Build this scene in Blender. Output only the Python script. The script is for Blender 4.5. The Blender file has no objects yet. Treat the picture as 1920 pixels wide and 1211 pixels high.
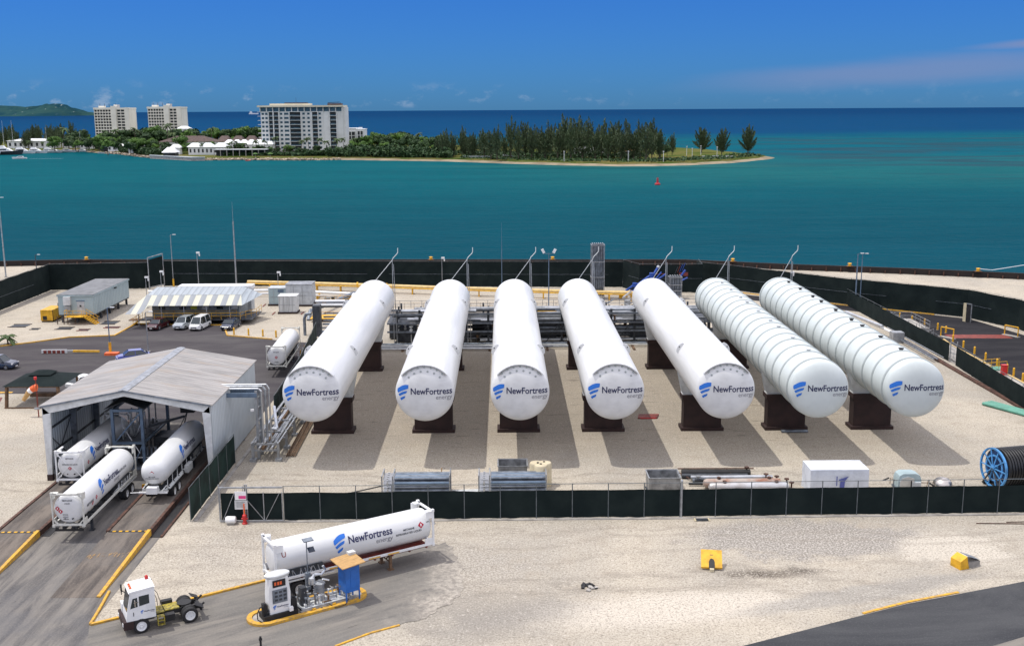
import bpy, bmesh, math, random
from mathutils import Vector, Matrix, noise
R = math.radians
random.seed(7)
scene = bpy.context.scene
COL = scene.collection
# ---------------------------------------------------------------- camera
PITCH, YAW, ROLL = R(11.12), R(0.44), R(0.33)
cam_d = bpy.data.cameras.new('camera'); cam = bpy.data.objects.new('camera', cam_d); COL.objects.link(cam)
fw = Vector((math.sin(YAW)*math.cos(PITCH), math.cos(YAW)*math.cos(PITCH), -math.sin(PITCH)))
rt = Vector((math.cos(YAW), -math.sin(YAW), 0)); up = rt.cross(fw)
r2 = rt*math.cos(ROLL) - up*math.sin(ROLL); u2 = rt*math.sin(ROLL) + up*math.cos(ROLL)
M = Matrix((r2, u2, -fw)).transposed().to_4x4(); M.translation = (0, 0, 32.6)
cam.matrix_world = M
cam_d.sensor_width = 36; cam_d.lens = 36*2030/1920; cam_d.clip_start = 1; cam_d.clip_end = 400000
scene.camera = cam
# ---------------------------------------------------------------- sky, sun, exposure
SUN_EL, SUN_ROT = R(69.4), R(-87)
world = bpy.data.worlds.new('World'); scene.world = world; world.use_nodes = True
wt = world.node_tree; wt.nodes.clear()
class NG:
    """tiny helper for building node graphs"""
    def __init__(s, t): s.t = t
    def n(s, typ, **kw):
        x = s.t.nodes.new(typ)
        for k, v in kw.items(): setattr(x, k, v)
        return x
    def put(s, sock, v):
        if isinstance(v, bpy.types.NodeSocket): s.t.links.new(v, sock)
        elif v is not None: sock.default_value = v
    def m(s, op, a, b=None, c=None, clamp=False):
        x = s.n('ShaderNodeMath', operation=op, use_clamp=clamp)
        for i, v in enumerate((a, b, c)):
            if v is not None: s.put(x.inputs[i], v)
        return x.outputs[0]
    def ss(s, v, a, b):      # smoothstep between a and b
        x = s.n('ShaderNodeMapRange', interpolation_type='SMOOTHSTEP')
        s.put(x.inputs['Value'], v); x.inputs['From Min'].default_value = a; x.inputs['From Max'].default_value = b
        return x.outputs[0]
    def mix(s, f, a, b, mode='MIX'):
        x = s.n('ShaderNodeMix', data_type='RGBA', blend_type=mode)
        s.put(x.inputs[0], f)
        for i, v in ((6, a), (7, b)):
            if isinstance(v, tuple): v = v+(1,) if len(v) == 3 else v
            s.put(x.inputs[i], v)
        return x.outputs[2]
    def noise(s, vec, scale, detail=4, rough=.55, dist=0.):
        x = s.n('ShaderNodeTexNoise'); s.put(x.inputs['Vector'], vec)
        x.inputs['Scale'].default_value = scale; x.inputs['Detail'].default_value = detail
        x.inputs['Roughness'].default_value = rough; x.inputs['Distortion'].default_value = dist
        return x.outputs['Fac']
    def vm(s, op, a, b):
        x = s.n('ShaderNodeVectorMath', operation=op); s.put(x.inputs[0], a); s.put(x.inputs[1], b); return x.outputs[0]
    def xyz(s, v):
        x = s.n('ShaderNodeSeparateXYZ'); s.put(x.inputs[0], v); return x.outputs
    def comb(s, a, b, c):
        x = s.n('ShaderNodeCombineXYZ')
        for i, v in enumerate((a, b, c)): s.put(x.inputs[i], v)
        return x.outputs[0]
    def ell(s, X, Y, cx, cy, rx, ry, soft=.5, rot=0.):   # soft ellipse mask
        dx = s.m('SUBTRACT', X, cx); dy = s.m('SUBTRACT', Y, cy)
        c, q = math.cos(rot), math.sin(rot)
        a = s.m('ADD', s.m('MULTIPLY', dx, c/rx), s.m('MULTIPLY', dy, q/rx))
        b = s.m('ADD', s.m('MULTIPLY', dx, -q/ry), s.m('MULTIPLY', dy, c/ry))
        d = s.m('SQRT', s.m('ADD', s.m('MULTIPLY', a, a), s.m('MULTIPLY', b, b)))
        return s.ss(d, 1., 1.-soft)
g = NG(wt)
sky = g.n('ShaderNodeTexSky', sky_type='NISHITA', sun_disc=False, sun_elevation=SUN_EL, sun_rotation=SUN_ROT,
          altitude=0, air_density=1.0, dust_density=0.25, ozone_density=2.5)
tc = g.n('ShaderNodeTexCoord').outputs['Generated']
sx, sy, sz = g.xyz(tc)
az = g.m('ARCTAN2', sx, sy)
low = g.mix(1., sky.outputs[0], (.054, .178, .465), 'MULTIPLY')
base = g.mix(g.m('MULTIPLY', g.ss(sz, .10, .21), .82), low, (6.9, 6.8, 7.4))      # bright fill dome added above the view to lift shadows and unlit faces
# small cumulus low over the sea, and one long thin veil to the right
cv = g.comb(g.m('MULTIPLY', az, 42.), g.m('MULTIPLY', sz, 75.), 3.1)
n1 = g.noise(cv, 1.0, 6, .6)
n2 = g.noise(g.comb(g.m('MULTIPLY', az, 9.), 7.3, 0.), 1., 2)
band = g.m('MULTIPLY', g.ss(sz, .001, .006), g.ss(sz, .030, .008))
thr = g.m('ADD', n1, g.m('MULTIPLY', n2, .35))
leftw = g.ss(az, .25, -.25)
c1 = g.m('MULTIPLY', g.m('MULTIPLY', g.ss(thr, .72, .90), band), g.m('ADD', .16, g.m('MULTIPLY', leftw, .45)))
n3 = g.noise(g.comb(g.m('MULTIPLY', az, 7.), g.m('MULTIPLY', sz, 60.), 1.7), 1., 5, .6)
veil = g.m('MULTIPLY', g.ell(az, g.m('ADD', sz, g.m('MULTIPLY', g.m('SUBTRACT', n3, .5), .012)), .36, .030, .24, .017, .8, .05), .5)
veil2 = g.m('MULTIPLY', g.ell(az, sz, .50, .054, .13, .006, .7, .06), .75)
vs = g.m('MAXIMUM', veil, veil2)
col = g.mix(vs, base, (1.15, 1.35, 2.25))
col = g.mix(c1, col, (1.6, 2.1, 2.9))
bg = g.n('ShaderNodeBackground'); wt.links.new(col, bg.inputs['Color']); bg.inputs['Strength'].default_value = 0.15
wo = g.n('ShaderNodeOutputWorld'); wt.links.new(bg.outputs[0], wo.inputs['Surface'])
sd = bpy.data.lights.new('sun', 'SUN'); sd.energy = 2.1; sd.angle = R(.5); sd.color = (1, .955, .88)
sun = bpy.data.objects.new('sun', sd); COL.objects.link(sun); sun.location = (-40, 60, 120)
sdir = Vector((-.375, .03, 1)).normalized()
sun.rotation_euler = sdir.to_track_quat('Z', 'Y').to_euler()
vs_ = scene.view_settings; vs_.view_transform = 'Standard'; vs_.look = 'None'; vs_.exposure = 0.52; vs_.gamma = 1
# ---------------------------------------------------------------- materials
def mat(name, col, rough=.6, metal=0., var=.12, scale=1.5, bump=0., bscale=None, col2=None, spec=.5, stretch=(1, 1, 1), obj=True, coat=0.):
    m = bpy.data.materials.new(name); m.use_nodes = True; t = m.node_tree; q = NG(t)
    b = t.nodes['Principled BSDF']
    b.inputs['Roughness'].default_value = rough; b.inputs['Metallic'].default_value = metal
    b.inputs['Specular IOR Level'].default_value = spec; b.inputs['Coat Weight'].default_value = coat
    pos = q.n('ShaderNodeTexCoord').outputs['Object'] if obj else q.n('ShaderNodeNewGeometry').outputs['Position']
    if stretch != (1, 1, 1): pos = q.vm('MULTIPLY', pos, stretch)
    n = q.noise(pos, scale, 5, .6)
    c2 = col2 or tuple(c*(1-2.2*var) for c in col)
    c1 = tuple(min(1, c*(1+.5*var)) for c in col)
    q.put(b.inputs['Base Color'], q.mix(q.ss(n, .35, .7), c1, c2))
    if bump:
        bn = q.n('ShaderNodeBump'); bn.inputs['Strength'].default_value = bump; bn.inputs['Distance'].default_value = .05
        q.put(bn.inputs['Height'], q.noise(pos, bscale or scale*4, 3)); t.links.new(bn.outputs[0], b.inputs['Normal'])
    return m
MT = {}
def D(k, *a, **kw): MT[k] = mat(k, *a, **kw)
D('tank_white', (.655, .665, .665), .38, var=.06, scale=.5, stretch=(1, .12, 1.6))
D('rib_grey', (.36, .40, .40), .5, var=.05)
D('tank_ribbed', (.55, .60, .595), .42, var=.04, scale=.4)
D('white_paint', (.74, .75, .75), .45, var=.06, scale=1.)
D('dull_white', (.58, .60, .60), .55, var=.10, scale=1.2)
D('cream_frame', (.60, .60, .55), .55, var=.10, scale=2.)
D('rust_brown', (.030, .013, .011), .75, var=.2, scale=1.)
D('rust', (.095, .045, .03), .85, var=.3, scale=2.)
D('red_oxide', (.20, .032, .02), .6, var=.2, scale=1.5)
D('galv', (.36, .38, .40), .45, .6, var=.15, scale=2.)
D('steel_grey', (.20, .23, .27), .5, .4, var=.2, scale=1.5)
D('steel_dark', (.055, .062, .072), .55, .3, var=.25, scale=1.5)
D('pipe_silver', (.58, .60, .62), .3, .75, var=.12, scale=1.)
D('blue_steel', (.13, .19, .27), .5, .3, var=.15, scale=1.)
D('screen', (.0060, .0110, .0115), .85, var=.3, scale=.45, spec=.12, col2=(.0125, .0200, .0195), bump=.5, bscale=1.2)
D('screen_green', (.010, .028, .024), .8, var=.25, scale=.7, spec=.2)
D('black', (.012, .012, .013), .6, var=.2)
D('rubber', (.016, .016, .017), .8, var=.2, scale=3.)
D('chrome', (.6, .56, .52), .3, 1., var=.05)
D('glass', (.015, .025, .03), .06, var=.05, spec=.8)
D('yellow', (.66, .36, .015), .55, var=.16, scale=1.5)
D('kerb_yellow', (.60, .33, .02), .7, var=.1, scale=3.2, col2=(.36, .22, .07))
D('yellow_pipe', (.60, .43, .17), .5, var=.1)
D('orange', (.75, .13, .03), .6, var=.1)
D('red', (.5, .02, .02), .5, var=.1)
D('blue_panel', (.018, .12, .42), .45, var=.12, scale=1.)
D('blue_pipe', (.015, .07, .35), .4, var=.1)
D('ply', (.45, .27, .10), .7, var=.15, scale=2., stretch=(1, 6, 1))
D('timber', (.17, .10, .055), .8, var=.2, scale=2.)
D('logo_blue', (.012, .14, .55), .5, var=.03)
D('logo_navy', (.008, .012, .07), .5, var=.03)
D('logo_grey', (.20, .20, .23), .5, var=.03)
D('print_dark', (.05, .055, .07), .6, var=.05)
D('sign_white', (.8, .8, .8), .5, var=.03)
D('pink', (.65, .05, .22), .5, var=.03)
D('car_navy', (.012, .022, .05), .25, var=.1, coat=.6)
D('car_maroon', (.05, .006, .01), .25, var=.1, coat=.6)
D('car_silver', (.42, .46, .48), .3, .3, var=.05, coat=.5)
D('car_white', (.78, .79, .78), .3, var=.03, coat=.5)
D('car_blue', (.008, .03, .28), .25, var=.08, coat=.6)
D('cabin_blue', (.33, .42, .44), .55, var=.10, scale=.8)
D('cabin_grey', (.45, .48, .50), .55, var=.12, scale=1.5)
D('office_wall', (.23, .26, .27), .6, var=.12)
D('concrete', (.36, .34, .31), .85, var=.18, scale=.8, bump=.3)
D('poly_beige', (.56, .49, .33), .5, var=.08)
D('cabin_roof', (.15, .155, .16), .6, var=.15, scale=.8)
D('galv_sheet', (.30, .31, .32), .4, .5, var=.25, scale=1.2)
D('tarp', (.62, .66, .72), .5, var=.08, scale=1.1, bump=.6, bscale=3)
D('mint', (.11, .32, .24), .5, var=.12)
D('bark', (.10, .075, .055), .9, var=.25, scale=2.)
D('hotel_wall', (.70, .71, .69), .6, var=.06, scale=.1)
D('hotel_cream', (.66, .61, .47), .6, var=.05, scale=.1)
D('tower_wall', (.78, .75, .66), .6, var=.05, scale=.1)
D('hotel_glass', (.06, .11, .14), .12, var=.35, scale=.15, spec=.8)
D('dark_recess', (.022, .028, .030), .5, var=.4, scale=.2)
D('roof_brown', (.085, .055, .048), .8, var=.2, scale=.5)
D('roof_white', (.75, .77, .78), .5, var=.06)
D('buoy_red', (.42, .02, .03), .5, var=.1)
D('black_pipe', (.010, .011, .013), .38, var=.2, scale=2.)
D('reel_dark', (.012, .05, .15), .6, var=.3)
D('reel_blue', (.08, .30, .62), .45, var=.2, scale=2.)
D('rope', (.6, .55, .4), .8, var=.1)
D('solar', (.02, .03, .05), .2, var=.1)
def leaf_mat(name, c1, c2, c3):
    m = bpy.data.materials.new(name); m.use_nodes = True; t = m.node_tree; q = NG(t); b = t.nodes['Principled BSDF']
    b.inputs['Roughness'].default_value = .65; b.inputs['Specular IOR Level'].default_value = .25
    n = q.noise(q.n('ShaderNodeTexCoord').outputs['Object'], .35, 4, .65)
    rnd = q.n('ShaderNodeObjectInfo').outputs['Random']
    a = q.mix(q.ss(n, .38, .62), c1, c2)
    q.put(b.inputs['Base Color'], q.mix(q.m('MULTIPLY', rnd, .55), a, c3)); MT[name] = m
leaf_mat('leaf_casuarina', (.046, .078, .034), (.085, .118, .052), (.060, .085, .042))
leaf_mat('leaf_broad', (.018, .046, .014), (.045, .088, .020), (.024, .056, .024))
leaf_mat('leaf_bright', (.060, .13, .020), (.10, .19, .03), (.04, .09, .02))
leaf_mat('leaf_palm', (.035, .075, .022), (.080, .12, .035), (.05, .07, .03))
# corrugated sheet materials: ribs in the bump, streaks in the colour
def sheet_mat(name, c1, c2, freq, axis=0, c3=None, rough=.45, stripe=None):
    m = bpy.data.materials.new(name); m.use_nodes = True; t = m.node_tree; q = NG(t); b = t.nodes['Principled BSDF']
    b.inputs['Roughness'].default_value = rough
    p = q.n('ShaderNodeTexCoord').outputs['Object']; X = q.xyz(p)
    st = [1., 1., 1.]; st[axis] = 5.5; st = tuple(v*.25 for v in st)
    n = q.noise(q.vm('MULTIPLY', p, st), 1., 6, .65)
    w = q.m('SINE', q.m('MULTIPLY', X[axis], freq))
    c = q.mix(q.ss(n, .38, .68), c1, c2)
    if c3: c = q.mix(q.m('MULTIPLY', q.ss(q.noise(q.vm('MULTIPLY', p, (st[0]*.6, st[1]*.6, .2)), 1., 4), .52, .7), .7), c, c3)
    if stripe: c = q.mix(q.ss(w, -.1, .1), c, stripe)
    else: c = q.mix(q.ss(w, .75, .98), c, tuple(v*.62 for v in c1))
    q.put(b.inputs['Base Color'], c)
    bn = q.n('ShaderNodeBump'); bn.inputs['Strength'].default_value = .6; bn.inputs['Distance'].default_value = .06
    q.put(bn.inputs['Height'], w); t.links.new(bn.outputs[0], b.inputs['Normal']); MT[name] = m
sheet_mat('roof_sheet', (.34, .32, .30), (.20, .19, .175), 10.5, 1, (.30, .22, .145))
sheet_mat('wall_sheet', (.56, .62, .66), (.50, .56, .60), 12., 1)
sheet_mat('office_roof', (.34, .38, .41), (.27, .31, .34), 7.2, 0)
sheet_mat('office_awning', (.52, .51, .40), (.48, .48, .40), 3.6, 0, stripe=(.24, .26, .28))
sheet_mat('cabin_side', (.34, .43, .45), (.28, .36, .39), 9., 1)
sheet_mat('box_side', (.58, .60, .60), (.44, .46, .46), 9., 0)
# ---------------------------------------------------------------- ground materials (world position)
def ground_mat(name, build, rough=.9):
    m = bpy.data.materials.new(name); m.use_nodes = True; t = m.node_tree; q = NG(t); b = t.nodes['Principled BSDF']
    b.inputs['Roughness'].default_value = rough; b.inputs['Specular IOR Level'].default_value = .0
    p = q.n('ShaderNodeNewGeometry').outputs['Position']
    c, h, s = build(q, p); q.put(b.inputs['Base Color'], c)
    if h is not None:
        bn = q.n('ShaderNodeBump'); bn.inputs['Strength'].default_value = s; bn.inputs['Distance'].default_value = .08
        q.put(bn.inputs['Height'], h); t.links.new(bn.outputs[0], b.inputs['Normal'])
    MT[name] = m
def gravel(q, p):
    X = q.xyz(p); x, y = X[0], X[1]
    big = q.noise(p, .06, 5, .6, .6); mid = q.noise(p, .45, 5, .65); fine = q.noise(p, 2.6, 4, .75); grit = q.noise(p, 14., 2, .7)
    c = q.mix(q.ss(big, .36, .66), (.485, .435, .355), (.375, .345, .295))
    c = q.mix(q.m('MULTIPLY', q.ss(mid, .45, .75), .6), c, (.34, .295, .235))
    # grey broken stone outside the fence, compacted pale sand elsewhere
    jx = q.m('ADD', x, q.m('MULTIPLY', q.m('SUBTRACT', mid, .5), 9.)); jy = q.m('ADD', y, q.m('MULTIPLY', q.m('SUBTRACT', mid, .5), 6.))
    g1 = q.ell(jx, jy, 23., 78.8, 10.5, 4.6, .35); g2 = q.ell(jx, jy, -2., 74., 5.5, 6., .8)
    g3 = q.ell(jx, jy, -21., 78., 5., 6., .8)
    peb = q.noise(p, 6.5, 3, .8)
    stone = q.mix(q.ss(peb, .40, .58), (.44, .415, .38), (.17, .158, .145))
    c = q.mix(q.m('MULTIPLY', g1, .85), c, stone); c = q.mix(q.m('MULTIPLY', q.m('MAXIMUM', g2, g3), .40), c, stone)
    # pale graded sand bank along the road, dark washed-out patch in the middle
    jy2 = q.m('ADD', y, q.m('MULTIPLY', q.m('SUBTRACT', mid, .5), 2.5))
    c = q.mix(q.m('MULTIPLY', q.ell(jx, jy2, 11., 67., 13., 3.2, .6, .16), .75), c, (.60, .545, .465))
    c = q.mix(q.m('MULTIPLY', q.ell(jx, jy2, 33.5, 76.5, 5., 4., .5), .75), c, (.58, .53, .45))
    c = q.mix(q.m('MULTIPLY', q.m('MULTIPLY', q.ell(jx, jy2, 18.8, 72.4, 5.6, 1.3, .9, .05), q.ss(peb, .36, .52)), 1.), c, (.075, .062, .052))
    c = q.mix(q.m('MULTIPLY', q.ell(jx, jy2, 1.2, 66.5, 8., 2.2, .8, .35), .45), c, (.29, .28, .265))
    # darker, streaked ground along the tank rows
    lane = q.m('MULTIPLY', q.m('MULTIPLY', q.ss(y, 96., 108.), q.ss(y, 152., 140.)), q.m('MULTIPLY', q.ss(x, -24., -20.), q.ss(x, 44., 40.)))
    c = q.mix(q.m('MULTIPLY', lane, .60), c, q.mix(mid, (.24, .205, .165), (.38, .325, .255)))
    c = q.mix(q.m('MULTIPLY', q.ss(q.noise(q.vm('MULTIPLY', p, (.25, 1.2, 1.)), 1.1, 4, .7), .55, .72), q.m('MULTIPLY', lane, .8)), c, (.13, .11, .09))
    # compacted wheel lanes in the yards, broad grey stain below the loading bay
    jw = q.m('MULTIPLY', q.m('SUBTRACT', q.noise(p, .05, 3, .5), .5), 14.)
    for y0, wd, k_ in ((91.5, .6, .6), (93.6, .6, .6), (78.5, .6, .45), (80.3, .6, .45), (69.5, .7, .55), (71.6, .7, .55), (75.0, .5, .35)):
        d_ = q.m('ABSOLUTE', q.m('SUBTRACT', q.m('ADD', y, jw), y0)); tw = q.noise(q.vm('MULTIPLY', p, (.5, 3., 1.)), .9, 4, .7)
        c = q.mix(q.m('MULTIPLY', q.m('MULTIPLY', q.ss(d_, wd, .1), q.ss(tw, .35, .6)), k_), c, (.25, .222, .185))
    c = q.mix(q.m('MULTIPLY', q.ell(x, q.m('ADD', y, q.m('MULTIPLY', q.m('SUBTRACT', mid, .5), 1.6)), 25., 69.2, 13., 1.5, .5, .31), .62), c, (.29, .28, .26))
    c = q.mix(q.m('MULTIPLY', q.ell(jx, jy, 4.5, 70.4, 3.2, .9, .8, -.1), .5), c, (.22, .195, .165))
    c = q.mix(q.m('MULTIPLY', q.ell(jx, jy, -1.5, 66.5, 9., 6.5, .9, .4), .65), c, (.235, .220, .200))
    c = q.mix(q.m('MULTIPLY', q.ss(q.noise(p, .9, 5, .75), .62, .78), .5), c, (.22, .195, .165))
    # wheel tracks in the left approach
    tr = q.noise(q.vm('MULTIPLY', p, (.3, 1.8, 1.)), .6, 4)
    c = q.mix(q.m('MULTIPLY', q.m('MULTIPLY', q.ss(tr, .52, .68), q.ss(x, -44., -58.)), .4), c, (.36, .345, .325))
    # stones
    c = q.mix(q.m('MULTIPLY', q.ss(fine, .56, .70), .75), c, (.19, .165, .138)); c = q.mix(q.m('MULTIPLY', q.ss(peb, .50, .62), .72), c, (.20, .178, .15)); c = q.mix(q.m('MULTIPLY', q.ss(peb, .44, .32), .5), c, (.68, .63, .55)); c = q.mix(q.m('MULTIPLY', q.ss(grit, .54, .72), .6), c, (.16, .145, .125))
    c = q.mix(q.m('MULTIPLY', q.ss(fine, .42, .30), .5), c, (.66, .61, .54))
    return c, q.m('ADD', fine, q.m('MULTIPLY', grit, .6)), .9
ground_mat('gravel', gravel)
def asphalt(c0, c1):
    def f(q, p):
        n = q.noise(q.vm('MULTIPLY', p, (.35, 1., 1.)), .22, 5, .65, .8); f_ = q.noise(p, 9., 2)
        c = q.mix(q.ss(n, .35, .7), c0, c1); s = q.noise(p, .7, 5, .7)
        c = q.mix(q.m('MULTIPLY', q.ss(s, .64, .74), .6), c, tuple(v*.35 for v in c0))
        return q.mix(q.m('MULTIPLY', q.ss(f_, .5, .7), .25), c, tuple(v*1.6 for v in c1)), f_, .35
    return f
ground_mat('asphalt', asphalt((.064, .059, .064), (.092, .087, .088)))
ground_mat('asphalt_dark', asphalt((.026, .026, .030), (.042, .041, .044)))
ground_mat('asphalt_road', asphalt((.048, .050, .055), (.074, .076, .080)))
def slab(ang, c0, c1, c2):
    def f(q, p):
        X = q.xyz(p); ca, sa = math.cos(ang), math.sin(ang)
        u = q.m('ADD', q.m('MULTIPLY', X[0], ca), q.m('MULTIPLY', X[1], sa)); v = q.m('ADD', q.m('MULTIPLY', X[0], -sa), q.m('MULTIPLY', X[1], ca))
        st = q.noise(q.comb(q.m('MULTIPLY', u, .16), q.m('MULTIPLY', v, 1.1), 0.), 1., 5, .62, .4)
        big = q.noise(p, .13, 4, .6, .5); f_ = q.noise(p, 8., 2)
        c = q.mix(q.ss(st, .34, .70), c0, c1); c = q.mix(q.m('MULTIPLY', q.ss(big, .40, .66), .7), c, c2)
        s = q.noise(q.comb(q.m('MULTIPLY', u, .6), q.m('MULTIPLY', v, 2.), 4.), 1.2, 5, .7)
        c = q.mix(q.m('MULTIPLY', q.ss(s, .64, .72), .7), c, (.05, .048, .046))
        return q.mix(q.m('MULTIPLY', q.ss(f_, .45, .7), .2), c, tuple(v_*1.3 for v_ in c0)), f_, .3
    return f
ground_mat('slab_lane', slab(R(90), (.205, .190, .172), (.092, .089, .090), (.125, .124, .128)))
ground_mat('slab_deck', slab(R(90), (.185, .160, .138), (.080, .072, .068), (.130, .122, .116)))
def bay_(q, p):      # concrete that disappears under drifted sand towards the open yard
    c, h, s = slab(R(33), (.215, .198, .175), (.118, .114, .110), (.165, .158, .146))(q, p); X = q.xyz(p)
    n = q.noise(p, .55, 5, .7); e = q.m('ADD', q.m('ADD', X[0], q.m('MULTIPLY', X[1], -.18)), q.m('MULTIPLY', q.m('SUBTRACT', n, .5), 9.))
    m1 = q.ss(e, -20.5, -14.0); gc = q.mix(q.ss(q.noise(p, 2.6, 4, .75), .4, .62), (.46, .42, .36), (.26, .235, .205))
    lowx = q.ss(X[0], 25., 27.)
    return q.mix(q.m('MAXIMUM', q.m('MULTIPLY', m1, q.ss(X[0], 24., 22.)), 0.), c, gc), h, s
ground_mat('slab_bay', bay_)
def grass(q, p):
    n = q.noise(p, .05, 5, .65); f_ = q.noise(p, .6, 3)
    c = q.mix(q.ss(n, .38, .62), (.060, .090, .022), (.14, .12, .045)); return q.mix(q.m('MULTIPLY', q.ss(f_, .45, .7), .6), c, (.045, .075, .02)), f_, .6
ground_mat('grass', grass)
def sand(q, p):
    n = q.noise(p, .1, 4); return q.mix(q.ss(n, .35, .7), (.29, .245, .175), (.19, .16, .115)), n, .4
ground_mat('sand', sand)
def hills_m(q, p):
    n = q.noise(q.vm('MULTIPLY', p, (.004, .0012, .012)), 1., 6, .7); c = q.mix(q.ss(n, .36, .62), (.010, .040, .056), (.024, .062, .062))  # distance haze is put into the blue-green hill colours
    s = q.noise(q.vm('MULTIPLY', p, (.03, .004, .06)), 1., 3, .6)
    return q.mix(q.m('MULTIPLY', q.ss(s, .66, .72), .7), c, (.36, .40, .40)), None, 0
ground_mat('hills', hills_m)
def water_mat():
    m = bpy.data.materials.new('water'); m.use_nodes = True; t = m.node_tree; q = NG(t); b = t.nodes['Principled BSDF']
    p = q.n('ShaderNodeNewGeometry').outputs['Position']; X = q.xyz(p); x, y = X[0], X[1]
    big = q.noise(q.vm('MULTIPLY', p, (.004, .010, 1.)), 1., 4, .6); med = q.noise(q.vm('MULTIPLY', p, (.0045, .013, 1.)), 1., 6, .68, .6)
    jy = q.m('ADD', y, q.m('MULTIPLY', q.m('SUBTRACT', big, .5), 300.))
    bay = q.mix(q.ss(y, 250., 640.), (.0005, .051, .076), (.0015, .080, .100))
    bay = q.mix(q.m('MULTIPLY', q.ss(big, .45, .7), .35), bay, (.001, .058, .090))
    # shallow shelf off the point, with reef
    shelf = q.m('MULTIPLY', q.ss(q.m('ADD', x, q.m('MULTIPLY', jy, .12)), 180., 330.), q.ss(jy, 560., 700.))
    c = q.mix(q.m('MULTIPLY', shelf, .9), bay, (.0008, .082, .118))
    near = q.m('MULTIPLY', q.ss(q.m('SUBTRACT', x, q.m('MULTIPLY', y, .01)), -60., 90.), q.m('MULTIPLY', q.ss(jy, 430., 600.), q.ss(jy, 900., 700.)))
    c = q.mix(q.m('MULTIPLY', near, .55), c, (.012, .100, .102))
    reef = q.m('MULTIPLY', q.ss(med, .47, .60), q.m('MULTIPLY', q.ss(x, 120., 260.), q.m('MULTIPLY', q.ss(jy, 480., 620.), q.ss(y, 1500., 1300.))))
    c = q.mix(q.m('MULTIPLY', reef, .75), c, (.020, .050, .070))
    c = q.mix(q.m('MULTIPLY', q.m('MULTIPLY', q.ss(med, .40, .30), shelf), .5), c, (.022, .125, .135))
    deep = q.ss(q.m('ADD', jy, q.m('MULTIPLY', x, -.25)), 1150., 1650.)
    c = q.mix(deep, c, q.mix(q.ss(y, 1500., 9000.), (.001, .042, .118), (.0008, .030, .098)))
    # turbid sandy rim and weed along the near shore of the island
    sh = q.m('MULTIPLY', q.ell(x, y, 60., 690., 170., 26., .8, -.10), .6); c = q.mix(sh, c, (.022, .10, .088))
    sh2 = q.m('MULTIPLY', q.ell(x, y, 60., 664., 140., 12., .7, -.06), .55); c = q.mix(sh2, c, (.005, .042, .050))
    rp = q.noise(q.vm('MULTIPLY', p, (.09, .30, 1.)), 1., 5, .7); wp = q.noise(q.vm('MULTIPLY', p, (.012, .030, 1.)), 1., 4, .6)
    c = q.mix(q.m('MULTIPLY', q.ss(rp, .45, .68), .32), c, q.mix(.5, c, (0., .02, .035))); c = q.mix(q.m('MULTIPLY', q.ss(wp, .42, .62), .18), c, (0., .035, .055))
    q.put(b.inputs['Base Color'], c)
    b.inputs['Roughness'].default_value = .32; b.inputs['Specular IOR Level'].default_value = 0.
    w1 = q.noise(q.vm('MULTIPLY', p, (.22, .5, 1.)), 1., 4, .6); w2 = q.noise(q.vm('MULTIPLY', p, (.03, .10, 1.)), 1., 3)
    h = q.m('ADD', q.m('MULTIPLY', w1, .6), w2)
    bn = q.n('ShaderNodeBump'); bn.inputs['Strength'].default_value = .9; bn.inputs['Distance'].default_value = 1.1
    q.put(bn.inputs['Height'], h); t.links.new(bn.outputs[0], b.inputs['Normal'])
    gl = q.n('ShaderNodeBsdfGlossy'); gl.inputs['Roughness'].default_value = .16; t.links.new(bn.outputs[0], gl.inputs['Normal'])
    mx = q.n('ShaderNodeMixShader'); mx.inputs[0].default_value = .028; t.links.new(b.outputs[0], mx.inputs[1]); t.links.new(gl.outputs[0], mx.inputs[2])
    t.links.new(mx.outputs[0], t.nodes['Material Output'].inputs['Surface']); MT['water'] = m
water_mat()
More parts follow.
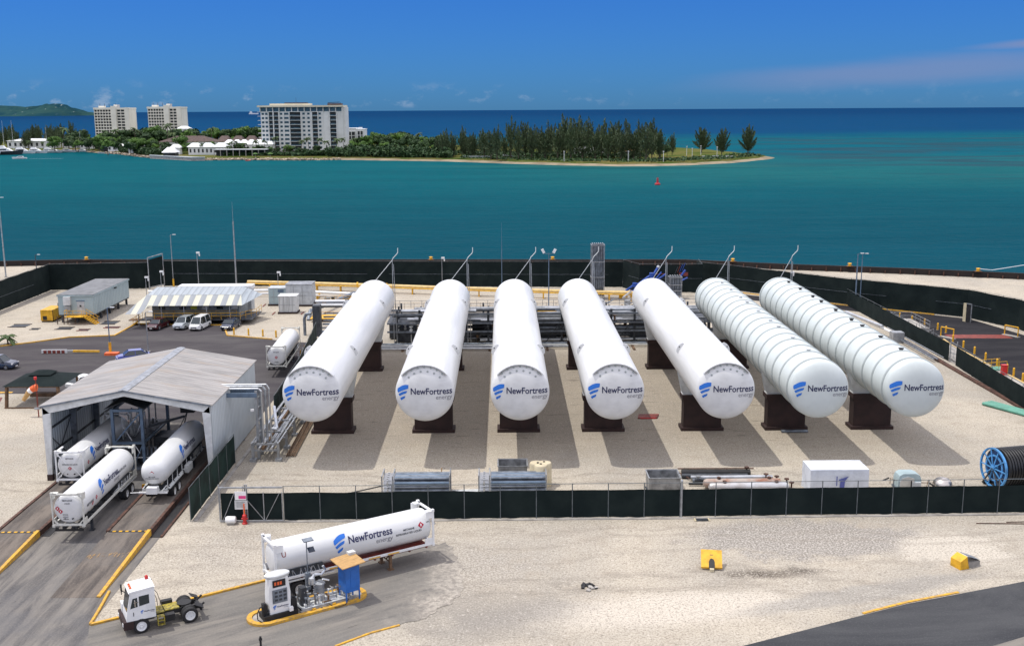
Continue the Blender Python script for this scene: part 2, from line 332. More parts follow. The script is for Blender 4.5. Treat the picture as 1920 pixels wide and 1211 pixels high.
# ---------------------------------------------------------------- mesh builder and scene tree helpers
class MB:
    def __init__(s): s.v = []; s.f = []; s.mi = []
    def add(s, vs, fs, mi=0):
        o = len(s.v); s.v += [tuple(v) for v in vs]
        for f in fs: s.f.append(tuple(i+o for i in f)); s.mi.append(mi)
        return s
    def box(s, c, d, rz=0., ry=0., rx=0., mi=0):
        x, y, z = d[0]/2, d[1]/2, d[2]/2
        m = Matrix.Translation(c) @ Matrix.Rotation(rz, 4, 'Z') @ Matrix.Rotation(ry, 4, 'Y') @ Matrix.Rotation(rx, 4, 'X')
        vs = [m @ Vector(q) for q in ((-x, -y, -z), (x, -y, -z), (x, y, -z), (-x, y, -z), (-x, -y, z), (x, -y, z), (x, y, z), (-x, y, z))]
        return s.add(vs, ((0, 3, 2, 1), (4, 5, 6, 7), (0, 1, 5, 4), (1, 2, 6, 5), (2, 3, 7, 6), (3, 0, 4, 7)), mi)
    def bb(s, x0, x1, y0, y1, z0, z1, mi=0): return s.box(((x0+x1)/2, (y0+y1)/2, (z0+z1)/2), (x1-x0, y1-y0, z1-z0), mi=mi)
    def tube(s, a, b, r, r1=None, n=10, mi=0):
        a, b = Vector(a), Vector(b); d = (b-a).normalized(); r1 = r if r1 is None else r1
        u = d.orthogonal().normalized(); w = d.cross(u); vs = []
        for p, q in ((a, r), (b, r1)):
            for i in range(n): t = 2*math.pi*i/n; vs.append(p + u*math.cos(t)*q + w*math.sin(t)*q)
        fs = [(i, (i+1) % n, n+(i+1) % n, n+i) for i in range(n)] + [tuple(range(n-1, -1, -1)), tuple(range(n, 2*n))]
        return s.add(vs, fs, mi)
    def path(s, pts, r, n=8, mi=0):
        for a, b in zip(pts, pts[1:]): s.tube(a, b, r, n=n, mi=mi)
        return s
    def bar(s, a, b, w, h=None, mi=0):     # rectangular bar between two points
        a, b = Vector(a), Vector(b); d = b-a; L = d.length; h = h or w
        q = d.to_track_quat('X', 'Z').to_matrix().to_4x4(); m = Matrix.Translation((a+b)/2) @ q
        x, y, z = L/2, w/2, h/2
        vs = [m @ Vector(k) for k in ((-x, -y, -z), (x, -y, -z), (x, y, -z), (-x, y, -z), (-x, -y, z), (x, -y, z), (x, y, z), (-x, y, z))]
        return s.add(vs, ((0, 3, 2, 1), (4, 5, 6, 7), (0, 1, 5, 4), (1, 2, 6, 5), (2, 3, 7, 6), (3, 0, 4, 7)), mi)
    def lathe(s, prof, o=(0, 0, 0), ax='Z', n=32, mi=0, caps=True):    # prof: (radius, distance along the axis)
        vs = []; o = Vector(o)
        for r, t in prof:
            for i in range(n):
                a = 2*math.pi*i/n; c, q = r*math.cos(a), r*math.sin(a)
                vs.append(o + Vector({'Z': (c, q, t), 'Y': (c, t, q), 'X': (t, c, q)}[ax]))
        fs = []
        for k in range(len(prof)-1):
            for i in range(n):
                j = (i+1) % n; f = (k*n+i, k*n+j, (k+1)*n+j, (k+1)*n+i); fs.append(f if ax != 'Y' else f[::-1])
        a = tuple(range(n)); b = tuple(range((len(prof)-1)*n, len(prof)*n))
        if not caps: return s.add(vs, fs, mi)
        fs += [a[::-1], b] if ax != 'Y' else [a, b[::-1]]
        return s.add(vs, fs, mi)
    def prism(s, pts, z0, z1, mi=0):
        n = len(pts); ar = sum(pts[i][0]*pts[(i+1) % n][1]-pts[(i+1) % n][0]*pts[i][1] for i in range(n))
        if ar < 0: pts = pts[::-1]
        vs = [(x, y, z0) for x, y in pts]+[(x, y, z1) for x, y in pts]
        return s.add(vs, [tuple(range(n-1, -1, -1)), tuple(range(n, 2*n))]+[(i, (i+1) % n, n+(i+1) % n, n+i) for i in range(n)], mi)
    def profy(s, pts, x0, x1, mi=0):      # outline in (y,z) swept along x
        n = len(pts); vs = [(x0, y, z) for y, z in pts]+[(x1, y, z) for y, z in pts]
        return s.add(vs, [tuple(range(n-1, -1, -1)), tuple(range(n, 2*n))]+[(i, (i+1) % n, n+(i+1) % n, n+i) for i in range(n)], mi)
    def build(s, name, mats, parent=None, loc=None, smooth=True):
        me = bpy.data.meshes.new(name); me.from_pydata(s.v, [], s.f)
        if isinstance(mats, str): mats = [mats]
        for m in mats: me.materials.append(MT[m])
        if len(mats) > 1: me.polygons.foreach_set('material_index', s.mi)
        if smooth:
            bm = bmesh.new(); bm.from_mesh(me); bmesh.ops.recalc_face_normals(bm, faces=bm.faces); bm.to_mesh(me); bm.free()
            me.polygons.foreach_set('use_smooth', [True]*len(me.polygons)); me.set_sharp_from_angle(angle=R(32))
        o = bpy.data.objects.new(name, me); COL.objects.link(o)
        if parent: o.parent = parent
        if loc: o.location = loc
        return o
def tag(o, label, cat, group=None):
    o['label'] = label; o['category'] = cat
    if group: o['group'] = group
    return o
def thing(name, label, cat, loc=(0, 0, 0), rz=0., group=None):
    o = bpy.data.objects.new(name, None); COL.objects.link(o); o.empty_display_size = .5
    o.location = loc; o.rotation_euler = (0, 0, rz); return tag(o, label, cat, group)
def struct(o, kind='structure'): o['kind'] = kind; return o
def part(name, parent, m, *boxes):
    b = MB()
    for q in boxes: b.bb(*q)
    return b.build(name, m, parent)
KIDS = {}
def dup(root, loc, rz=0., label=None, group=None, scale=None):
    kids = KIDS.get(root.name)
    if kids is None: kids = KIDS[root.name] = [(c, list(c.children)) for c in root.children]
    r = root.copy(); COL.objects.link(r); r.location = loc; r.rotation_euler = (0, 0, rz)
    if label: r['label'] = label
    if group: r['group'] = group
    if scale: r.scale = scale
    for c, gs in kids:
        k = c.copy(); COL.objects.link(k); k.parent = r
        for q in gs: h = q.copy(); COL.objects.link(h); h.parent = k
    return r
def sheet(name, pts, z, m, kind='structure'):
    me = bpy.data.meshes.new(name); bm = bmesh.new(); vs = [bm.verts.new((x, y, z)) for x, y in pts]; f = bm.faces.new(vs)
    if f.normal.z < 0 or f.calc_area() and (bm.normal_update() or f.normal.z < 0): f.normal_flip()
    bmesh.ops.triangulate(bm, faces=bm.faces); bm.to_mesh(me); bm.free(); me.materials.append(MT[m])
    o = bpy.data.objects.new(name, me); COL.objects.link(o)
    if kind: o['kind'] = kind
    return o
# lettering: a text outline turned into a mesh and laid on a surface function f(u, v) -> point
def text_mesh(body, size, bold=0.):
    c = bpy.data.curves.new('t', 'FONT'); c.body = body; c.size = size; c.offset = bold; c.resolution_u = 3
    o = bpy.data.objects.new('t', c); COL.objects.link(o); me = bpy.data.meshes.new_from_object(o)
    bpy.data.objects.remove(o); w = max([v.co.x for v in me.vertices] or [0]); return me, w
def decal(name, me, f, m, parent, step=.15, u0=0., v0=0., wscale=1.):
    bm = bmesh.new(); bm.from_mesh(me)
    for v in bm.verts: v.co.x = v.co.x*wscale+u0; v.co.y += v0
    for ax in (0, 1):
        lo = min(v.co[ax] for v in bm.verts); hi = max(v.co[ax] for v in bm.verts); k = lo+step
        while k < hi and step:
            co = [0, 0, 0]; co[ax] = k; no = [0, 0, 0]; no[ax] = 1
            bmesh.ops.bisect_plane(bm, geom=bm.verts[:]+bm.edges[:]+bm.faces[:], plane_co=co, plane_no=no); k += step
    for v in bm.verts: v.co = Vector(f(v.co.x, v.co.y))
    out = bpy.data.meshes.new(name); bm.to_mesh(out); bm.free(); out.materials.append(MT[m])
    o = bpy.data.objects.new(name, out); COL.objects.link(o); o.parent = parent; return o
def poly_mesh(polys):
    me = bpy.data.meshes.new('p'); bm = bmesh.new()
    for P in polys: bm.faces.new([bm.verts.new((x, y, 0)) for x, y in P])
    bmesh.ops.triangulate(bm, faces=bm.faces); bm.to_mesh(me); bm.free(); return me
def logo(parent, f, w, step=.3):
    """wing mark and two-line wordmark; f maps (u, v) in metres from the wordmark's left baseline; w total width"""
    k = w/4.35
    def curve(x0, y0, x1, y1, sag, n=6): return [(x0+(x1-x0)*i/n, y0+(y1-y0)*i/n + sag*math.sin(math.pi*i/n)) for i in range(n+1)]
    P = []
    P.append(curve(0.02, .62, .92, .98, .13)+[(.90, .72)]+curve(.84, .66, .06, .30, .03)+[(0, .42)])
    P.append(curve(.08, .18, .80, .50, .06)+[(.78, .40), (.72, .31)]+curve(.66, .28, .18, .03, .02))
    P.append(curve(.22, -.14, .64, .08, .03)+[(.62, -.05), (.56, -.13)]+curve(.52, -.16, .34, -.30, .02)+[(.28, -.28)])
    me = poly_mesh([[(x*k, (y-.10)*k) for x, y in p] for p in P]); decal('logo_mark', me, f, 'logo_blue', parent, step)
    t, tw = text_mesh('NewFortress', .72*k, .013*k); decal('wordmark', t, f, 'logo_navy', parent, step, 1.05*k, .12*k, 3.3*k/tw)
    t, tw = text_mesh('energy', .50*k, 0.); decal('wordmark', t, f, 'logo_grey', parent, step, (4.35-1.28)*k, -.30*k, 1.28*k/tw)
# ================================================================ SETTING
o = sheet('water', [(-60000, -200), (60000, -200), (60000, 190000), (-60000, 190000)], -2.5, 'water')
quay = [(-420, 236), (-109, 233.5), (-94, 235), (38.8, 228.4), (58.9, 220.4), (80.6, 213.5), (100.4, 205.6), (420, 92)]
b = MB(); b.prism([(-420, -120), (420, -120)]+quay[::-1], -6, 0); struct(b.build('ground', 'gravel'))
sheet('car_park', [(-110, 150), (-71.7, 151), (-68.2, 153.5), (-64.2, 157), (-57.8, 158), (-57.6, 161.8), (-57.9, 167), (-40.9, 165), (-42.2, 161.5), (-40.8, 157.4),
      (-33.8, 154.5), (-27.5, 152), (-26.6, 124), (-26.6, 108), (-40.5, 108), (-46, 124.2), (-54.6, 124.6), (-110, 125)], .012, 'asphalt')
sheet('concrete_lane', [(-40, 50), (-22, 50), (-27, 65.3), (-27, 112), (-40, 112)], .02, 'slab_lane')
def rough_edge(P, k0, k1, amp):
    out = []
    for i, p in enumerate(P):
        q = P[(i+1) % len(P)]; out.append(p)
        if k0 <= i < k1:
            n = max(2, int(math.dist(p, q)/.35))
            for j in range(1, n): f = j/n; x, y = p[0]+(q[0]-p[0])*f, p[1]+(q[1]-p[1])*f; out.append((x+amp*noise.noise(Vector((x*.9, y*.9, 1))), y+amp*noise.noise(Vector((x*.9, y*.9, 7)))))
    return out
sheet('loading_bay_slab', rough_edge([(-27, 65.3), (-24.9, 66.6), (-21.4, 69), (-17, 71.8), (-5.6, 78.3), (-4.6, 78.6), (-3.9, 77.6), (-3.3, 74.5), (-2.9, 70.5), (-3.6, 68.0), (-5.2, 65.9), (-8.5, 63.9), (-10.6, 62.1), (-22, 50)], 4, 11, .55), .028, 'slab_bay')
sheet('access_road', [(-8, 50), (14.5, 61.7), (26.8, 67.3), (36.2, 70.6), (90, 86), (90, 62), (33, 61.6), (8, 48)], .02, 'asphalt_road')
sheet('verge_slab', [(27, 50), (29.5, 61.2), (33.2, 62.9), (60, 70), (60, 50)], .03, 'slab_bay')
sheet('perimeter_road', [(62.6, 95), (62.6, 147), (63, 150), (60.6, 171), (35, 191), (37.5, 195), (58.5, 178), (73.2, 166.5), (76, 153), (76, 95)], .012, 'asphalt_dark')
sheet('pavement', [(58.9, 95), (62.5, 95), (62.5, 147), (61, 165), (58.9, 168)], .10, 'concrete')
sheet('road_hump_paint', [(64.4, 152.0), (73.2, 151.6), (73.2, 154.2), (64.4, 154.6)], .03, 'red_oxide')
sheet('painted_strip', [(-62.5, 119.6), (-57.6, 119.6), (-58.6, 122.9), (-63.5, 122.9)], .03, 'red_oxide')
for i, P in enumerate([[(-70, 125.2), (-58.5, 125.0), (-58.5, 125.5), (-70, 125.7)], [(-58.6, 128), (-57.6, 133.5), (-57.4, 133.5), (-58.4, 128)], [(-53, 128), (-51.8, 134), (-51.6, 134), (-52.8, 128)]]):
    sheet('road_marking', P, .03, 'yellow')
# worn stencil on the weighbridge ramp
# ---------------------------------------------------------------- quay wall with its bollards
def polyline_wall(mb, pts, th, z0, z1):
    for (x0, y0), (x1, y1) in zip(pts, pts[1:]):
        d = Vector((x1-x0, y1-y0, 0)); L = d.length; a = math.atan2(d.y, d.x)
        mb.box(((x0+x1)/2, (y0+y1)/2, (z0+z1)/2), (L, th, z1-z0), rz=a)
    return mb
D('quay_rust', (.018, .012, .010), .9, var=.4, scale=.6, col2=(.012, .010, .010), bump=.5)
t = thing('quay_wall', 'long dark rusty sheet pile quay wall along the water', 'quay wall', (0, 0, 0))
polyline_wall(MB(), quay, .5, -5, 1.2).build('sheet_piling', 'quay_rust', t)
b = MB(); n_ = 0
for (x0, y0), (x1, y1) in zip(quay[1:], quay[2:]):
    L = math.hypot(x1-x0, y1-y0); k = int(L/2.6)
    for i in range(k):
        f = (i+.5)/k; b.box((x0+(x1-x0)*f, y0+(y1-y0)*f-.45, .35), (.22, .4, .5+.6*random.random()), rz=math.atan2(y1-y0, x1-x0))
b.build('pile_pan', 'rust', t)
bo = None
bspots = [(-90.5, 234.1, 'behind the dark fence near its left corner'), (-15.5, 230.4, 'between the second and third tank'), (10.5, 229.2, 'right of the twin floodlight'), (48.0, 224.4, 'behind the sixth tank'), (70.0, 216.4, 'right of the last tank'), (92.5, 208.2, 'with the mooring line near the right edge')]
for x, y, w in bspots:
    if bo is None:
        bo = thing('mooring_bollard', '', 'bollard', (0, 0, 0), 0, 'yellow mooring bollards on the quay edge')
        MB().lathe([(.42, 0), (.42, .1), (.24, .13), (.22, .3), (.42, .42), (.38, .55), (.15, .6)], n=14).build('bollard_post', 'yellow', bo)
        MB().bb(-.7, .7, -.5, .5, -.12, .0).build('base_plate', 'rust', bo); r = bo
    else: r = dup(bo, (0, 0, 0))
    r.location = (x, y, 1.32); r['label'] = 'yellow mooring bollard on the quay edge '+w
tag(MB().path([(92.6, 208.2, 1.75), (96, 210, 1.2), (101, 213, 1.3), (118, 221, 2.2)], .07, 6).build('mooring_line', 'sign_white'), 'pale mooring line running out over the water from the quay', 'rope')
# ---------------------------------------------------------------- fences
D('steel_post', (.13, .15, .16), .55, .3, var=.2, scale=1.)
def resample(pts, step):
    out = [Vector((*pts[0], 0))]
    for a, b_ in zip(pts, pts[1:]):
        a = Vector((*a, 0)); b_ = Vector((*b_, 0)); n = max(1, round((b_-a).length/step))
        out += [a+(b_-a)*(i/n) for i in range(1, n+1)]
    return out
def fence(name, pts, h, zs, label, step=3.05, m='screen', wav=.08, rail=True, seam=None, seed=0, post_r=.04, front=0.):
    """posts with a top rail; the screen cloth hangs on the camera side, its top edge sagging between the posts"""
    rnd = random.Random(seed); t = thing(name, label, 'fence', (pts[0][0], pts[0][1], 0)); org = Vector((pts[0][0], pts[0][1], 0))
    P = [p-org for p in resample(pts, step)]
    pm = MB().tube((0, 0, -.2), (0, 0, h), post_r, n=6).build('post', 'steel_post', t, P[0])
    for p in P[1:]: q = pm.copy(); COL.objects.link(q); q.parent = t; q.location = p
    S = [p-org for p in resample(pts, .38)]; rows = 5; vs = []; fs = []
    for i, p in enumerate(S):
        d = (S[min(i+1, len(S)-1)]-S[max(i-1, 0)]).normalized(); nrm = Vector((d.y, -d.x, 0)); nrm = nrm if nrm.dot(-(p+org)) > 0 else -nrm
        sg = noise.noise(Vector((i*.13, seed*3.1, 0)))*wav + noise.noise(Vector((i*.9, seed, 5)))*wav*.3
        for k in range(rows+1):
            z = zs[0]+(zs[1]-zs[0])*k/rows + (sg if k == rows else 0) - (abs(noise.noise(Vector((i*.3, 9, seed))))*.12 if k == 0 else 0)
            off = .0+ .05*noise.noise(Vector((i*.2, k*.6, seed)))
            vs.append(p + nrm*(front+off) + Vector((0, 0, z)))
    for i in range(len(S)-1):
        for k in range(rows): a = i*(rows+1)+k; fs.append((a, a+rows+1, a+rows+2, a+1))
    mb = MB(); mb.add(vs, fs); mb.build('screen_cloth', m, t)
    if rail:
        b = MB()
        for a, c in zip(P, P[1:]): b.tube(a+Vector((0, 0, h-.03)), c+Vector((0, 0, h-.03)), .028, n=6)
        b.build('top_rail', 'steel_post', t)
    if seam:
        b = MB(); d0 = None
        for z, lo, hi in seam:
            k0, k1 = int(lo*(len(S)-1)), int(hi*(len(S)-1))
            for i in range(k0, k1):
                d = (S[i+1]-S[i]).normalized(); nr = Vector((d.y, -d.x, 0)); nr = (nr if nr.dot(-(S[i]+org)) > 0 else -nr)*(front+.07)
                b.bar(S[i]+nr+Vector((0, 0, z+noise.noise(Vector((i*.4, 1, seed)))*.05)), S[i+1]+nr+Vector((0, 0, z+noise.noise(Vector(((i+1)*.4, 1, seed)))*.05)), .02, .035)
        b.build('seam_rope', 'steel_grey', t)
    return t
FX = -17.9
fence('screened_fence', [(FX, 83.27), (14.2, 83.3), (46, 83.6), (70, 84)], 3.0, (.12, 2.42), 'low black screened fence running across the front of the tank yard', step=3.0, seed=1)
MB().tube((0, 0, -.2), (0, 0, 3.05), .09, n=8)
fence('side_fence', [(-25.5, 83.3), (-25.5, 98.2)], 2.9, (.1, 2.75), 'dark green screened fence beside the right wall of the loading shed', m='screen_green', seed=2, step=3)
fence('side_fence', [(-24.6, 112), (-25.2, 130), (-27.0, 153)], 2.9, (.1, 2.75), 'dark green screened fence along the left side of the first tank', m='screen_green', seed=3)
fence('tall_fence', [(-84.7, 118), (-84.7, 200.5), (-66.6, 202)], 5.0, (.1, 4.95), 'tall black two tier screen fence at the far left corner', step=3, seed=4, seam=[(2.3, .02, .75)], front=.13)
fence('tall_fence', [(-64.6, 204.8), (-40, 203.4), (-20, 202), (22.2, 199.5)], 4.9, (.1, 4.8), 'tall black two tier screen fence behind the office and the first tanks', seed=5, seam=[(2.45, .02, .45), (2.45, .5, .97)], front=.13)
fence('tall_fence', [(22.3, 199.2), (24.6, 193.4), (35.8, 193.0), (36.2, 199)], 5.3, (.1, 5.1), 'black screen fence stepping forward behind the blue pipework', seed=6, seam=[(2.6, .1, .9)], front=.13)
fence('tall_fence', [(36.3, 201), (58.4, 179.2), (73.2, 167.5), (77, 158), (77.6, 150), (76.6, 120)], 4.6, (.1, 4.5), 'tall black screen fence curving round the perimeter road on the right', seed=7, seam=[(2.2, .05, .38), (2.2, .46, .56)], front=.13)
fence('yard_fence', [(57.9, 181), (58.2, 137.4)], 2.75, (.1, 2.5), 'black screened fence between the last tank and the perimeter road', seed=8, step=3, front=.12)
fence('yard_fence', [(58.2, 135.2), (57.2, 118), (56.4, 92)], 2.75, (.1, 2.5), 'black screened fence at the right edge of the tank yard', seed=9, step=3, front=.12)
# corner gate frame at the far fence
t = thing('tall_gate', 'tall pale steel gate frame at the step in the far left fence', 'gate', (-66.2, 200.5, 0))
b = MB(); b.tube((0, 0, 0), (0, 0, 6), .1, n=8).tube((1.6, 3.8, 0), (1.6, 3.8, 6.3), .1, n=8).bar((0, 0, 6), (1.6, 3.8, 6.3), .14).bar((0, 0, .4), (1.6, 3.8, .4), .12).build('frame', 'galv', t)
MB().add([(0, .05, .5), (1.6, 3.75, .5), (1.6, 3.75, 5.9), (0, .05, 5.6)], [(0, 1, 2, 3)]).build('screen_cloth', 'screen', t)
# front gate
t = thing('sliding_gate', 'screened sliding gate with diagonal braces at the left end of the front fence', 'gate', (-23.1, 83.15, 0))
b = MB()
for x in (0.1, 1.95, 3.6, 5.1): b.tube((x, 0, .1), (x, 0, 2.8 if x < .2 else 2.5), .045, n=8)
b.bar((0, 0, 2.92), (5.15, 0, 2.92), .12, .12); b.tube((0, 0, .12), (5.15, 0, .12), .04, n=6)
for a, c in (((.25, 0, .15), (1.25, 0, 2.45)), ((1.95, 0, 2.3), (3.6, 0, .15)), ((3.7, 0, .15), (4.9, 0, 2.45)), ((0, 0, 2.9), (5.1, 0, 2.9))): b.bar(a, c, .05)
b.build('gate_frame', 'galv', t)
MB().add([(.15, .06, .15), (5.15, .06, .15), (5.15, .06, 2.42), (.15, .06, 2.45)], [(0, 1, 2, 3)]).build('screen_cloth', 'screen', t)
b = MB()
for x in (0, 2.1, 2.25): b.tube((x, .1, 0), (x, .1, 3.15), .06, n=8)
b.build('gate_post', 'galv', t)
t = thing('notice_board', 'white double notice board with a pink panel on the front gate', 'sign', (-21.2, 82.98, 0))
MB().bb(-.55, .35, 0, .04, 1.95, 2.65).build('board', 'sign_white', t); MB().bb(-.6, .45, 0, .04, 1.15, 1.9).build('board', 'dull_white', t)
MB().bb(-.25, .33, -.02, 0, 2.05, 2.3).build('pink_panel', 'pink', t); MB().tube((.1, .06, 0), (.1, .06, 3.1), .035, n=6).build('pole', 'galv', t)
b = MB()
for i in range(5): b.bb(-.45, .25 - .1*(i % 2), -.015, 0, 1.35+i*.1, 1.37+i*.1)
b.build('print_lines', 'print_dark', t)
t = thing('fire_hydrant', 'red hydrant standing at the foot of the front gate', 'hydrant', (-21.0, 82.75, 0))
MB().lathe([(.22, 0), (.22, .08), (.14, .12), (.14, .6), (.19, .63), (.17, .75), (.06, .85)], n=12).build('barrel', 'red', t)
MB().tube((-.25, 0, .45), (.25, 0, .45), .075, n=10).build('outlet', 'red', t); MB().tube((0, 0, .85), (0, 0, 1.7), .06, n=8).build('riser', 'orange', t)
t = thing('motor_unit', 'small white gate motor housing beside the red hydrant', 'motor', (-22.1, 82.7, 0))
MB().lathe([(.25, -.4), (.3, -.3), (.3, .3), (.25, .4)], o=(0, 0, .38), ax='X', n=14).build('housing', 'white_paint', t); MB().bb(-.3, .3, -.2, .2, 0, .12).build('base', 'concrete', t)
t = thing('corner_post', 'thick galvanised gate post in the middle of the front fence', 'post', (14.3, 83.25, 0))
MB().tube((0, 0, -.1), (0, 0, 3.15), .09, n=10).build('post', 'galv', t); MB().lathe([(.11, 3.15), (.06, 3.25), (.01, 3.28)], n=10).build('cap', 'galv', t)
# pale concrete footing strips under the fences
for pts, n_ in (([(-23, 83.1), (14.2, 83.1), (46, 83.4), (70, 83.8)], 'front'), ([(-25.15, 83.4), (-25.0, 112)], 'side')):
    b = MB()
    P = resample(pts, 2.4)
    for a, c in zip(P, P[1:]):
        q = (random.random()-.5)*.06; b.bar(a+Vector((0, q, .0)), c+Vector((0, q, .0)), .30, .16)
    struct(b.build('kerb_strip', 'concrete'))
# ---------------------------------------------------------------- kerbs
def kerb(pts, label, m='kerb_yellow', w=.22, h=.16, z=0, name='painted_kerb'):
    b = MB(); P = [Vector((x, y, z+h/2)) for x, y in pts]
    for i, (a, c) in enumerate(zip(P, P[1:])):
        d = (c-a).normalized(); b.bar(a-d*.03, c+d*.03, w, h+.003*(i % 2))
    return tag(b.build(name, m), label, 'kerb')
kerb([(-100, 150.2), (-71.7, 151.1), (-68.2, 153.6), (-64.2, 157.1), (-57.9, 158.1)], 'curved yellow kerb between car park and gravel on the left')
kerb([(-57.9, 158.1), (-57.7, 166.9)], 'short yellow kerb beside the office steps')
kerb([(-57.9, 167.1), (-41, 165.2)], 'yellow kerb behind the parked cars')
kerb([(-41, 165.1), (-42.3, 161.5), (-41.0, 157.5), (-33.8, 154.6)], 'yellow kerb round the gravel corner with four bollards')
kerb([(-26.95, 65.35), (-27.15, 67.6), (-27.45, 70.2)], 'thin yellow kerb at the gravel point in front of the yard tractor', w=.16)
kerb([(-26.9, 65.3), (-24.9, 66.55), (-21.4, 68.95), (-17.0, 71.8), (-14.5, 73.3)], 'yellow kerb behind the white yard tractor and dispenser')
kerb([(-10.6, 62.2), (-8.6, 63.9), (-6.9, 64.9)], 'worn yellow kerb at the lower edge of the loading bay', w=.14, h=.08)
kerb([(23.5, 66.0), (26.9, 67.55), (31, 69.0)], 'faded yellow kerb edge along the road at lower right', w=.2, h=.06)
kerb([(62.45, 98), (62.45, 147), (62.9, 151)], 'cream kerb in front of the yellow bollards on the right', m='yellow_pipe')
kerb([(38.5, 196.2), (57.9, 178.6), (69, 170.0)], 'yellow kerb under the perimeter fence on the right')
# loading island kerb (rounded ends)
isl = []
c0, c1 = Vector((-15.75, 66.05)), Vector((-10.75, 69.25)); dv = (c1-c0).normalized(); nv = Vector((-dv.y, dv.x)); ang = math.atan2(dv.y, dv.x)
for k in range(13): a = ang-math.pi/2+math.pi*k/12; isl.append(c1+Vector((math.cos(a), math.sin(a)))*1.05)
for k in range(13): a = ang+math.pi/2+math.pi*k/12; isl.append(c0+Vector((math.cos(a), math.sin(a)))*1.05)
isl.append(isl[0])
kerb([(p.x, p.y) for p in isl], 'rounded yellow kerb of the fuelling island', w=.34, h=.2)
b = MB(); b.prism([(p.x, p.y) for p in isl[:-1]], .0, .11); struct(b.build('traffic_island', 'concrete'))
# ---------------------------------------------------------------- weighbridges
def weighbridge(x0, x1, label, ramp_to, kerbx):
    t = thing('weighbridge', label, 'weighbridge', ((x0+x1)/2, 80.4, 0)); w = (x1-x0)/2
    b = MB(); b.bb(-w, w, 0, 31, .0, .36); b.build('deck', 'slab_deck', t)
    b = MB(); b.profy([(0, .36), (0, .0), (ramp_to, .0), (ramp_to, .03)], -w, w); b.build('ramp', 'slab_deck', t)
    for s in (-1, 1): MB().bb(s*w-.12, s*w+.12, .05, 31, .02, .46).build('edge_beam', 'rust', t)
    b = MB(); n = 12
    for i in range(n):
        if i % 2: b.bb(-w+.15+(2*w-.3)*i/n, -w+.15+(2*w-.3)*(i+1)/n, -.06, .16, .36, .40)
    b.build('hazard_strip', 'yellow', t)
    b = MB(); b.bb(-w+.1, w-.1, -.08, .18, .355, .375); b.build('joint', 'black', t)
    b = MB(); b.profy([(0, .55), (0, .0), (ramp_to, 0), (ramp_to, .12)], kerbx*w-.13, kerbx*w+.13); b.build('ramp_kerb', 'kerb_yellow', t)
    return t
weighbridge(-31.2, -27.9, 'raised weighbridge lane with yellow ramp kerb, right of the middle lane', -11.0, 1)
weighbridge(-39.9, -36.6, 'raised weighbridge lane at the far left, its ramp leaving the picture', -9.0, 1)
# worn yellow stencil letters on the ramp
t = thing('ramp_stencil', 'worn orange stencilled lettering across the right weighbridge ramp', 'marking', (-29.6, 76.2, .25))
D('worn_stencil', (.34, .20, .07), .8, var=.2, scale=5., col2=(.14, .12, .10)); st = random.Random(9); P_ = []
for i in range(9):
    x = -1.5+i*.34+(i > 3)*.12
    for k in range(st.choice((2, 3, 3))): a_ = st.choice((0, 1.57, 1.1, 1.9)); cx, cy = x+st.uniform(0, .2), st.uniform(-.35, .35); dx, dy = math.cos(a_)*st.uniform(.06, .13), math.sin(a_)*st.uniform(.15, .42); P_.append([(cx-dx-.035, cy-dy-.03), (cx+dx-.03, cy+dy), (cx+dx+.05, cy+dy+.02), (cx-dx+.03, cy-dy+.02)])
decal('stencil_marks', poly_mesh(P_), lambda u, v: (u, v, v*.031), 'worn_stencil', t, 0)
# recessed drain channel beside the right weighbridge
t = thing('drain_channel', 'dark drainage channel with a rusty edge right of the right weighbridge', 'drain', (-27.2, 80, 0))
MB().bb(-.55, .25, 0, 14, .02, .06).build('channel', 'black', t); MB().bb(.25, .42, 0, 14, 0, .14).build('channel_edge', 'rust', t)
t = thing('channel_plate', 'dark strip of open channel right of the left weighbridge', 'drain', (-36.2, 80.4, 0))
MB().bb(-.2, .45, 0, 12, .022, .05).build('channel', 'black', t)
# small rubble heap
t = thing('broken_slab', 'broken black debris in a washout on the gravel below the fence', 'debris', (5.7, 70.1, 0)); rr = random.Random(3)
for i in range(9):
    MB().box((0, 0, .06), (.2+.35*rr.random(), .15+.2*rr.random(), .10), rz=rr.random()*3, rx=rr.random()*.5).build('fragment', 'black' if i % 3 else 'concrete', t, (rr.uniform(-.8, .5), rr.uniform(-.4, .6), 0))
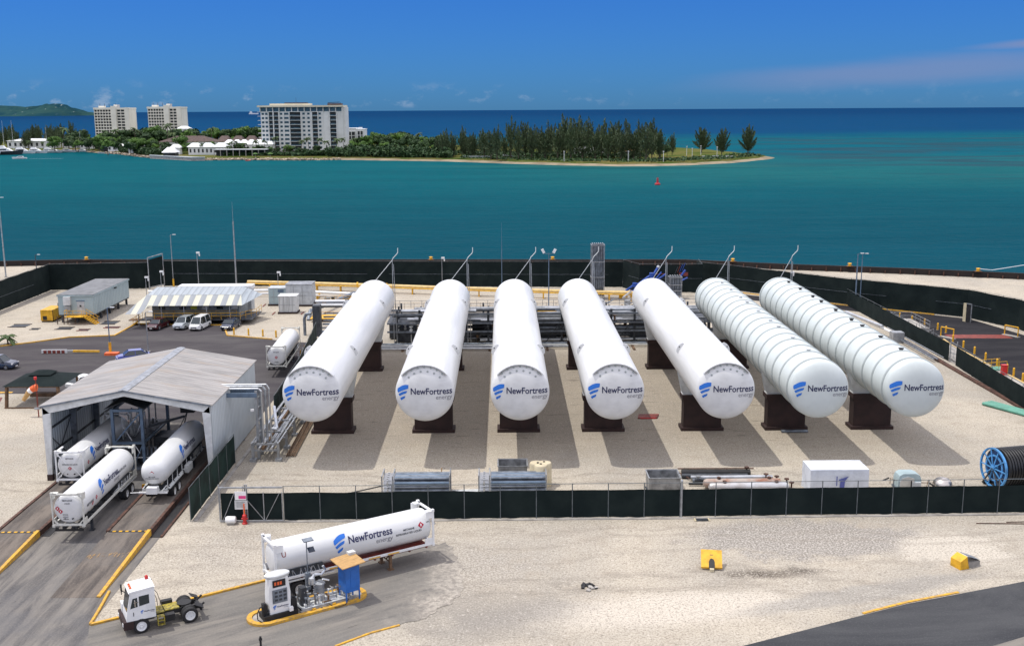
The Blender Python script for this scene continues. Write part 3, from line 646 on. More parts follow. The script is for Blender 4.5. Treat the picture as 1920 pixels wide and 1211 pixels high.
# ================================================================ STORAGE TANKS
TR, TZ, TL = 2.72, 7.12, 50.2
def head_y(r, d=.8): q = min(r/TR, 1); return -d*max(0, 1-q**3)**.6
def shell_mb(ribbed):
    p = [(TR*k/14, head_y(TR*k/14)) for k in range(0, 14)]; p[0] = (.01, p[0][1])
    p += [(TR*.975, head_y(TR*.975)), (TR*.995, head_y(TR*.995)), (TR, 0)]
    n = 12
    for i in range(1, n): p.append((TR+.006*math.sin(i*2.1), TL*i/n))
    p += [(TR, TL)]+[(max(.01, TR*k/8), TL-head_y(TR*k/8)) for k in range(7, -1, -1)]
    return MB().lathe(p, o=(0, 0, TZ), ax='Y', n=72)
def face_map(u, v):
    r = math.hypot(u, v); return (u, head_y(min(r, TR*.985))-.018, TZ+v)
def make_tank(ribbed, label):
    t = thing('storage_tank', label, 'gas tank', (0, 0, 0), 0, 'white cryogenic storage tanks')
    mw = 'tank_ribbed' if ribbed else 'tank_white'
    sh = shell_mb(ribbed).build('shell', mw, t)
    lg = bpy.data.objects.new('face_logo', None); COL.objects.link(lg); lg.parent = t
    logo(lg, lambda u, v: face_map(u-2.50, v-.12), 5.02)
    # keep the lettering as direct parts of the tank
    for c in list(lg.children): c.parent = t
    bpy.data.objects.remove(lg)
    if ribbed:
        for i in range(18):
            y = .9+i*(TL-1.6)/17.
            MB().lathe([(TR, y-.17), (TR+.09, y-.11), (TR+.09, y+.11), (TR, y+.17)], o=(0, 0, TZ), ax='Y', n=72).build('stiffening_ring', 'rib_grey', t)
        for i in range(9):
            y = 4+i*5.0+(i % 3)*.7; a = R(90); r0 = TR
            c = Vector((math.cos(a), 0, math.sin(a)))
            MB().tube(Vector((0, y, TZ))+c*(r0-.1), Vector((0, y, TZ))+c*(r0+.16), .17, n=10).tube(Vector((0, y, TZ))+c*(r0+.16), Vector((0, y, TZ))+c*(r0+.24), .26, n=10).build('nozzle', 'black' if ribbed == 2 else 'dull_white', t)
    else:
        # hood over the head, with two rows of bolts under it
        vs = []; n = 30
        for k, (r, y) in enumerate(((TR+.01, .7), (TR+.02, -.62), (TR-.07, -.62), (TR-.07, .0))):
            for i in range(n+1): a = R(39+102*i/n); vs.append((r*math.cos(a), y+(.12*abs(math.cos(a)) if k in (1, 2) else 0), TZ+r*math.sin(a)))
        fs = [(k*(n+1)+i, k*(n+1)+i+1, (k+1)*(n+1)+i+1, (k+1)*(n+1)+i) for k in range(3) for i in range(n)]
        MB().add(vs, fs).build('hood', mw, t)
        b0 = None
        for r, m_, off in ((2.45, 7, 0), (2.12, 6, 5)):
            for i in range(m_):
                a = R(48+84*i/(m_-1)); x, z = r*math.cos(a), r*math.sin(a); L = (x, head_y(r)-.05, TZ+z)
                if b0 is None: b0 = MB().tube((0, .08, 0), (0, 0, 0), .10, n=8).build('bolt', 'rib_grey', t, L)
                else: q = b0.copy(); COL.objects.link(q); q.parent = t; q.location = L
    for y in (11.5, 38.6):
        for s in (-1, 1):
            if not ribbed:     # lifting ears
                b = MB(); pts = []
                for i in range(9): a = R(18+i*3.4); pts.append((s*(TR-.05)*math.cos(a), TZ+(TR-.05)*math.sin(a)))
                for i in range(5): a = R(43-i*5.4); pts.append((s*(TR+.10+.26*math.sin(math.pi*(i+1)/6))*math.cos(a), TZ+(TR+.10+.26*math.sin(math.pi*(i+1)/6))*math.sin(a)))
                n = len(pts); vs = [(x, y-.06, z) for x, z in pts]+[(x, y+.06, z) for x, z in pts]
                b.add(vs, [tuple(range(n)), tuple(range(2*n-1, n-1, -1))]+[(i, (i+1) % n, n+(i+1) % n, n+i) for i in range(n)])
                e = b.build('lifting_ear', mw, t); a = R(33); rr_ = TR+.2
                MB().tube((s*rr_*math.cos(a), y-.075, TZ+rr_*math.sin(a)), (s*rr_*math.cos(a), y+.075, TZ+rr_*math.sin(a)), .07, n=8).build('eye', 'black', e)
        # concrete-cased pier, then the white saddle that cradles the shell
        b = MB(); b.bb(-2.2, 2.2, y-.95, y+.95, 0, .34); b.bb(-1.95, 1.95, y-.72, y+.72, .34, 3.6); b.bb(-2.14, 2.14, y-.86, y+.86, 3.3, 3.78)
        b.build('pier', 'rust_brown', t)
        b = MB(); pts = []
        for i in range(17): a = R(180+22+136*i/16); pts.append(((TR+.02)*math.cos(a), TZ+(TR+.02)*math.sin(a)))
        pts = [(-2.05, 3.78), (-2.35, 5.1)]+[p for p in pts if abs(p[0]) < 2.6]+[(2.35, 5.1), (2.05, 3.78)]
        n = len(pts)
        for yy in (y-.5, y, y+.5):
            vs = [(x, yy-.04, z) for x, z in pts]+[(x, yy+.04, z) for x, z in pts]
            b.add(vs, [tuple(range(n)), tuple(range(2*n-1, n-1, -1))]+[(i, (i+1) % n, n+(i+1) % n, n+i) for i in range(n)])
        b.bb(-2.1, 2.1, y-.6, y+.6, 3.781, 3.84); b.build('saddle', 'dull_white', t)
    return t
t1 = make_tank(0, 'smooth white tank furthest left, beside the green side fence'); XS = [-17.72, -7.32, 1.45, 10.2, 20.42, 29.1, 37.98]
t1.location = (XS[0], 96.8, 0)
for x, l in zip(XS[1:5], ('second smooth white tank from the left', 'third smooth white tank from the left, pointing straight at the viewer', 'fourth smooth white tank, with a red plate lying to its right', 'smooth white tank next to the ribbed tanks')):
    dup(t1, (x, 96.8, 0), 0, l)
t6 = make_tank(1, 'ribbed white tank between the smooth tanks and the last tank, pale nozzles'); t6.location = (XS[5], 96.8, 0)
t7 = make_tank(2, 'ribbed white tank furthest right, with dark nozzles along its top'); t7.location = (XS[6], 96.8, 0)
# vent masts behind each tank
vm0 = None
for i, x in enumerate(XS):
    l = 'white vent mast with a slanting brace behind '+('the first tank from the left', 'the second tank', 'the third tank', 'the fourth tank', 'the fifth tank, beside the blue pipework', 'the sixth tank', 'the seventh tank')[i]
    if vm0 is None:
        vm0 = thing('vent_mast', l, 'vent pipe', (0, 0, 0), 0, 'vent masts behind the tanks')
        b = MB(); b.tube((0, 0, 0), (0, 0, 12.3), .05, n=8).tube((.42, .3, 0), (.16, .05, 11.6), .045, n=8).build('mast', 'galv', vm0)
        MB().path([(0, 0, 12.2), (.12, 0, 12.5), (.7, 0, 13.1), (.8, 0, 13.3), (.8, 0, 13.9)], .05, 8).build('vent_pipe', 'dull_white', vm0)
        MB().tube((-2.1, -2.4, 9.75), (0, 0, 12.2), .045, n=6).build('brace', 'galv', vm0); MB().tube((-1.4, -1.4, 9.2), (0, 0, 7.4), .12, n=6).build('outlet_pipe', 'galv', vm0)
        MB().bb(-.4, .7, -.3, .6, 0, .25).build('footing', 'concrete', vm0); r = vm0
    else: r = dup(vm0, (0, 0, 0), 0, l)
    r.location = (x+2.25, 149.6, 0)
# ================================================================ LOADING SHED
sx0, sx1, sy0, sy1, ez, rz_, rxm = -41.35, -26.25, 93.7, 111.2, 6.95, 8.35, -33.9
t = thing('loading_shed', 'open fronted loading shed with a stained corrugated gable roof', 'shed', (sx0, sy0, 0))
OX = Vector((-sx0, -sy0, 0))
def loc(p): return (p[0]-sx0, p[1]-sy0, p[2])
def slope(xa, za, xb, zb, y0, y1, th):
    return [loc((xa, y0, za)), loc((xb, y0, zb)), loc((xb, y1, zb)), loc((xa, y1, za)), loc((xa, y0, za-th)), loc((xb, y0, zb-th)), loc((xb, y1, zb-th)), loc((xa, y1, za-th))]
FB = ((0, 1, 2, 3), (7, 6, 5, 4), (0, 4, 5, 1), (1, 5, 6, 2), (2, 6, 7, 3), (3, 7, 4, 0))
MB().add(slope(sx0-.2, ez, rxm, rz_, sy0-.15, sy1+.15, .07), FB).build('roof_slope', 'roof_sheet', t)
MB().add(slope(rxm, rz_, sx1+.2, ez, sy0-.15, sy1+.15, .07), FB).build('roof_slope', 'roof_sheet', t)
b = MB(); b.add(slope(rxm-.42, rz_-.02, rxm, rz_+.07, sy0-.2, sy1+.2, .05), FB).add(slope(rxm, rz_+.07, rxm+.42, rz_-.02, sy0-.2, sy1+.2, .05), FB); b.build('ridge_cap', 'galv', t)
b = MB(); b.bb(*[v for p in ((sx1-.06-sx0, sx1-sx0), (.1, 17.4), (.25, 6.88)) for v in p]); b.build('side_wall', 'wall_sheet', t)
b = MB(); b.bb(0, .06, .1, 17.4, .0, 6.88); b.build('side_wall', 'wall_sheet', t)
W = sx1-sx0
for y in (0.0, 5.8, 11.6, 17.2):
    for s, x in ((1, .06), (-1, W-.06)):
        pts = [(x, 0), (x+s*.38, 0), (x+s*.72, 6.2), (x, 6.85)]
        b = MB(); n = 4; vs = [(px, y, pz) for px, pz in pts]+[(px, y+.26, pz) for px, pz in pts]
        b.add(vs, [(0, 1, 2, 3), (7, 6, 5, 4)]+[(i, (i+1) % n, n+(i+1) % n, n+i) for i in range(n)]); b.build('column', 'dull_white' if y == 0 else 'steel_grey', t)
    xm = rxm-sx0
    for xa, xb in ((.1, xm), (W-.1, xm)):
        pts = [(xa, 6.86), (xb, 8.24), (xb, 7.78), (xa, 6.15)]
        b = MB(); vs = [(px, y, pz) for px, pz in pts]+[(px, y+.24, pz) for px, pz in pts]
        b.add(vs, [(0, 1, 2, 3), (7, 6, 5, 4)]+[(i, (i+1) % 4, 4+(i+1) % 4, 4+i) for i in range(4)]); b.build('rafter', 'dull_white' if y == 0 else 'steel_grey', t)
b = MB(); b.bar((0, -.17, 6.9), (xm, -.17, 8.28), .03, .16).bar((W, -.17, 6.9), (xm, -.17, 8.28), .03, .16); b.build('fascia', 'steel_grey', t)
for z in (2.2, 4.4): MB().bb(.07, .2, .3, 17.2, z, z+.16).build('girt', 'steel_dark', t); MB().bb(W-.2, W-.07, .3, 17.2, z, z+.16).build('girt', 'steel_dark', t)
MB().bar((.22, .4, .2), (.22, 5.6, 4.3), .06).bar((.22, 5.6, .2), (.22, .4, 4.3), .06).build('wall_brace', 'steel_dark', t)
for i in range(1, 6):
    f = i/6; MB().bb(xm*f-.08, xm*f+.08, .3, 17.2, 6.72+1.4*f-.1, 6.76+1.4*f).build('purlin', 'steel_grey', t)
    MB().bb(W-(W-xm)*f-.08, W-(W-xm)*f+.08, .3, 17.2, 6.72+1.4*f-.1, 6.76+1.4*f).build('purlin', 'steel_grey', t)
MB().bb(.02, .5, -.1, .4, 0, .55).build('column_base', 'rust_brown', t); MB().bb(W-.5, W-.02, -.1, .4, 0, .55).build('column_base', 'rust_brown', t)
MB().box((-.25, -.2, 6.78), (.5, .15, .15)).build('gutter_end', 'galv', t)
# loading platform inside
t = thing('loading_platform', 'blue grey steel loading frame with a canopy between the shed lanes', 'platform', (-36.1, 96.4, 0))
b = MB()
for x in (0, 2.7):
    for y in (0, 7.5): b.bb(x-.13, x+.13, y-.13, y+.13, 0, 5.9)
for y in (0, 7.5): b.bb(.13, 2.57, y-.1, y+.1, 5.6, 5.85).bb(.13, 2.57, y-.1, y+.1, 2.5, 2.72)
for x in (0, 2.7): b.bb(x-.1, x+.1, .13, 7.37, 5.6, 5.8).bb(x-.1, x+.1, .13, 7.37, 2.5, 2.7)
b.build('frame', 'blue_steel', t)
MB().bar((.1, -.02, 2.7), (2.6, -.02, 5.5), .12).bar((.1, -.02, 2.4), (1.6, -.02, .3), .1).bar((1.6, -.02, .3), (2.6, -.02, 2.4), .1).build('diagonal_brace', 'blue_steel', t)
MB().bb(.1, 2.6, .1, 7.4, 2.72, 2.78).build('floor_grating', 'steel_dark', t)
b = MB(); b.bar((-.5, 3.5, 6.0), (1.35, 3.5, 6.7), 8.2, .05).bar((3.2, 3.5, 6.0), (1.35, 3.5, 6.7), 8.2, .05); b.build('canopy', 'steel_dark', t)
rr = random.Random(5)
b = MB()
for i in range(16):
    x, y = rr.uniform(.4, 2.3), rr.uniform(.6, 7); b.tube((x, y, 0), (x, y, rr.uniform(2, 5.4)), rr.choice((.05, .08, .12)), n=6)
    b.tube((x, y, rr.uniform(1, 5)), (rr.uniform(.3, 2.4), y+rr.uniform(-1, 1), rr.uniform(1, 5)), .05, n=6)
b.build('loading_pipes', 'pipe_silver', t)
MB().tube((1.1, .8, 0), (1.1, .8, 3.2), .22, n=10).tube((1.7, 1.6, 0), (1.7, 1.6, 2.4), .3, n=10).build('riser', 'steel_dark', t)
t = thing('transfer_crane', 'dark jointed loading arm on a pedestal right of the loading frame', 'loading arm', (-32.6, 100.3, 0))
MB().bb(-.9, .9, -.8, 1.6, 0, 2.2).build('cabinet', 'steel_dark', t); MB().bar((-1.6, .2, 3.0), (1.6, 1.2, 3.7), .28, .2).build('arm', 'steel_dark', t)
MB().bar((1.4, 1, 2.4), (1.9, 1.2, 4.2), .1).bar((1.0, 1, 2.4), (1.9, 1.2, 4.2), .08).build('strut', 'steel_dark', t); MB().bb(1.3, 2.6, .9, 1.5, 4.1, 4.8).build('counterweight', 'black', t)
t = thing('pump_skid', 'dark pump skid with white valves in the shade behind the middle trailer', 'pump', (-33.6, 96.2, 0))
b = MB(); b.bb(-1.1, 1.3, 0, 3.4, .05, .3)
b.build('base_frame', 'steel_grey', t)
for i in range(7): MB().lathe([(.05, 0), (.2, .05), (.24, .6), (.12, .8), (.12, 1.2+.1*i)], n=10).build('pump', 'steel_dark' if i % 2 else 'steel_grey', t, (-.8+.33*i, .5+.8*(i % 3), .3))
MB().path([(-.9, .2, 1.2), (1.1, .2, 1.2), (1.1, 2.8, 1.2), (-.4, 2.8, 1.6)], .07, 6).build('pipe', 'pipe_silver', t)
t = thing('red_wheel_chock', 'low red and yellow barrier block beside the rounded trailer', 'barrier', (-31.55, 91.2, .02))
MB().bb(-.45, .45, -.1, .1, 0, .28).build('block', 'orange', t); MB().bb(-.45, .45, -.102, .11, .28, .4).build('top_strip', 'yellow', t)
# ================================================================ TANK TRAILERS
def wheel(parent, x, y, r=.52, w=.3, s=1, mi='white_paint', z0=0):
    k = MB().lathe([(r*.62, -w/2), (r*.93, -w/2), (r, -w*.3), (r, w*.3), (r*.93, w/2), (r*.62, w/2)], ax='X', n=20, caps=False).build('tyre', 'rubber', parent, (x, y, r+z0))
    MB().lathe([(.05, s*w*.30), (r*.22, s*w*.34), (r*.3, s*w*.15), (r*.52, s*w*.18), (r*.64, s*w*.46), (r*.64, -s*w*.46)], ax='X', n=16).build('rim', mi, k)
    return k
def hazard(parent, f, s=.26):
    m = poly_mesh([[(0, -s), (s, 0), (0, s), (-s, 0)]]); decal('hazard_diamond', m, f, 'logo_haz', parent, 0)
    m = poly_mesh([[(-.25*s, -.1*s), (.25*s, -.1*s), (.1*s, .5*s), (0, .2*s), (-.12*s, .42*s)], [(-.3*s, -.32*s), (.3*s, -.32*s), (.3*s, -.2*s), (-.3*s, -.2*s)]])
    decal('flame_mark', m, lambda u, v: Vector(f(u, v))+Vector(f(0, 0, .006))-Vector(f(0, 0)), 'sign_white', parent, 0)
D('logo_haz', (.42, .01, .03), .5, var=.03)
def words(parent, body, size, f, u0, v0, m='print_dark', bold=.004, step=.25, center=False):
    tm_, tw_ = text_mesh(body, size, bold); return decal('lettering', tm_, f, m, parent, step, u0-(tw_/2 if center else 0), v0)
def iso_trailer(label, pos, rz, near_wheels, dz=0., logo_y=2.6, logo_w=4.4, style='frame', marks='B'):
    t = thing('tank_trailer', label, 'tank trailer', pos, rz, 'white tank trailers'); L = 12.19; z0, z1 = 1.38+dz, 3.98+dz; zc = (z0+z1)/2; r = 1.17
    fr = 'cream_frame' if marks in 'BD' else 'white_paint'
    p = [(.01, .05), (.6, .07), (.95, .14), (1.1, .26), (r, .48)]+[(r, .48+k*(L-.96)/6) for k in range(1, 7)]+[(1.1, L-.26), (.95, L-.14), (.6, L-.07), (.01, L-.05)]
    if style == 'round':
        p = [(.01, -.55), (.4, -.5), (.75, -.36), (1.0, -.12), (1.14, .3), (r, .6)]+[(r, .75+k*(L-1.5)/6) for k in range(1, 7)]+[(1.08, L-.1), (.7, L+.3), (.01, L+.5)]
    MB().lathe(p, o=(0, 0, zc), ax='Y', n=48).build('tank_shell', 'tank_white', t)
    ey = .05 if style != 'round' else -.57
    if style != 'round':
        for e, y in ((0, .08), (1, L-.08)):
            b = MB()
            for s in (-1, 1): b.bb(s*1.22-.08*(s > 0)-.0, s*1.22+.08*(s < 0), y-.08, y+.08, z0, z1)
            b.bb(-1.14, 1.14, y-.07, y+.07, z1-.14, z1-.01).bb(-1.14, 1.14, y-.07, y+.07, z0+.01, z0+.16)
            for s in (-1, 1):
                for z in (z0, z1): b.box((s*1.14, y, z), (.20, .20, .18))
                if marks == 'A' and e == 0: b.bar((s*1.15, y, z1-.1), (s*.25, y, zc+.15), .07).bar((s*1.15, y, z0+.1), (s*.2, y, zc-.1), .07)
                else:
                    b.bar((s*1.15, y, z0+.5), (s*.8, y, z0+.12), .09); b.bar((s*1.15, y, z1-.42), (s*.85, y, z1-.1), .08)
                b.box((s*1.0, y+(.2 if e == 0 else -.2), z1-.05), (.42, .5, .08)).box((s*1.17, y+(.3 if e == 0 else -.3), z1-.30), (.06, .55, .5)).box((s*1.17, y+(.35 if e == 0 else -.35), z0+.28), (.06, .65, .5))
            b.build('end_frame', fr, t)
        b = MB()
        for s in (-1, 1): b.bb(s*1.16-.06, s*1.16+.06, .2, L-.2, z0, z0+.15)
        b.build('side_rail', fr, t)
        if marks == 'A': MB().bb(-1.2, -1.05, .1, 1.6, z1-.1, z1).bb(1.05, 1.2, .1, 1.6, z1-.1, z1).build('top_rail', fr, t)
    else:
        b = MB(); b.bb(-1.2, 1.2, -.55, -.35, z0-.35, z0-.22).bb(-.45, .45, -.85, -.25, z0-.3, z0+.25); b.bar((-1.2, -.45, z0-.28), (-1.75, -.9, z0-.15), .12, .05); b.build('rear_bumper', 'white_paint', t)
        for s in (-1, 1):
            b = MB(); b.bb(s*1.0-.05, s*1.0+.05, 0, L-1, z0-.25, z0-.08)
            for k in range(8): b.bar((s*1.0, .3+k*1.4, z0-.15), (s*.8, 1+k*1.4, z0+.45), .05)
            b.build('side_rail', 'dull_white', t)
        MB().bb(1.0, 1.35, 5.2, 6.6, z0-.5, z0+.15).build('side_box', 'dull_white', t)
    red = marks == 'E'
    b = MB()
    for s in (-1, 1): b.bb(s*.45-.09, s*.45+.09, .1, L-.2, z0-.36, z0-.04)
    for k in range(9): b.bb(-1.1, 1.1, .5+k*1.38, .62+k*1.38, z0-.2, z0-.05)
    if red: b.bb(-1.05, 1.05, 3.6, L-.4, z0-.10, z0-.02)
    b.build('chassis', 'red_oxide' if red else 'steel_dark', t)
    if red:
        for k in range(4): MB().bb(1.235, 1.25, 3.9+k*1.5, 4.8+k*1.5, z0+.03, z0+.11).build('reflector_strip', 'yellow', t)
    b = MB(); b.bb(-1.1, 1.1, .02, .16, z0-.42, z0-.28)
    for x in (-.9, -.3, .3, .9): b.bb(x-.12, x+.12, -.02, .02, z0-.27, z0-.12)
    b.build('rear_bar', 'black' if style != 'round' else 'dull_white', t)
    for y in (near_wheels if near_wheels else ()):
        for s in (-1, 1): wheel(t, s*1.05, y, s=s, z0=dz); wheel(t, s*.74, y, s=s, z0=dz)
        MB().tube((-1, y, .52+dz), (1, y, .52+dz), .07, n=8).build('axle', 'steel_dark', t)
    lg_y = 2.6 if near_wheels and near_wheels[0] > 6 else 8.8
    b = MB()
    for s in (-1, 1): b.bb(s*.75-.09, s*.75+.09, lg_y-.1, lg_y+.1, .14+dz, z0-.05).bb(s*.75-.2, s*.75+.2, lg_y-.2, lg_y+.2, .02+dz, .1+dz)
    b.bar((-.75, lg_y, .6+dz), (.75, lg_y, .6+dz), .07); b.bar((0, lg_y, .6+dz), (0, lg_y+1.1, z0-.1), .08); b.build('landing_gear', 'steel_dark' if not red else 'timber', t)
    if near_wheels:
        b = MB(); yw = sum(near_wheels)/len(near_wheels); b.bb(1.0, 1.22, yw-2.0, yw+1.9, z0-.22, z0-.13); b.bar((1.12, yw-2.0, z0-.2), (1.12, yw-2.6, z0+.3), .06); b.bar((1.12, yw-2.6, z0+.3), (.8, yw-2.9, z0-.1), .06); b.build('side_guard', 'dull_white', t)
    # valve compartment, open and dark, under the tank
    b = MB(); vy = 1.9 if marks in 'EA' else 9.2; b.bb(-.9, 1.08, vy-1.5, vy+1.6, z0+.02, z0+.62); b.build('valve_compartment', 'steel_dark', t)
    b = MB(); rr_ = random.Random(len(label))
    for k in range(12): y = vy-1.3+k*.24; b.tube((1.10, y, z0+.08), (1.10, y+rr_.uniform(-.3, .3), z0+.55), .03, n=5)
    b.build('valve_pipes', 'pipe_silver', t)
    # lettering wrapped on the right-hand side of the shell
    def side(u, v, k=0.): a = v/r; return ((r+.022+k)*math.cos(a), u, zc+(r+.022+k)*math.sin(a))
    kids = []
    if logo_y is not None: logo(t, lambda u, v: side(u+logo_y, v+.12), logo_w, .12)
    hy = logo_y-.9 if logo_y is not None else 2
    if marks == 'E':
        words(t, 'METHANE', .2, side, logo_y+logo_w+.85, .22); words(t, 'REFRIGERATED LIQUID', .2, side, logo_y+logo_w+.25, -.04)
        hazard(t, lambda u, v, k=0.: side(logo_y+logo_w+2.3+u, .38+v, k), .24); words(t, 'UN', .17, side, logo_y+logo_w+2.75, .45)
        m = poly_mesh([[(0, 0), (.3, 0), (.15, .28)]]); decal('triangle_mark', m, lambda u, v: side(logo_y+logo_w+3.2+u, .2+v), 'print_dark', t, 0)
        m = poly_mesh([[(.07, .04), (.23, .04), (.15, .2)]]); decal('triangle_mark', m, lambda u, v: side(logo_y+logo_w+3.2+u, .2+v, .005), 'sign_white', t, 0)
        words(t, 'U', .5, side, .55, .35, 'red_oxide')
    elif marks in 'AB':
        hazard(t, lambda u, v, k=0.: side(hy-.1+u, -.0+v, k), .2)
        if marks == 'B': hazard(t, lambda u, v, k=0.: side(hy-.9+u, -.2+v, k), .2); words(t, 'METHANE', .3, side, .9, -.1); words(t, 'REFRIGERATED LIQUID', .24, side, 7.4, .2)
    # head lettering on the near end
    def hd(u, v, k=0.): return (u, (ey if style != 'round' else -.50)-.03-k + (.12*(u*u+v*v)*.6), zc+v)
    if marks == 'A': words(t, 'METHANE', .15, hd, 0, .62, center=True); words(t, 'REFRIGERATED LIQUID', .13, hd, 0, .1, center=True); hazard(t, lambda u, v, k=0.: hd(u, v-.2, k), .17)
    if marks == 'B':
        words(t, 'METHANE', .17, hd, 0, .68, center=True); words(t, 'LIQUID', .13, hd, 0, .46, center=True)
        hazard(t, lambda u, v, k=0.: hd(u-.78, v+.1, k), .19); hazard(t, lambda u, v, k=0.: hd(u-.55, v-.13, k), .19)
        for k in range(3): words(t, 'METHANE', .09, hd, -.4+.0*k, -.42-.18*k)
    if marks == 'C': hazard(t, lambda u, v, k=0.: hd(u+.02, v+.12, k), .2); words(t, 'METHANE', .12, hd, 0, -.24, center=True); words(t, 'REFRIGERATED LIQUID', .11, hd, 0, -.38, center=True)
    if marks == 'D': words(t, 'METHANE', .15, hd, 0, .5, center=True); hazard(t, lambda u, v, k=0.: hd(u, v-.1, k), .2); words(t, 'LIQUID', .15, hd, 0, -.75, center=True)
    if marks in 'AB': MB().tube((.35, ey+.06, zc-.72), (.35, ey-.04, zc-.72), .06, n=8).tube((-.25, ey+.06, zc-.72), (-.25, ey-.04, zc-.72), .045, n=8).build('socket', 'black', t)
    return t
iso_trailer('white framed tank trailer half under the shed on the far left lane', (-37.55, 89.6, 0), 0, (9.0, 10.3), 0., 2.2, 4.2, marks='A')
iso_trailer('framed tank trailer parked in the open on the middle lane, nearest the viewer', (-33.62, 79.1, 0), 0, (9.6, 10.9), 0., 3.9, 4.2, marks='B')
iso_trailer('round ended white tank trailer with no end frame on the right weighbridge', (-29.55, 87.2, 0), 0, (1.6, 2.9), .18, 4.2, 4.2, style='round', marks='C')
iso_trailer('white framed tank trailer standing alone behind the shed, beside the green fence', (-28.35, 131.6, 0), R(2.2), None, 0., None, marks='D')
e = iso_trailer('large white tank trailer parked diagonally on the loading bay in front of the fence', (0, 0, 0), R(32-90), (1.7, 3.0), 0., 4.35, 4.5, marks='E')
th = R(32); c = Vector((-11.02, 72.76, 0)); e.location = c - Vector((math.cos(th), math.sin(th), 0))*6.095
# ================================================================ YARD TRACTOR
t = thing('yard_tractor', 'white yard tractor with no trailer at the yellow kerb', 'truck', (-22.35, 65.85, 0), R(207.8)); T = t
for s, y in ((1, 1.0), (-1, -1.0)):
    k = MB().lathe([(.32, -.15), (.48, -.15), (.52, -.09), (.52, .09), (.48, .15), (.32, .15)], ax='Y', n=22, caps=False).build('tyre', 'rubber', t, (1.55, y, .52))
    MB().lathe([(.05, s*.10), (.10, s*.12), (.16, s*.05), (.27, s*.07), (.33, s*.15), (.33, -s*.1)], ax='Y', n=18).build('rim', 'white_paint', k)
    for yy, rm in ((y*1.0, 1), (y*.66, 0)):
        k = MB().lathe([(.32, -.15), (.48, -.15), (.52, -.09), (.52, .09), (.48, .15), (.32, .15)], ax='Y', n=22, caps=False).build('tyre', 'rubber', t, (-1.5, yy, .52))
        if rm: MB().lathe([(.30, -s*.1), (.33, s*.14), (.30, s*.16), (.22, -s*.06), (.02, -s*.06)], ax='Y', n=18).build('rim', 'white_paint', k)
b = MB()
for s in (-1, 1): b.bb(-2.3, 2.0, s*.4-.08, s*.4+.08, .62, .9)
for x in (-2.2, -1.0, 0, 1.2): b.bb(x-.07, x+.07, -.32, .32, .66, .86)
b.tube((1.55, -.9, .52), (1.55, .9, .52), .07, n=8).tube((-1.5, -.9, .52), (-1.5, .9, .52), .12, n=8); b.build('chassis', 'black', t)
b = MB(); o_ = [(.62, .98), (.62, 2.95), (.74, 3.02), (2.05, 2.9), (2.12, 2.78), (2.38, 1.5), (2.42, .98)]
def prx(mb, pts, y0, y1):
    n = len(pts); vs = [(x, y0, z) for x, z in pts]+[(x, y1, z) for x, z in pts]
    return mb.add(vs, [tuple(range(n)), tuple(range(2*n-1, n-1, -1))]+[(i, n+i, n+(i+1) % n, (i+1) % n) for i in range(n)])
cab = prx(b, o_, -.48, 1.12).build('cab', 'white_paint', t)
prx(MB(), [(.58, 3.0), (.72, 3.06), (2.12, 2.95), (2.2, 2.85), (2.1, 2.84)], -.52, 1.16).build('roof', 'white_paint', cab)
prx(MB(), [(.98, 1.98), (.98, 2.58), (1.60, 2.55), (1.60, 1.9)], 1.12, 1.135).build('side_window', 'glass', cab)
prx(MB(), [(1.70, 1.88), (1.70, 2.5), (1.98, 2.46), (2.16, 1.82)], 1.12, 1.135).build('side_window', 'glass', cab)
b = MB(); b.add([(2.155, -.38, 2.72), (2.155, 1.02, 2.72), (2.375, 1.02, 1.62), (2.375, -.38, 1.62)], [(0, 1, 2, 3)]); b.build('windscreen', 'glass', cab)
MB().add([(.605, -.3, 2.7), (.605, .95, 2.7), (.605, .95, 1.9), (.605, -.3, 1.9)], [(3, 2, 1, 0)]).build('rear_window', 'glass', cab)
MB().bb(2.0, 2.62, -1.12, 1.15, .45, .98).build('front_bumper', 'rust_brown', t); MB().bb(1.9, 2.45, -1.1, -.49, .98, 1.55).build('engine_cover', 'white_paint', t)
MB().bb(.75, 2.35, .3, 1.13, .86, .98).build('wheel_arch', 'black', t)
for y in (.85, -.85): MB().bb(2.62, 2.65, y-.13, y+.13, .62, .82).build('headlight', 'sign_white', t)
for y in (0, .32, .64): MB().box((2.0, y, 3.03), (.14, .09, .09)).build('roof_marker', 'orange', cab)
MB().lathe([(.11, 3.06), (.11, 3.22), (.05, 3.3), (.01, 3.31)], o=(.85, -.25, 0), n=12).build('beacon', 'red', t)
b = MB(); b.bar((2.1, -.5, 2.2), (2.35, -.95, 2.3), .04).bar((2.35, -.95, 2.0), (2.35, -.95, 2.7), .05).box((2.35, -.95, 2.45), (.08, .22, .45)); b.build('mirror', 'black', t)
b = MB(); b.bar((1.65, 1.12, 2.2), (1.95, 1.4, 2.3), .04).box((1.9, 1.4, 2.25), (.06, .2, .4)); b.build('mirror', 'chrome', t)
D('yellow_deck', (.30, .24, .03), .6, var=.5, scale=5., col2=(.10, .09, .03))
MB().bb(.02, .50, -.42, .62, .91, .97).build('deck_plate', 'yellow_deck', t); MB().bb(-.95, -.03, -.42, .50, .91, .98).build('deck_plate', 'yellow_deck', t)
b = MB(); b.bb(.1, .55, .85, 1.15, .86, .92).bb(.1, .15, .9, 1.15, .3, .9).bb(.5, .55, .9, 1.15, .3, .9)
for z in (.3, .58): b.bb(.1, .55, .88, 1.16, z, z+.05)
b.build('step_ladder', 'yellow_deck', t); MB().bb(-.55, .05, .68, 1.1, .45, .88).build('fuel_tank', 'black', t)
MB().box((-.35, -.62, 1.02), (.7, .35, .3)).build('battery_box', 'black', t)
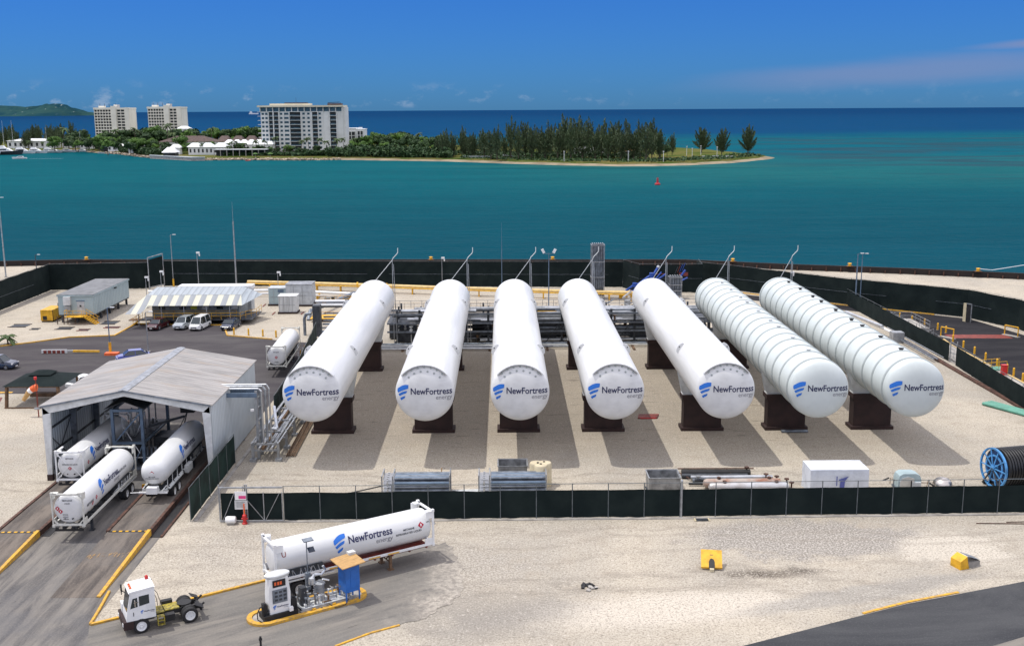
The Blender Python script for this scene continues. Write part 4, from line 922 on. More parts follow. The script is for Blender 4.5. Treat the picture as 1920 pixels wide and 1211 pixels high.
b = MB(); b.lathe([(.46, .98), (.46, 1.05), (.05, 1.07)], o=(-1.35, 0, 0), n=20).bb(-1.7, -1.1, -.5, .5, .88, .98); b.build('fifth_wheel', 'black', t)
for s in (-1, 1): MB().bar((-1.9, s*.75, 1.12), (-2.4, s*.8, .85), .62, .04).build('mud_flap', 'black', t)
b = MB(); b.bar((-2.25, -1.0, .75), (-2.25, 1.0, .75), .12, .18).bar((-2.3, .5, .8), (-2.55, .5, .95), .1).bar((-2.3, -.5, .8), (-2.6, -.5, 1.05), .1); b.build('rear_crossmember', 'black', t)
b = MB(); b.path([(.6, .3, 2.6), (.35, .35, 2.2), (.2, .4, 1.6), (.25, .3, 1.0)], .02, 5).path([(.6, .1, 2.4), (.4, .2, 1.8), (.3, .1, 1.0)], .02, 5).tube((.56, -.4, 1), (.56, -.4, 2.9), .06, n=8); b.build('air_hose', 'black', t)
def tside(u, v): return (1.55-u, 1.128, 1.42+v)
logo(t, tside, .85, 0)
b = MB(); b.bb(1.96, 2.0, 1.12, 1.14, 1.3, 1.55); b.build('door_handle', 'black', t)
# ================================================================ FUELLING ISLAND
IA = R(32.6); iz = .11
t = thing('dispenser', 'tall white fuel dispenser with a dark screen on a black base', 'fuel dispenser', (-14.95, 66.35, iz), IA)
MB().bb(-1.15, 1.15, -.55, .55, 0, .35).build('base', 'black', t)
b = MB(); pts = [(-.70, .35), (.70, .35), (.74, 1.6), (.62, 2.75), (-.62, 2.75), (-.74, 1.6)]; n = 6
vs = [(x, -.38+.05*(z > 2), z) for x, z in pts]+[(x, .38, z) for x, z in pts]
b.add(vs, [tuple(range(n)), tuple(range(2*n-1, n-1, -1))]+[(i, n+i, n+(i+1) % n, (i+1) % n) for i in range(n)]); b.build('cabinet', 'white_paint', t)
MB().lathe([(.8, 2.75), (.86, 2.82), (.86, 2.92), (.76, 2.98), (.3, 3.0)], n=28).build('canopy', 'dull_white', t).scale = (1, .55, 1)
MB().bb(-.45, .42, -.40, -.34, 2.15, 2.62).build('display', 'black', t)
for x in (-.28, -.08, .1): MB().box((x, -.405, 2.4), (.13, .015, .22)).build('red_digit', 'orange', t)
MB().bb(-.5, .5, -.42, -.38, 1.05, 1.98).build('control_panel', 'steel_grey', t)
b = MB()
for i in range(3):
    for j in range(3): b.bb(-.36+j*.3, -.16+j*.3, -.435, -.42, 1.2+i*.26, 1.34+i*.26)
b.build('panel_button', 'steel_dark', t)
logo(t, lambda u, v: (-.5+u, -.415, .72+v), 1.05, 0)
for s in (-1, 1):
    b = MB(); P = [(s*.78, -.1+.0, .5), (s*1.0, -.2, 1.15), (s*1.12, -.25, .9), (s*1.15, -.3, .35)]; b.path(P, .07, 8); b.bb(s*.95-.13, s*.95+.13, -.3, .2, .35, 1.05); b.build('nozzle_holder', 'black', t)
b = MB(); b.path([(-1.0, -.2, .9), (-1.35, -.3, 1.0), (-1.6, -.45, .7), (-1.6, -.5, .3), (-1.35, -.55, .08), (-1.0, -.55, .12)], .035, 7); b.path([(1.05, -.2, .5), (1.4, -.5, .2), (1.8, -.7, .06), (2.3, -.6, .08), (2.5, -.3, .2)], .035, 7); b.build('hose', 'black', t)
MB().bb(.55, .8, -.62, -.42, .35, .62).build('junction_box', 'sign_white', t)
t = thing('pump_skid', 'pump skid crowded with silver pipes and valves beside the blue cabinet', 'pump', (-12.4, 68.05, iz), IA); rr = random.Random(11)
b = MB(); b.bb(-1.7, 1.9, -.75, .75, .18, .26)
for s in (-1, 1): b.bb(-1.8, 2.0, s*.72-.07, s*.72+.07, 0, .18)
b.build('skid_base', 'galv', t)
MB().bb(-1.6, 1.8, -.7, .7, .262, .27).build('stained_tray', 'dull_white', t)
MB().lathe([(.01, .2), (.3, .22), (.3, 1.25), (.36, 1.27), (.36, 1.36), (.1, 1.42), (.1, 1.55), (.01, 1.56)], o=(-.05, .1, .1), n=18).build('pump_vessel', 'galv', t)
MB().lathe([(.24, 1.3), (.24, 1.5), (.2, 1.72), (.01, 1.8)], o=(-.5, .35, .1), n=14).build('vessel_head', 'pipe_silver', t)
MB().bb(-1.55, -1.15, -.3, .2, .25, 1.55).build('control_box', 'steel_dark', t)
for i in range(52):
    x, y = rr.uniform(-1.6, 1.7), rr.uniform(-.65, .65); z = rr.uniform(.3, 1.25); d = rr.choice(((1, 0), (0, 1))); l = rr.uniform(.2, .7)
    b = MB(); b.path([(x, y, .26), (x, y, z), (x+d[0]*l, y+d[1]*l*.6, z)], rr.choice((.03, .045, .07)), 6)
    b.lathe([(.09, z-.05), (.09, z+.05)], o=(x, y, 0), n=8); b.build('valve_pipe', rr.choice(('pipe_silver', 'galv', 'white_paint', 'steel_grey', 'timber')), t)
b = MB(); b.path([(-.5, .35, 1.75), (-.3, .4, 2.0), (.2, .35, 1.9), (.5, .4, 2.15), (.35, .4, 2.45)], .09, 8).path([(-.05, .1, 1.5), (.1, -.1, 1.75), (.5, -.2, 1.6)], .07, 8); b.build('lagged_pipe', 'pipe_silver', t)
b = MB(); b.path([(-1.7, -.6, .2), (-1.3, -1.0, -.05), (-.8, -1.05, -.07), (-.3, -.8, .1)], .025, 6).path([(.2, -.75, .2), (.5, -1.15, .0), (1.2, -1.2, .05), (1.6, -.8, .2)], .025, 6); b.build('cable', 'black', t)
for x in (-.9, .55): MB().box((x, -.82, .12), (.22, .1, .14)).build('bracket', 'yellow', t)
t = thing('control_cabinet', 'blue cabinet on legs under a tan plywood roof', 'cabinet', (-10.62, 68.55, iz), R(36))
MB().bb(-.48, .58, -.50, .55, .75, 2.62).build('cabinet_body', 'blue_panel', t)
b = MB()
for x in (-.44, .54):
    for y in (-.46, .5): b.bb(x-.04, x+.04, y-.04, y+.04, 0, .75)
b.build('leg', 'blue_panel', t)
MB().box((.02, .05, 2.78), (1.75, 1.75, .06), ry=R(-3), rx=R(4)).build('plywood_roof', 'ply', t)
MB().box((.65, .75, 2.95), (.5, .4, .22)).build('roof_box', 'dull_white', t); MB().bb(-.1, .3, -.52, -.5, 1.0, 2.3).build('door', 'blue_panel', t)
t = thing('solar_pole', 'thin grey pole with two small solar panels beside the pump skid', 'pole', (-13.35, 68.5, iz), IA)
MB().tube((0, 0, 0), (0, 0, 4.3), .04, n=6).build('pole', 'steel_grey', t); MB().bb(-.16, .16, -.12, .12, .8, 2.0).build('battery_box', 'steel_grey', t)
MB().box((.1, 0, 4.32), (.7, .42, .04), rx=R(14)).build('solar_panel', 'solar', t); MB().box((.3, -.05, 3.6), (.45, .40, .04), rx=R(38)).build('solar_panel', 'solar', t)
MB().box((.1, 0, 4.345), (.66, .38, .006), rx=R(14)).build('panel_glass', 'steel_grey', t)
t = thing('short_post', 'short black marker post at the bottom edge of the picture', 'post', (-15.2, 62.1, .03)); MB().tube((0, 0, 0), (0, 0, .75), .07, n=8).build('post', 'black', t); MB().tube((0, 0, .5), (0, 0, .62), .11, n=8).build('collar', 'black', t)
# ================================================================ CABINS AND OFFICE
def stairs(parent, x, y, z, dirx, n, w, m='yellow', name='stairs'):
    b = MB()
    for i in range(n): b.box((x+dirx*(i+.5)*.28, y, z-(i+.5)*z/n), (.28, w, .05))
    for s in (-1, 1):
        b.bar((x, y+s*w/2, z), (x+dirx*n*.28, y+s*w/2, 0), .06, .2)
        b.bar((x, y+s*w/2, z+1), (x+dirx*n*.28, y+s*w/2, 1), .05).bar((x, y+s*w/2, z+.5), (x+dirx*n*.28, y+s*w/2, .5), .04)
        for i in range(0, n+1, 2): b.bar((x+dirx*i*.28, y+s*w/2, z-i*z/n), (x+dirx*i*.28, y+s*w/2, z-i*z/n+1), .045)
    return b.build(name, m, parent)
def rail(b, pts, z, h=1.05, step=1.8, w=.05):
    P = resample(pts, step)
    for p in P: b.bar(p+Vector((0, 0, z)), p+Vector((0, 0, z+h)), w)
    for a, c in zip(P, P[1:]):
        for k in (h, h*.5): b.bar(a+Vector((0, 0, z+k)), c+Vector((0, 0, z+k)), w)
    return b
t = thing('site_cabin', 'long pale blue site cabin on supports beside the yellow generator', 'cabin', (-70.2, 168.6, 0))
MB().bb(0, 5.5, 0, 16.5, 1.3, 4.35).build('wall', 'cabin_side', t)
b = MB(); b.bb(-.12, 5.62, -.12, 16.6, 4.35, 4.5); b.build('roof', 'cabin_roof', t); MB().bb(5.5, 5.66, -.14, 16.62, 4.22, 4.44).bb(-.14, 5.64, -.16, -.02, 4.22, 4.44).build('roof_trim', 'cabin_blue', t)
b = MB()
for x in (.4, 2.7, 5.1):
    for y in (.4, 4, 8, 12, 16): b.bb(x-.15, x+.15, y-.15, y+.15, 0, 1.3)
b.bb(0.05, 5.45, .1, 16.4, 1.1, 1.28); b.build('support', 'steel_dark', t)
MB().bb(1.0, 2.1, -.55, 0, 2.9, 4.2).build('air_conditioner', 'dull_white', t); MB().bb(1.15, 2.05, -.62, -.02, 2.0, 2.8).build('air_conditioner', 'galv', t)
k = MB().bb(2.95, 4.1, -.05, 0, 1.3, 3.4).build('door', 'cabin_grey', t); MB().bb(3.35, 3.65, -.08, -.05, 2.55, 2.85).build('window', 'glass', k); MB().bb(2.85, 4.2, -.07, 0, 3.42, 3.55).build('lintel', 'blue_steel', t)
MB().bb(5.5, 5.75, 9.5, 10.2, 3.9, 4.05).build('wall_lamp', 'black', t)
b = MB(); b.bb(1.6, 4.4, -1.9, 0, 1.18, 1.26); b.build('landing', 'yellow', t); rail(MB(), [(1.6, 0), (1.6, -1.9), (4.3, -1.9)], 1.26, 1.0, 1.2).build('railing', 'yellow', t)
stairs(t, 4.4, -.95, 1.25, 1, 7, 1.3)
for x in (.2, 1.2, 1.8, 3.0): MB().tube((x, -1.3, 0), (x, -1.3, 1.25), .07, n=6).build('support', 'rust', t)
t = thing('generator', 'yellow diesel generator box on the gravel left of the long cabin', 'generator', (-73.4, 169.2, 0))
b = MB(); b.bb(0, 1.9, 0, 4.2, .25, 1.95); b.build('enclosure', 'yellow', t); MB().bb(.1, 1.8, .1, 4.1, 0, .25).build('skid', 'black', t)
MB().bb(.35, 1.0, -.03, .0, .35, 1.0).build('grille', 'black', t); MB().bb(1.9, 1.92, .05, .25, .25, 1.95).bb(1.9, 1.92, 2.4, 2.46, .25, 1.95).build('panel_seam', 'black', t); MB().tube((1.5, 3.4, 1.95), (1.5, 3.4, 2.5), .08, n=8).build('exhaust', 'steel_dark', t)
t = thing('green_cabinet', 'dark green electrical cabinet between generator and long cabin', 'cabinet', (-72.0, 176.5, 0)); MB().bb(0, 1.7, 0, 1.4, .1, 2.3).build('housing', 'mint_dark' if 'mint_dark' in MT else 'screen_green', t); MB().bb(-.1, 1.8, -.1, 1.5, 0, .1).build('base', 'concrete', t); MB().bb(-.06, 1.76, -.06, 1.46, 2.3, 2.36).build('lid', 'screen_green', t)
pit = [(-75.5, 166.3, 2.6, 2.2), (-67.6, 164.0, 2.3, 1.6), (-64.2, 162.6, 1.6, 1.0), (-72, 163.6, 1.2, .8), (-62.2, 168.2, 2.3, 2.4), (-60.5, 164.4, 2.2, .8)]
for i, (x, y, w, d) in enumerate(pit):
    t = thing('service_pit', 'dark covered pit in the gravel '+('in front of the yellow generator', 'left of the cabin stairs foot', 'right of the cabin stairs foot', 'furthest left near the kerb', 'beside the long cabin wall', 'with a red rim near the office steps')[i], 'pit', (x, y, 0), 0, 'dark pits in the gravel near the long cabin')
    MB().bb(-w/2, w/2, -d/2, d/2, .008, .03).build('cover', 'steel_dark', t)
    b = MB(); b.bb(-w/2-.1, w/2+.1, -d/2-.1, -d/2, 0, .1).bb(-w/2-.1, w/2+.1, d/2, d/2+.1, 0, .1); b.build('rim', 'red_oxide' if i in (5, 2) else 'rust_brown', t)
# office with awning roof
t = thing('site_office', 'long raised site office with striped awning roof and yellow railings', 'office', (-56.2, 167.2, 0))
MB().bb(.6, 14.6, 1.7, 6.6, .9, 3.9).build('wall', 'office_wall', t)
e0, e1 = 3.15, 3.9
b = MB(); b.add([(-1.2, -1.6, 3.15), (15.6, -1.6, 3.15), (14.9, 1.2, 4.35), (.0, 1.2, 4.35)], [(0, 1, 2, 3)]); b.add([(-1.2, -1.6, 3.08), (15.6, -1.6, 3.08), (14.9, 1.2, 4.28), (.0, 1.2, 4.28)], [(3, 2, 1, 0)]); b.build('awning', 'office_awning', t)
b = MB(); b.add([(0, 1.2, 4.37), (14.9, 1.2, 4.37), (14.5, 5.0, 5.05), (.6, 5.0, 5.05), (.3, 8.0, 4.3), (14.7, 8.0, 4.3)], [(0, 1, 2, 3), (3, 2, 5, 4)]); b.add([(14.9, 1.2, 4.36), (15.6, -1.6, 3.14), (17.6, 4.2, 3.9), (14.5, 5.0, 5.05)], [(0, 1, 2, 3)])
b.build('roof', 'office_roof', t)
MB().add([(-1.2, -1.6, 3.15), (0, 1.2, 4.36), (-.9, 1.0, 3.2), (-1.7, -4.2, 2.3), (.6, -4.0, 2.35), (1.1, -1.6, 3.14)], [(0, 1, 2), (3, 4, 5, 0), (0, 2, 3)]).build('awning_wing', 'office_awning', t)
for x in (-.6, 3, 6.5, 10, 13.6, 15.2): MB().bar((x, -1.3, 0), (x, -1.3, 3.2), .1).build('awning_post', 'galv', t)
b = MB(); b.bb(-.4, 15.2, -1.4, 1.7, .75, .9); b.bb(14.6, 17.0, -1.4, 5.6, .75, .88); b.build('deck', 'steel_dark', t)
MB().bb(.2, 14.8, 1.5, 6.6, .1, .75).build('underframe', 'black', t)
rail(rail(MB(), [(.4, -1.4), (15.2, -1.4), (17.0, 2.0), (17.0, 5.6)], .9, 1.05, 1.5), [(1, 1.3), (14, 1.3)], .9, .9, 3).build('railing', 'yellow', t)
stairs(t, -.4, -.6, .9, -1, 5, 1.2); b = MB(); b.bb(-2.2, -.4, -1.3, .1, .75, .88); b.build('landing', 'timber', t)
for x, m_ in ((2.2, 'glass'), (5.4, 'glass'), (7.2, 'sign_yellow'), (9.0, 'dull_white'), (11.3, 'glass'), (13.6, 'dull_white')):
    if m_ == 'sign_yellow': D('sign_yellow', (.6, .6, .03), .5); 
    MB().bb(x-.5, x+.5, 1.62, 1.7, 2.0, 3.0).build('window' if m_ == 'glass' else 'notice', m_, t)
b = MB(); b.bb(3.2, 15.2, 7.2, 9.6, 4.2, 4.8); b.build('white_roof_unit', 'white_paint', t)
b = MB(); b.bb(3.4, 15.0, 7.3, 9.5, .6, 4.2); b.build('rear_cabin', 'cabin_grey', t)
# three boxes
def boxcab(name, label, pos, d, m, roof, base='rust_brown'):
    t = thing(name, label, 'container', pos); x, y, z = d
    MB().bb(0, x, 0, y, .3, z).build('wall', m, t); MB().bb(-.08, x+.08, -.08, y+.08, z, z+.1).build('roof', roof, t)
    MB().bb(-.15, x+.15, -.2, y+.1, .02, .3).build('base', base, t)
    b = MB()
    for px, q in ((-.9, 1), (x+.9, 1)): b.bar((px, -.9, .06), (px, y*.6, .06), .16, .1)
    b.build('base_rail', 'red_oxide', t); MB().bb(x*.28, x*.30, -.03, 0, .5, z-.2).bb(x*.62, x*.64, -.03, 0, .5, z-.2).bb(.2, x-.2, -.03, 0, z*.5, z*.5+.06).build('door_bar', 'galv', t)
    return t
boxcab('small_container', 'small white container in front of the two larger grey boxes', (-36.9, 175.0, 0), (2.9, 2.3, 2.9), 'box_side', 'white_paint')
t = boxcab('equipment_cabin', 'pale equipment cabin with a small blue window behind the small container', (-40.1, 182.5, 0), (3.0, 2.6, 3.0), 'cabin_side', 'cabin_grey'); MB().bb(1.6, 2.6, -.04, 0, 2.3, 2.8).build('window', 'blue_steel', t)
boxcab('equipment_cabin', 'large grey equipment cabin right of the one with a blue window', (-37.0, 181.8, 0), (4.4, 3.6, 3.7), 'cabin_grey', 'galv_sheet')
# ================================================================ CARS
def car(label, pos, rz, m, van=0, L=4.6):
    t = thing('parked_car', label, 'van' if van == 2 else 'car', pos, rz, 'cars in the car park'); h = L/2; w = .9
    H = (1.45, 1.72, 1.9)[van]; hood = (.95, 1.05, 1.05)[van]; wx = ((-1.9, -1.1, .55, 1.25), (-2.2, -1.9, .55, 1.3), (-2.25, -2.0, 1.0, 1.75))[van]
    def loft(sec):      # sections (x, half width, z0, z1)
        vs = []; n = 6
        for x, hw, z0, z1 in sec: vs += [(x, -hw, z0), (x, -hw*1.0, z0+(z1-z0)*.55), (x, -hw*.86, z1), (x, hw*.86, z1), (x, hw, z0+(z1-z0)*.55), (x, hw, z0)]
        fs = [(k*n+i, (k+1)*n+i, (k+1)*n+(i+1) % n, k*n+(i+1) % n) for k in range(len(sec)-1) for i in range(n)]
        return vs, fs+[tuple(range(n)), tuple(range(len(vs)-1, len(vs)-n-1, -1))]
    b = MB(); b.add(*loft([(-h, w*.82, .45, .8), (-h+.12, w*.95, .3, .92), (-h+.9, w, .25, .96), (0, w, .25, .97), (1.1, w, .25, hood), (h-.55, w*.97, .25, hood-.08), (h-.12, w*.88, .3, hood-.2), (h, w*.7, .4, .65)])); b.build('body', m, t)
    xa, xb, xc, xd = wx
    g_ = MB(); vs = []; n = 4
    for x, hw, z0, z1 in ((xa, .80, .93, .98), (xb, .78, .9, H), (xc, .78, .9, H), (xd, .80, .93, 1.0)): vs += [(x, -hw-.06, z0), (x, -hw*.78 if z1 > 1.1 else -hw, z1), (x, hw*.78 if z1 > 1.1 else hw, z1), (x, hw+.06, z0)]
    g_.add(vs, [(k*n+i, (k+1)*n+i, (k+1)*n+(i+1) % n, k*n+(i+1) % n) for k in range(3) for i in range(4)]+[(0, 1, 2, 3), (15, 14, 13, 12)]); g_.build('windows', 'glass', t)
    r_ = MB(); r_.bb(xb+.02, xc-.02, -.60, .60, H-.03, H+.04); r_.build('roof', m, t)
    for s in (-1, 1):
        b = MB(); b.bar((xd-.02, s*.78, .98), (xc, s*.62, H), .06); b.bar((xa+.02, s*.78, .95), (xb, s*.62, H), .07); b.bar(((xb+xc)/2, s*.83, .95), ((xb+xc)/2, s*.62, H), .07); b.build('pillar', m, t)
        for x in (-h+.95, h-.95):
            k = MB().lathe([(.2, -.1), (.31, -.11), (.335, -.06), (.335, .06), (.31, .11), (.2, .1)], ax='Y', n=14, caps=False).build('wheel', 'rubber', t, (x, s*.84, .335)); MB().lathe([(.2, s*.09), (.02, s*.10), (.02, s*.05)], ax='Y', n=10).build('rim', 'galv', k)
        MB().box((h-.17, s*.62, hood-.28), (.16, .34, .15)).build('headlight', 'sign_white', t); MB().box((xd-.15, s*.95, 1.0), (.12, .2, .12)).build('mirror', m, t)
    MB().box((h-.03, 0, .56), (.08, .9, .16)).build('grille', 'black', t); MB().box((h+.01, 0, .42), (.05, .42, .11)).build('number_plate', 'sign_white', t)
    return t
car('dark maroon car parked nose out left of the silver one', (-53.1, 163.6, .015), R(-100), 'car_maroon')
car('silver four wheel drive parked between the maroon car and the white van', (-49.2, 164.0, .015), R(-100), 'car_silver', 1, 4.8)
car('white people carrier with a black grille parked beside the silver car', (-46.6, 163.3, .015), R(-98), 'car_white', 2, 4.8)
car('dark navy car parked alone by the gravel corner', (-41.9, 163.2, .015), R(-96), 'car_navy')
car('dark navy pickup at the far left edge of the car park', (-65.8, 137.8, .015), R(-8), 'car_navy', 1, 5.0)
car('bright blue car partly hidden behind the shed roof', (-49.6, 141.6, .015), R(202), 'car_blue', 0, 4.4)
car('white car mostly hidden behind the gazebo and shed roof', (-50.8, 127.6, .015), R(60), 'car_white', 0, 4.4)
# ================================================================ POSTS AND LAMPS
b0 = None
def bollard(x, y, label, group, h=1.0, z=0):
    global b0
    if b0 is None:
        b0 = thing('bollard', label, 'bollard', (0, 0, 0), 0, group); MB().lathe([(.13, 0), (.13, 1.0), (.08, 1.07), (.01, 1.09)], n=12).build('post', 'yellow', b0); MB().lathe([(.17, 0), (.17, .05)], n=12).build('collar', 'concrete', b0); r = b0
    else: r = dup(b0, (0, 0, 0), 0, label, group)
    r.location = (x, y, z)
for i, (x, y) in enumerate([(-40.2, 158.3), (-37.9, 157.7), (-35.6, 156.9), (-33.5, 156.1)]): bollard(x, y, ('leftmost', 'second from left', 'third from left', 'rightmost')[i]+' of the four yellow bollards on the gravel corner', 'four yellow bollards on the gravel corner')
rb = [(62.0, 166.0), (63.0, 163.5), (64.0, 161.0), (64.6, 157.5), (64.9, 155.2), (63.4, 149.0), (63.2, 145.0), (63.1, 141.2), (63.0, 137.6), (62.9, 134.0), (62.8, 131.0), (62.7, 129.0), (62.6, 126.4), (62.5, 122.5), (62.5, 118.5)]
nm = ('farthest', 'second farthest', 'third farthest', 'fourth farthest', 'fifth farthest, just behind the yellow hoop', 'first in front of the yellow hoop', 'second in front of the yellow hoop', 'third in front of the yellow hoop', 'fourth in front of the yellow hoop', 'fifth in front of the yellow hoop, by the yellow rails', 'sixth in front of the yellow hoop', 'seventh in front of the yellow hoop, beside the red box', 'eighth in front of the yellow hoop', 'ninth in front of the yellow hoop', 'last before the right edge')
for (x, y), n_ in zip(rb, nm): bollard(x, y, n_.replace('in front of', 'before')+' yellow bollard on the right', 'yellow bollards along the perimeter road', z=.1)
h0 = None
for x, y, l, rz in ((63.9, 152.3, 'yellow hoop barrier at the left end of the red road hump', R(-62)), (73.6, 153.2, 'yellow hoop barrier at the right end of the red road hump', R(-62))):
    t = thing('hoop_barrier', l, 'barrier', (x, y, 0), rz, 'yellow hoop barriers at the red hump'); MB().path([(-1.1, 0, 0), (-1.1, 0, 1.45), (1.1, 0, 1.45), (1.1, 0, 0)], .09, 8).build('hoop', 'yellow', t); MB().bb(-1.35, 1.35, -.3, .3, 0, .12).build('footing', 'concrete', t)
t = thing('red_cabinet', 'small red box between yellow bollards on the right pavement', 'box', (61.9, 129.9, .1)); MB().bb(-.3, .3, -.3, .3, 0, 1.2).build('box_body', 'red', t); MB().bb(-.34, .34, -.34, .34, 1.2, 1.26).build('lid', 'red', t)
t = thing('guard_rails', 'yellow guard rails crossing the right pavement', 'railing', (61, 133.2, .1)); rail(rail(MB(), [(-2.3, 0), (2.4, 1.2)], 0, 1.0, 1.2), [(-2.0, -1.6), (2.6, -.4)], 0, 1.0, 1.2).build('rail', 'yellow', t); MB().bb(-2.2, 2.2, -1.2, .6, 0, .12).build('slab', 'mint', t)
t = thing('pavement_railing', 'thin grey handrail along the pavement beside the right fence', 'railing', (59.4, 0, .1)); rail(MB(), [(0, 96), (0, 134.5)], 0, 1.1, 2.2, .045).build('rail', 'galv', t); rail(MB(), [(0, 139), (0, 150), (2.8, 153)], 0, 1.1, 2.2, .045).build('rail', 'galv', t)
t = thing('concrete_platform', 'small concrete platform with grey rails beyond the right fence', 'platform', (59.2, 155.0, 0)); MB().bb(0, 3.2, 0, 7.5, 0, .9).build('base', 'concrete', t); rail(MB(), [(3.2, 0), (3.2, 7.5), (0, 7.5), (0, 0)], .9, 1.0, 1.8).build('railing', 'galv', t); stairs(t, 1.6, -.6, .9, 1, 4, .9, 'galv')
t = thing('gate_gap', 'narrow see through pedestrian gate between the two right fences', 'gate', (58.2, 135.3, 0))
b = MB()
for y in (0, 2.0): b.tube((0, y, 0), (0, y, 3.1), .07, n=6)
for z in (.2, 1.4, 2.7): b.bar((0, 0, z), (0, 2, z), .05)
for i in range(7): b.bar((0, .25*i+.2, .2), (0, .25*i+.2, 2.7), .02)
b.build('gate_frame', 'galv', t); MB().bb(-.1, 1.6, -.9, -.7, .2, .35).build('latch_bar', 'black', t)
t = thing('fence_doorway', 'pale doorway opening in the tall right fence', 'door', (71.9, 163.9, 0), R(-52)); MB().bb(-.9, -.4, -.1, 0, 0, 2.9).build('doorway_lining', 'poly_beige', t); MB().bb(.4, .5, -.2, 0, 0, 2.9).bb(-.4, .5, -.2, 0, 2.8, 2.9).build('door_frame', 'galv', t); MB().bb(-.4, .4, -.12, -.06, 0, 2.8).build('door', 'black', t)
def lamp(name, label, x, y, h, kind, r=.09, m='galv', base=False):
    t = thing(name, label, 'lamp post' if kind in ('twin', 'cam', 'head') else 'mast', (x, y, 0)); MB().tube((0, 0, 0), (0, 0, h), r, r*.6, n=8).build('pole', m, t)
    if base: MB().tube((0, 0, 0), (0, 0, 1.6), r*1.9, n=10).build('pole_base', 'yellow', t)
    if kind == 'twin':
        b = MB(); b.bar((-.9, 0, h-.1), (.9, 0, h-.1), .08); b.build('cross_arm', m, t)
        for s in (-1, 1): MB().box((s*.95, -.1, h+.35), (.42, .25, .75), ry=s*R(28)).build('floodlight', 'white_paint', t)
    if kind == 'cam':
        MB().box((.22, -.1, h+.05), (.6, .3, .28)).build('camera_housing', 'white_paint', t); MB().tube((.45, 0, h-.2), (.45, 0, h-.6), .15, .1, n=8).build('dome', 'white_paint', t)
    if kind == 'head':
        MB().bar((0, 0, h), (.6, 0, h+.1), .06).build('arm', m, t); MB().box((.7, 0, h+.08), (.55, .3, .12)).build('lamp_head', 'dull_white', t)
    if kind == 'needle': MB().tube((0, 0, h), (0, 0, h+3.6), .035, .012, n=5).build('spike', m, t)
    MB().bb(-.25, .25, -.25, .25, 0, .12).build('footing', 'concrete', t)
    return t
lamp('light_mast', 'tall slim mast with a small lamp behind the office roof left', -62.6, 203.5, 9.9, 'head', base=True)
lamp('lightning_mast', 'thick grey lightning mast rising above the office roof right', -50.2, 201.5, 12.6, 'needle', .17)
lamp('camera_pole', 'white camera pole standing against the fence behind the office', -56.7, 199.5, 7.0, 'cam', base=False)
lamp('camera_pole', 'short camera pole over the left end of the office roof', -60.5, 181.5, 5.2, 'cam', .07)
lamp('camera_pole', 'camera pole near the middle of the office roof', -57.6, 180.5, 6.3, 'cam', .07)
lamp('camera_pole', 'white camera pole behind the three small cabins', -40.6, 193, 4.2, 'cam', .07)
lamp('camera_pole', 'camera pole between the first and second vent masts', -11.4, 199, 5.8, 'cam', .07)
lamp('light_mast', 'very tall slim mast behind the third tank', -.3, 196.5, 9.0, 'needle', .08, 'blue_steel')
lamp('floodlight_pole', 'twin headed floodlight pole between the third and fourth tank', 7.6, 179.9, 9.1, 'twin', .1, 'blue_steel')
lamp('light_mast', 'left of two close grey masts beyond the seventh tank', 58.3, 176.3, 9.1, 'head', .14, 'blue_steel')
lamp('light_mast', 'right of two close grey masts, with a yellow base, beyond the seventh tank', 59.2, 176.7, 9.0, 'head', .10, 'blue_steel', True)
lamp('light_mast', 'grey blue mast with a yellow foot in the middle of the car park', -54.2, 146.0, 6.4, 'head', .1, 'blue_steel', True)
lamp('light_mast', 'grey mast rising behind the shed ridge in the car park', -49.3, 146.9, 5.6, 'head', .1)
lamp('light_mast', 'tall pale lamp mast cut by the left edge of the picture', -100.6, 217.5, 16.0, 'head', .16)
lamp('light_mast', 'short dark post with a lamp beyond the left fence', -98.0, 226.0, 3.4, 'head', .12, 'steel_dark')
lamp('camera_pole', 'camera pole right of the last tank against the fence', 50.0, 186.0, 4.6, 'cam', .07)
t = thing('mast_base', 'orange block and painted barrier lying at the foot of the car park mast', 'barrier', (-53.9, 145.6, 0)); MB().bb(-.7, 1.1, -.9, .1, .02, .35).build('block', 'orange', t); MB().bar((-5.6, .9, .3), (-1.9, .6, .3), .3, .25).build('yellow_pole', 'yellow', t)
b = MB()
for i in range(5): b.bar((-9.6+i*.62, .8-.0*i, .25), (-9.2+i*.62, .8, .25), .35, .4)
b.build('striped_barrier', 'pink_red' if 'pink_red' in MT else 'red_oxide', t); MB().bar((-6.4, .8, .4), (-5.6, .9, .4), .12).bar((-9.9, .8, .3), (-6.4, .8, .3), .16, .5).build('barrier_board', 'dull_white', t)
# gazebo and windsock
t = thing('gazebo', 'gazebo with dark roof and timber posts beside the windsock', 'gazebo', (-56.0, 118.4, 0))
b = MB(); b.add([(-.3, -.3, 2.5), (6.3, -.3, 2.5), (6.3, 6.1, 2.5), (-.3, 6.1, 2.5), (2, 2.2, 3.25), (4.0, 2.2, 3.25), (4.0, 3.8, 3.25), (2, 3.8, 3.25)], [(0, 1, 5, 4), (1, 2, 6, 5), (2, 3, 7, 6), (3, 0, 4, 7), (3, 2, 1, 0)])
b.add([(1.7, 1.9, 3.3), (4.3, 1.9, 3.3), (4.3, 4.1, 3.3), (1.7, 4.1, 3.3), (2.4, 2.7, 3.6), (3.6, 2.7, 3.6), (3.6, 3.4, 3.6), (2.4, 3.4, 3.6)], [(0, 1, 5, 4), (1, 2, 6, 5), (2, 3, 7, 6), (3, 0, 4, 7), (4, 5, 6, 7), (3, 2, 1, 0)]); b.build('roof', 'screen', t)
for x in (.1, 5.8):
    for y in (.1, 5.6): MB().bar((x-.25*(x < 1), y, 0), (x, y, 2.5), .55 if y < 1 else .2, .2).build('post', 'timber', t)
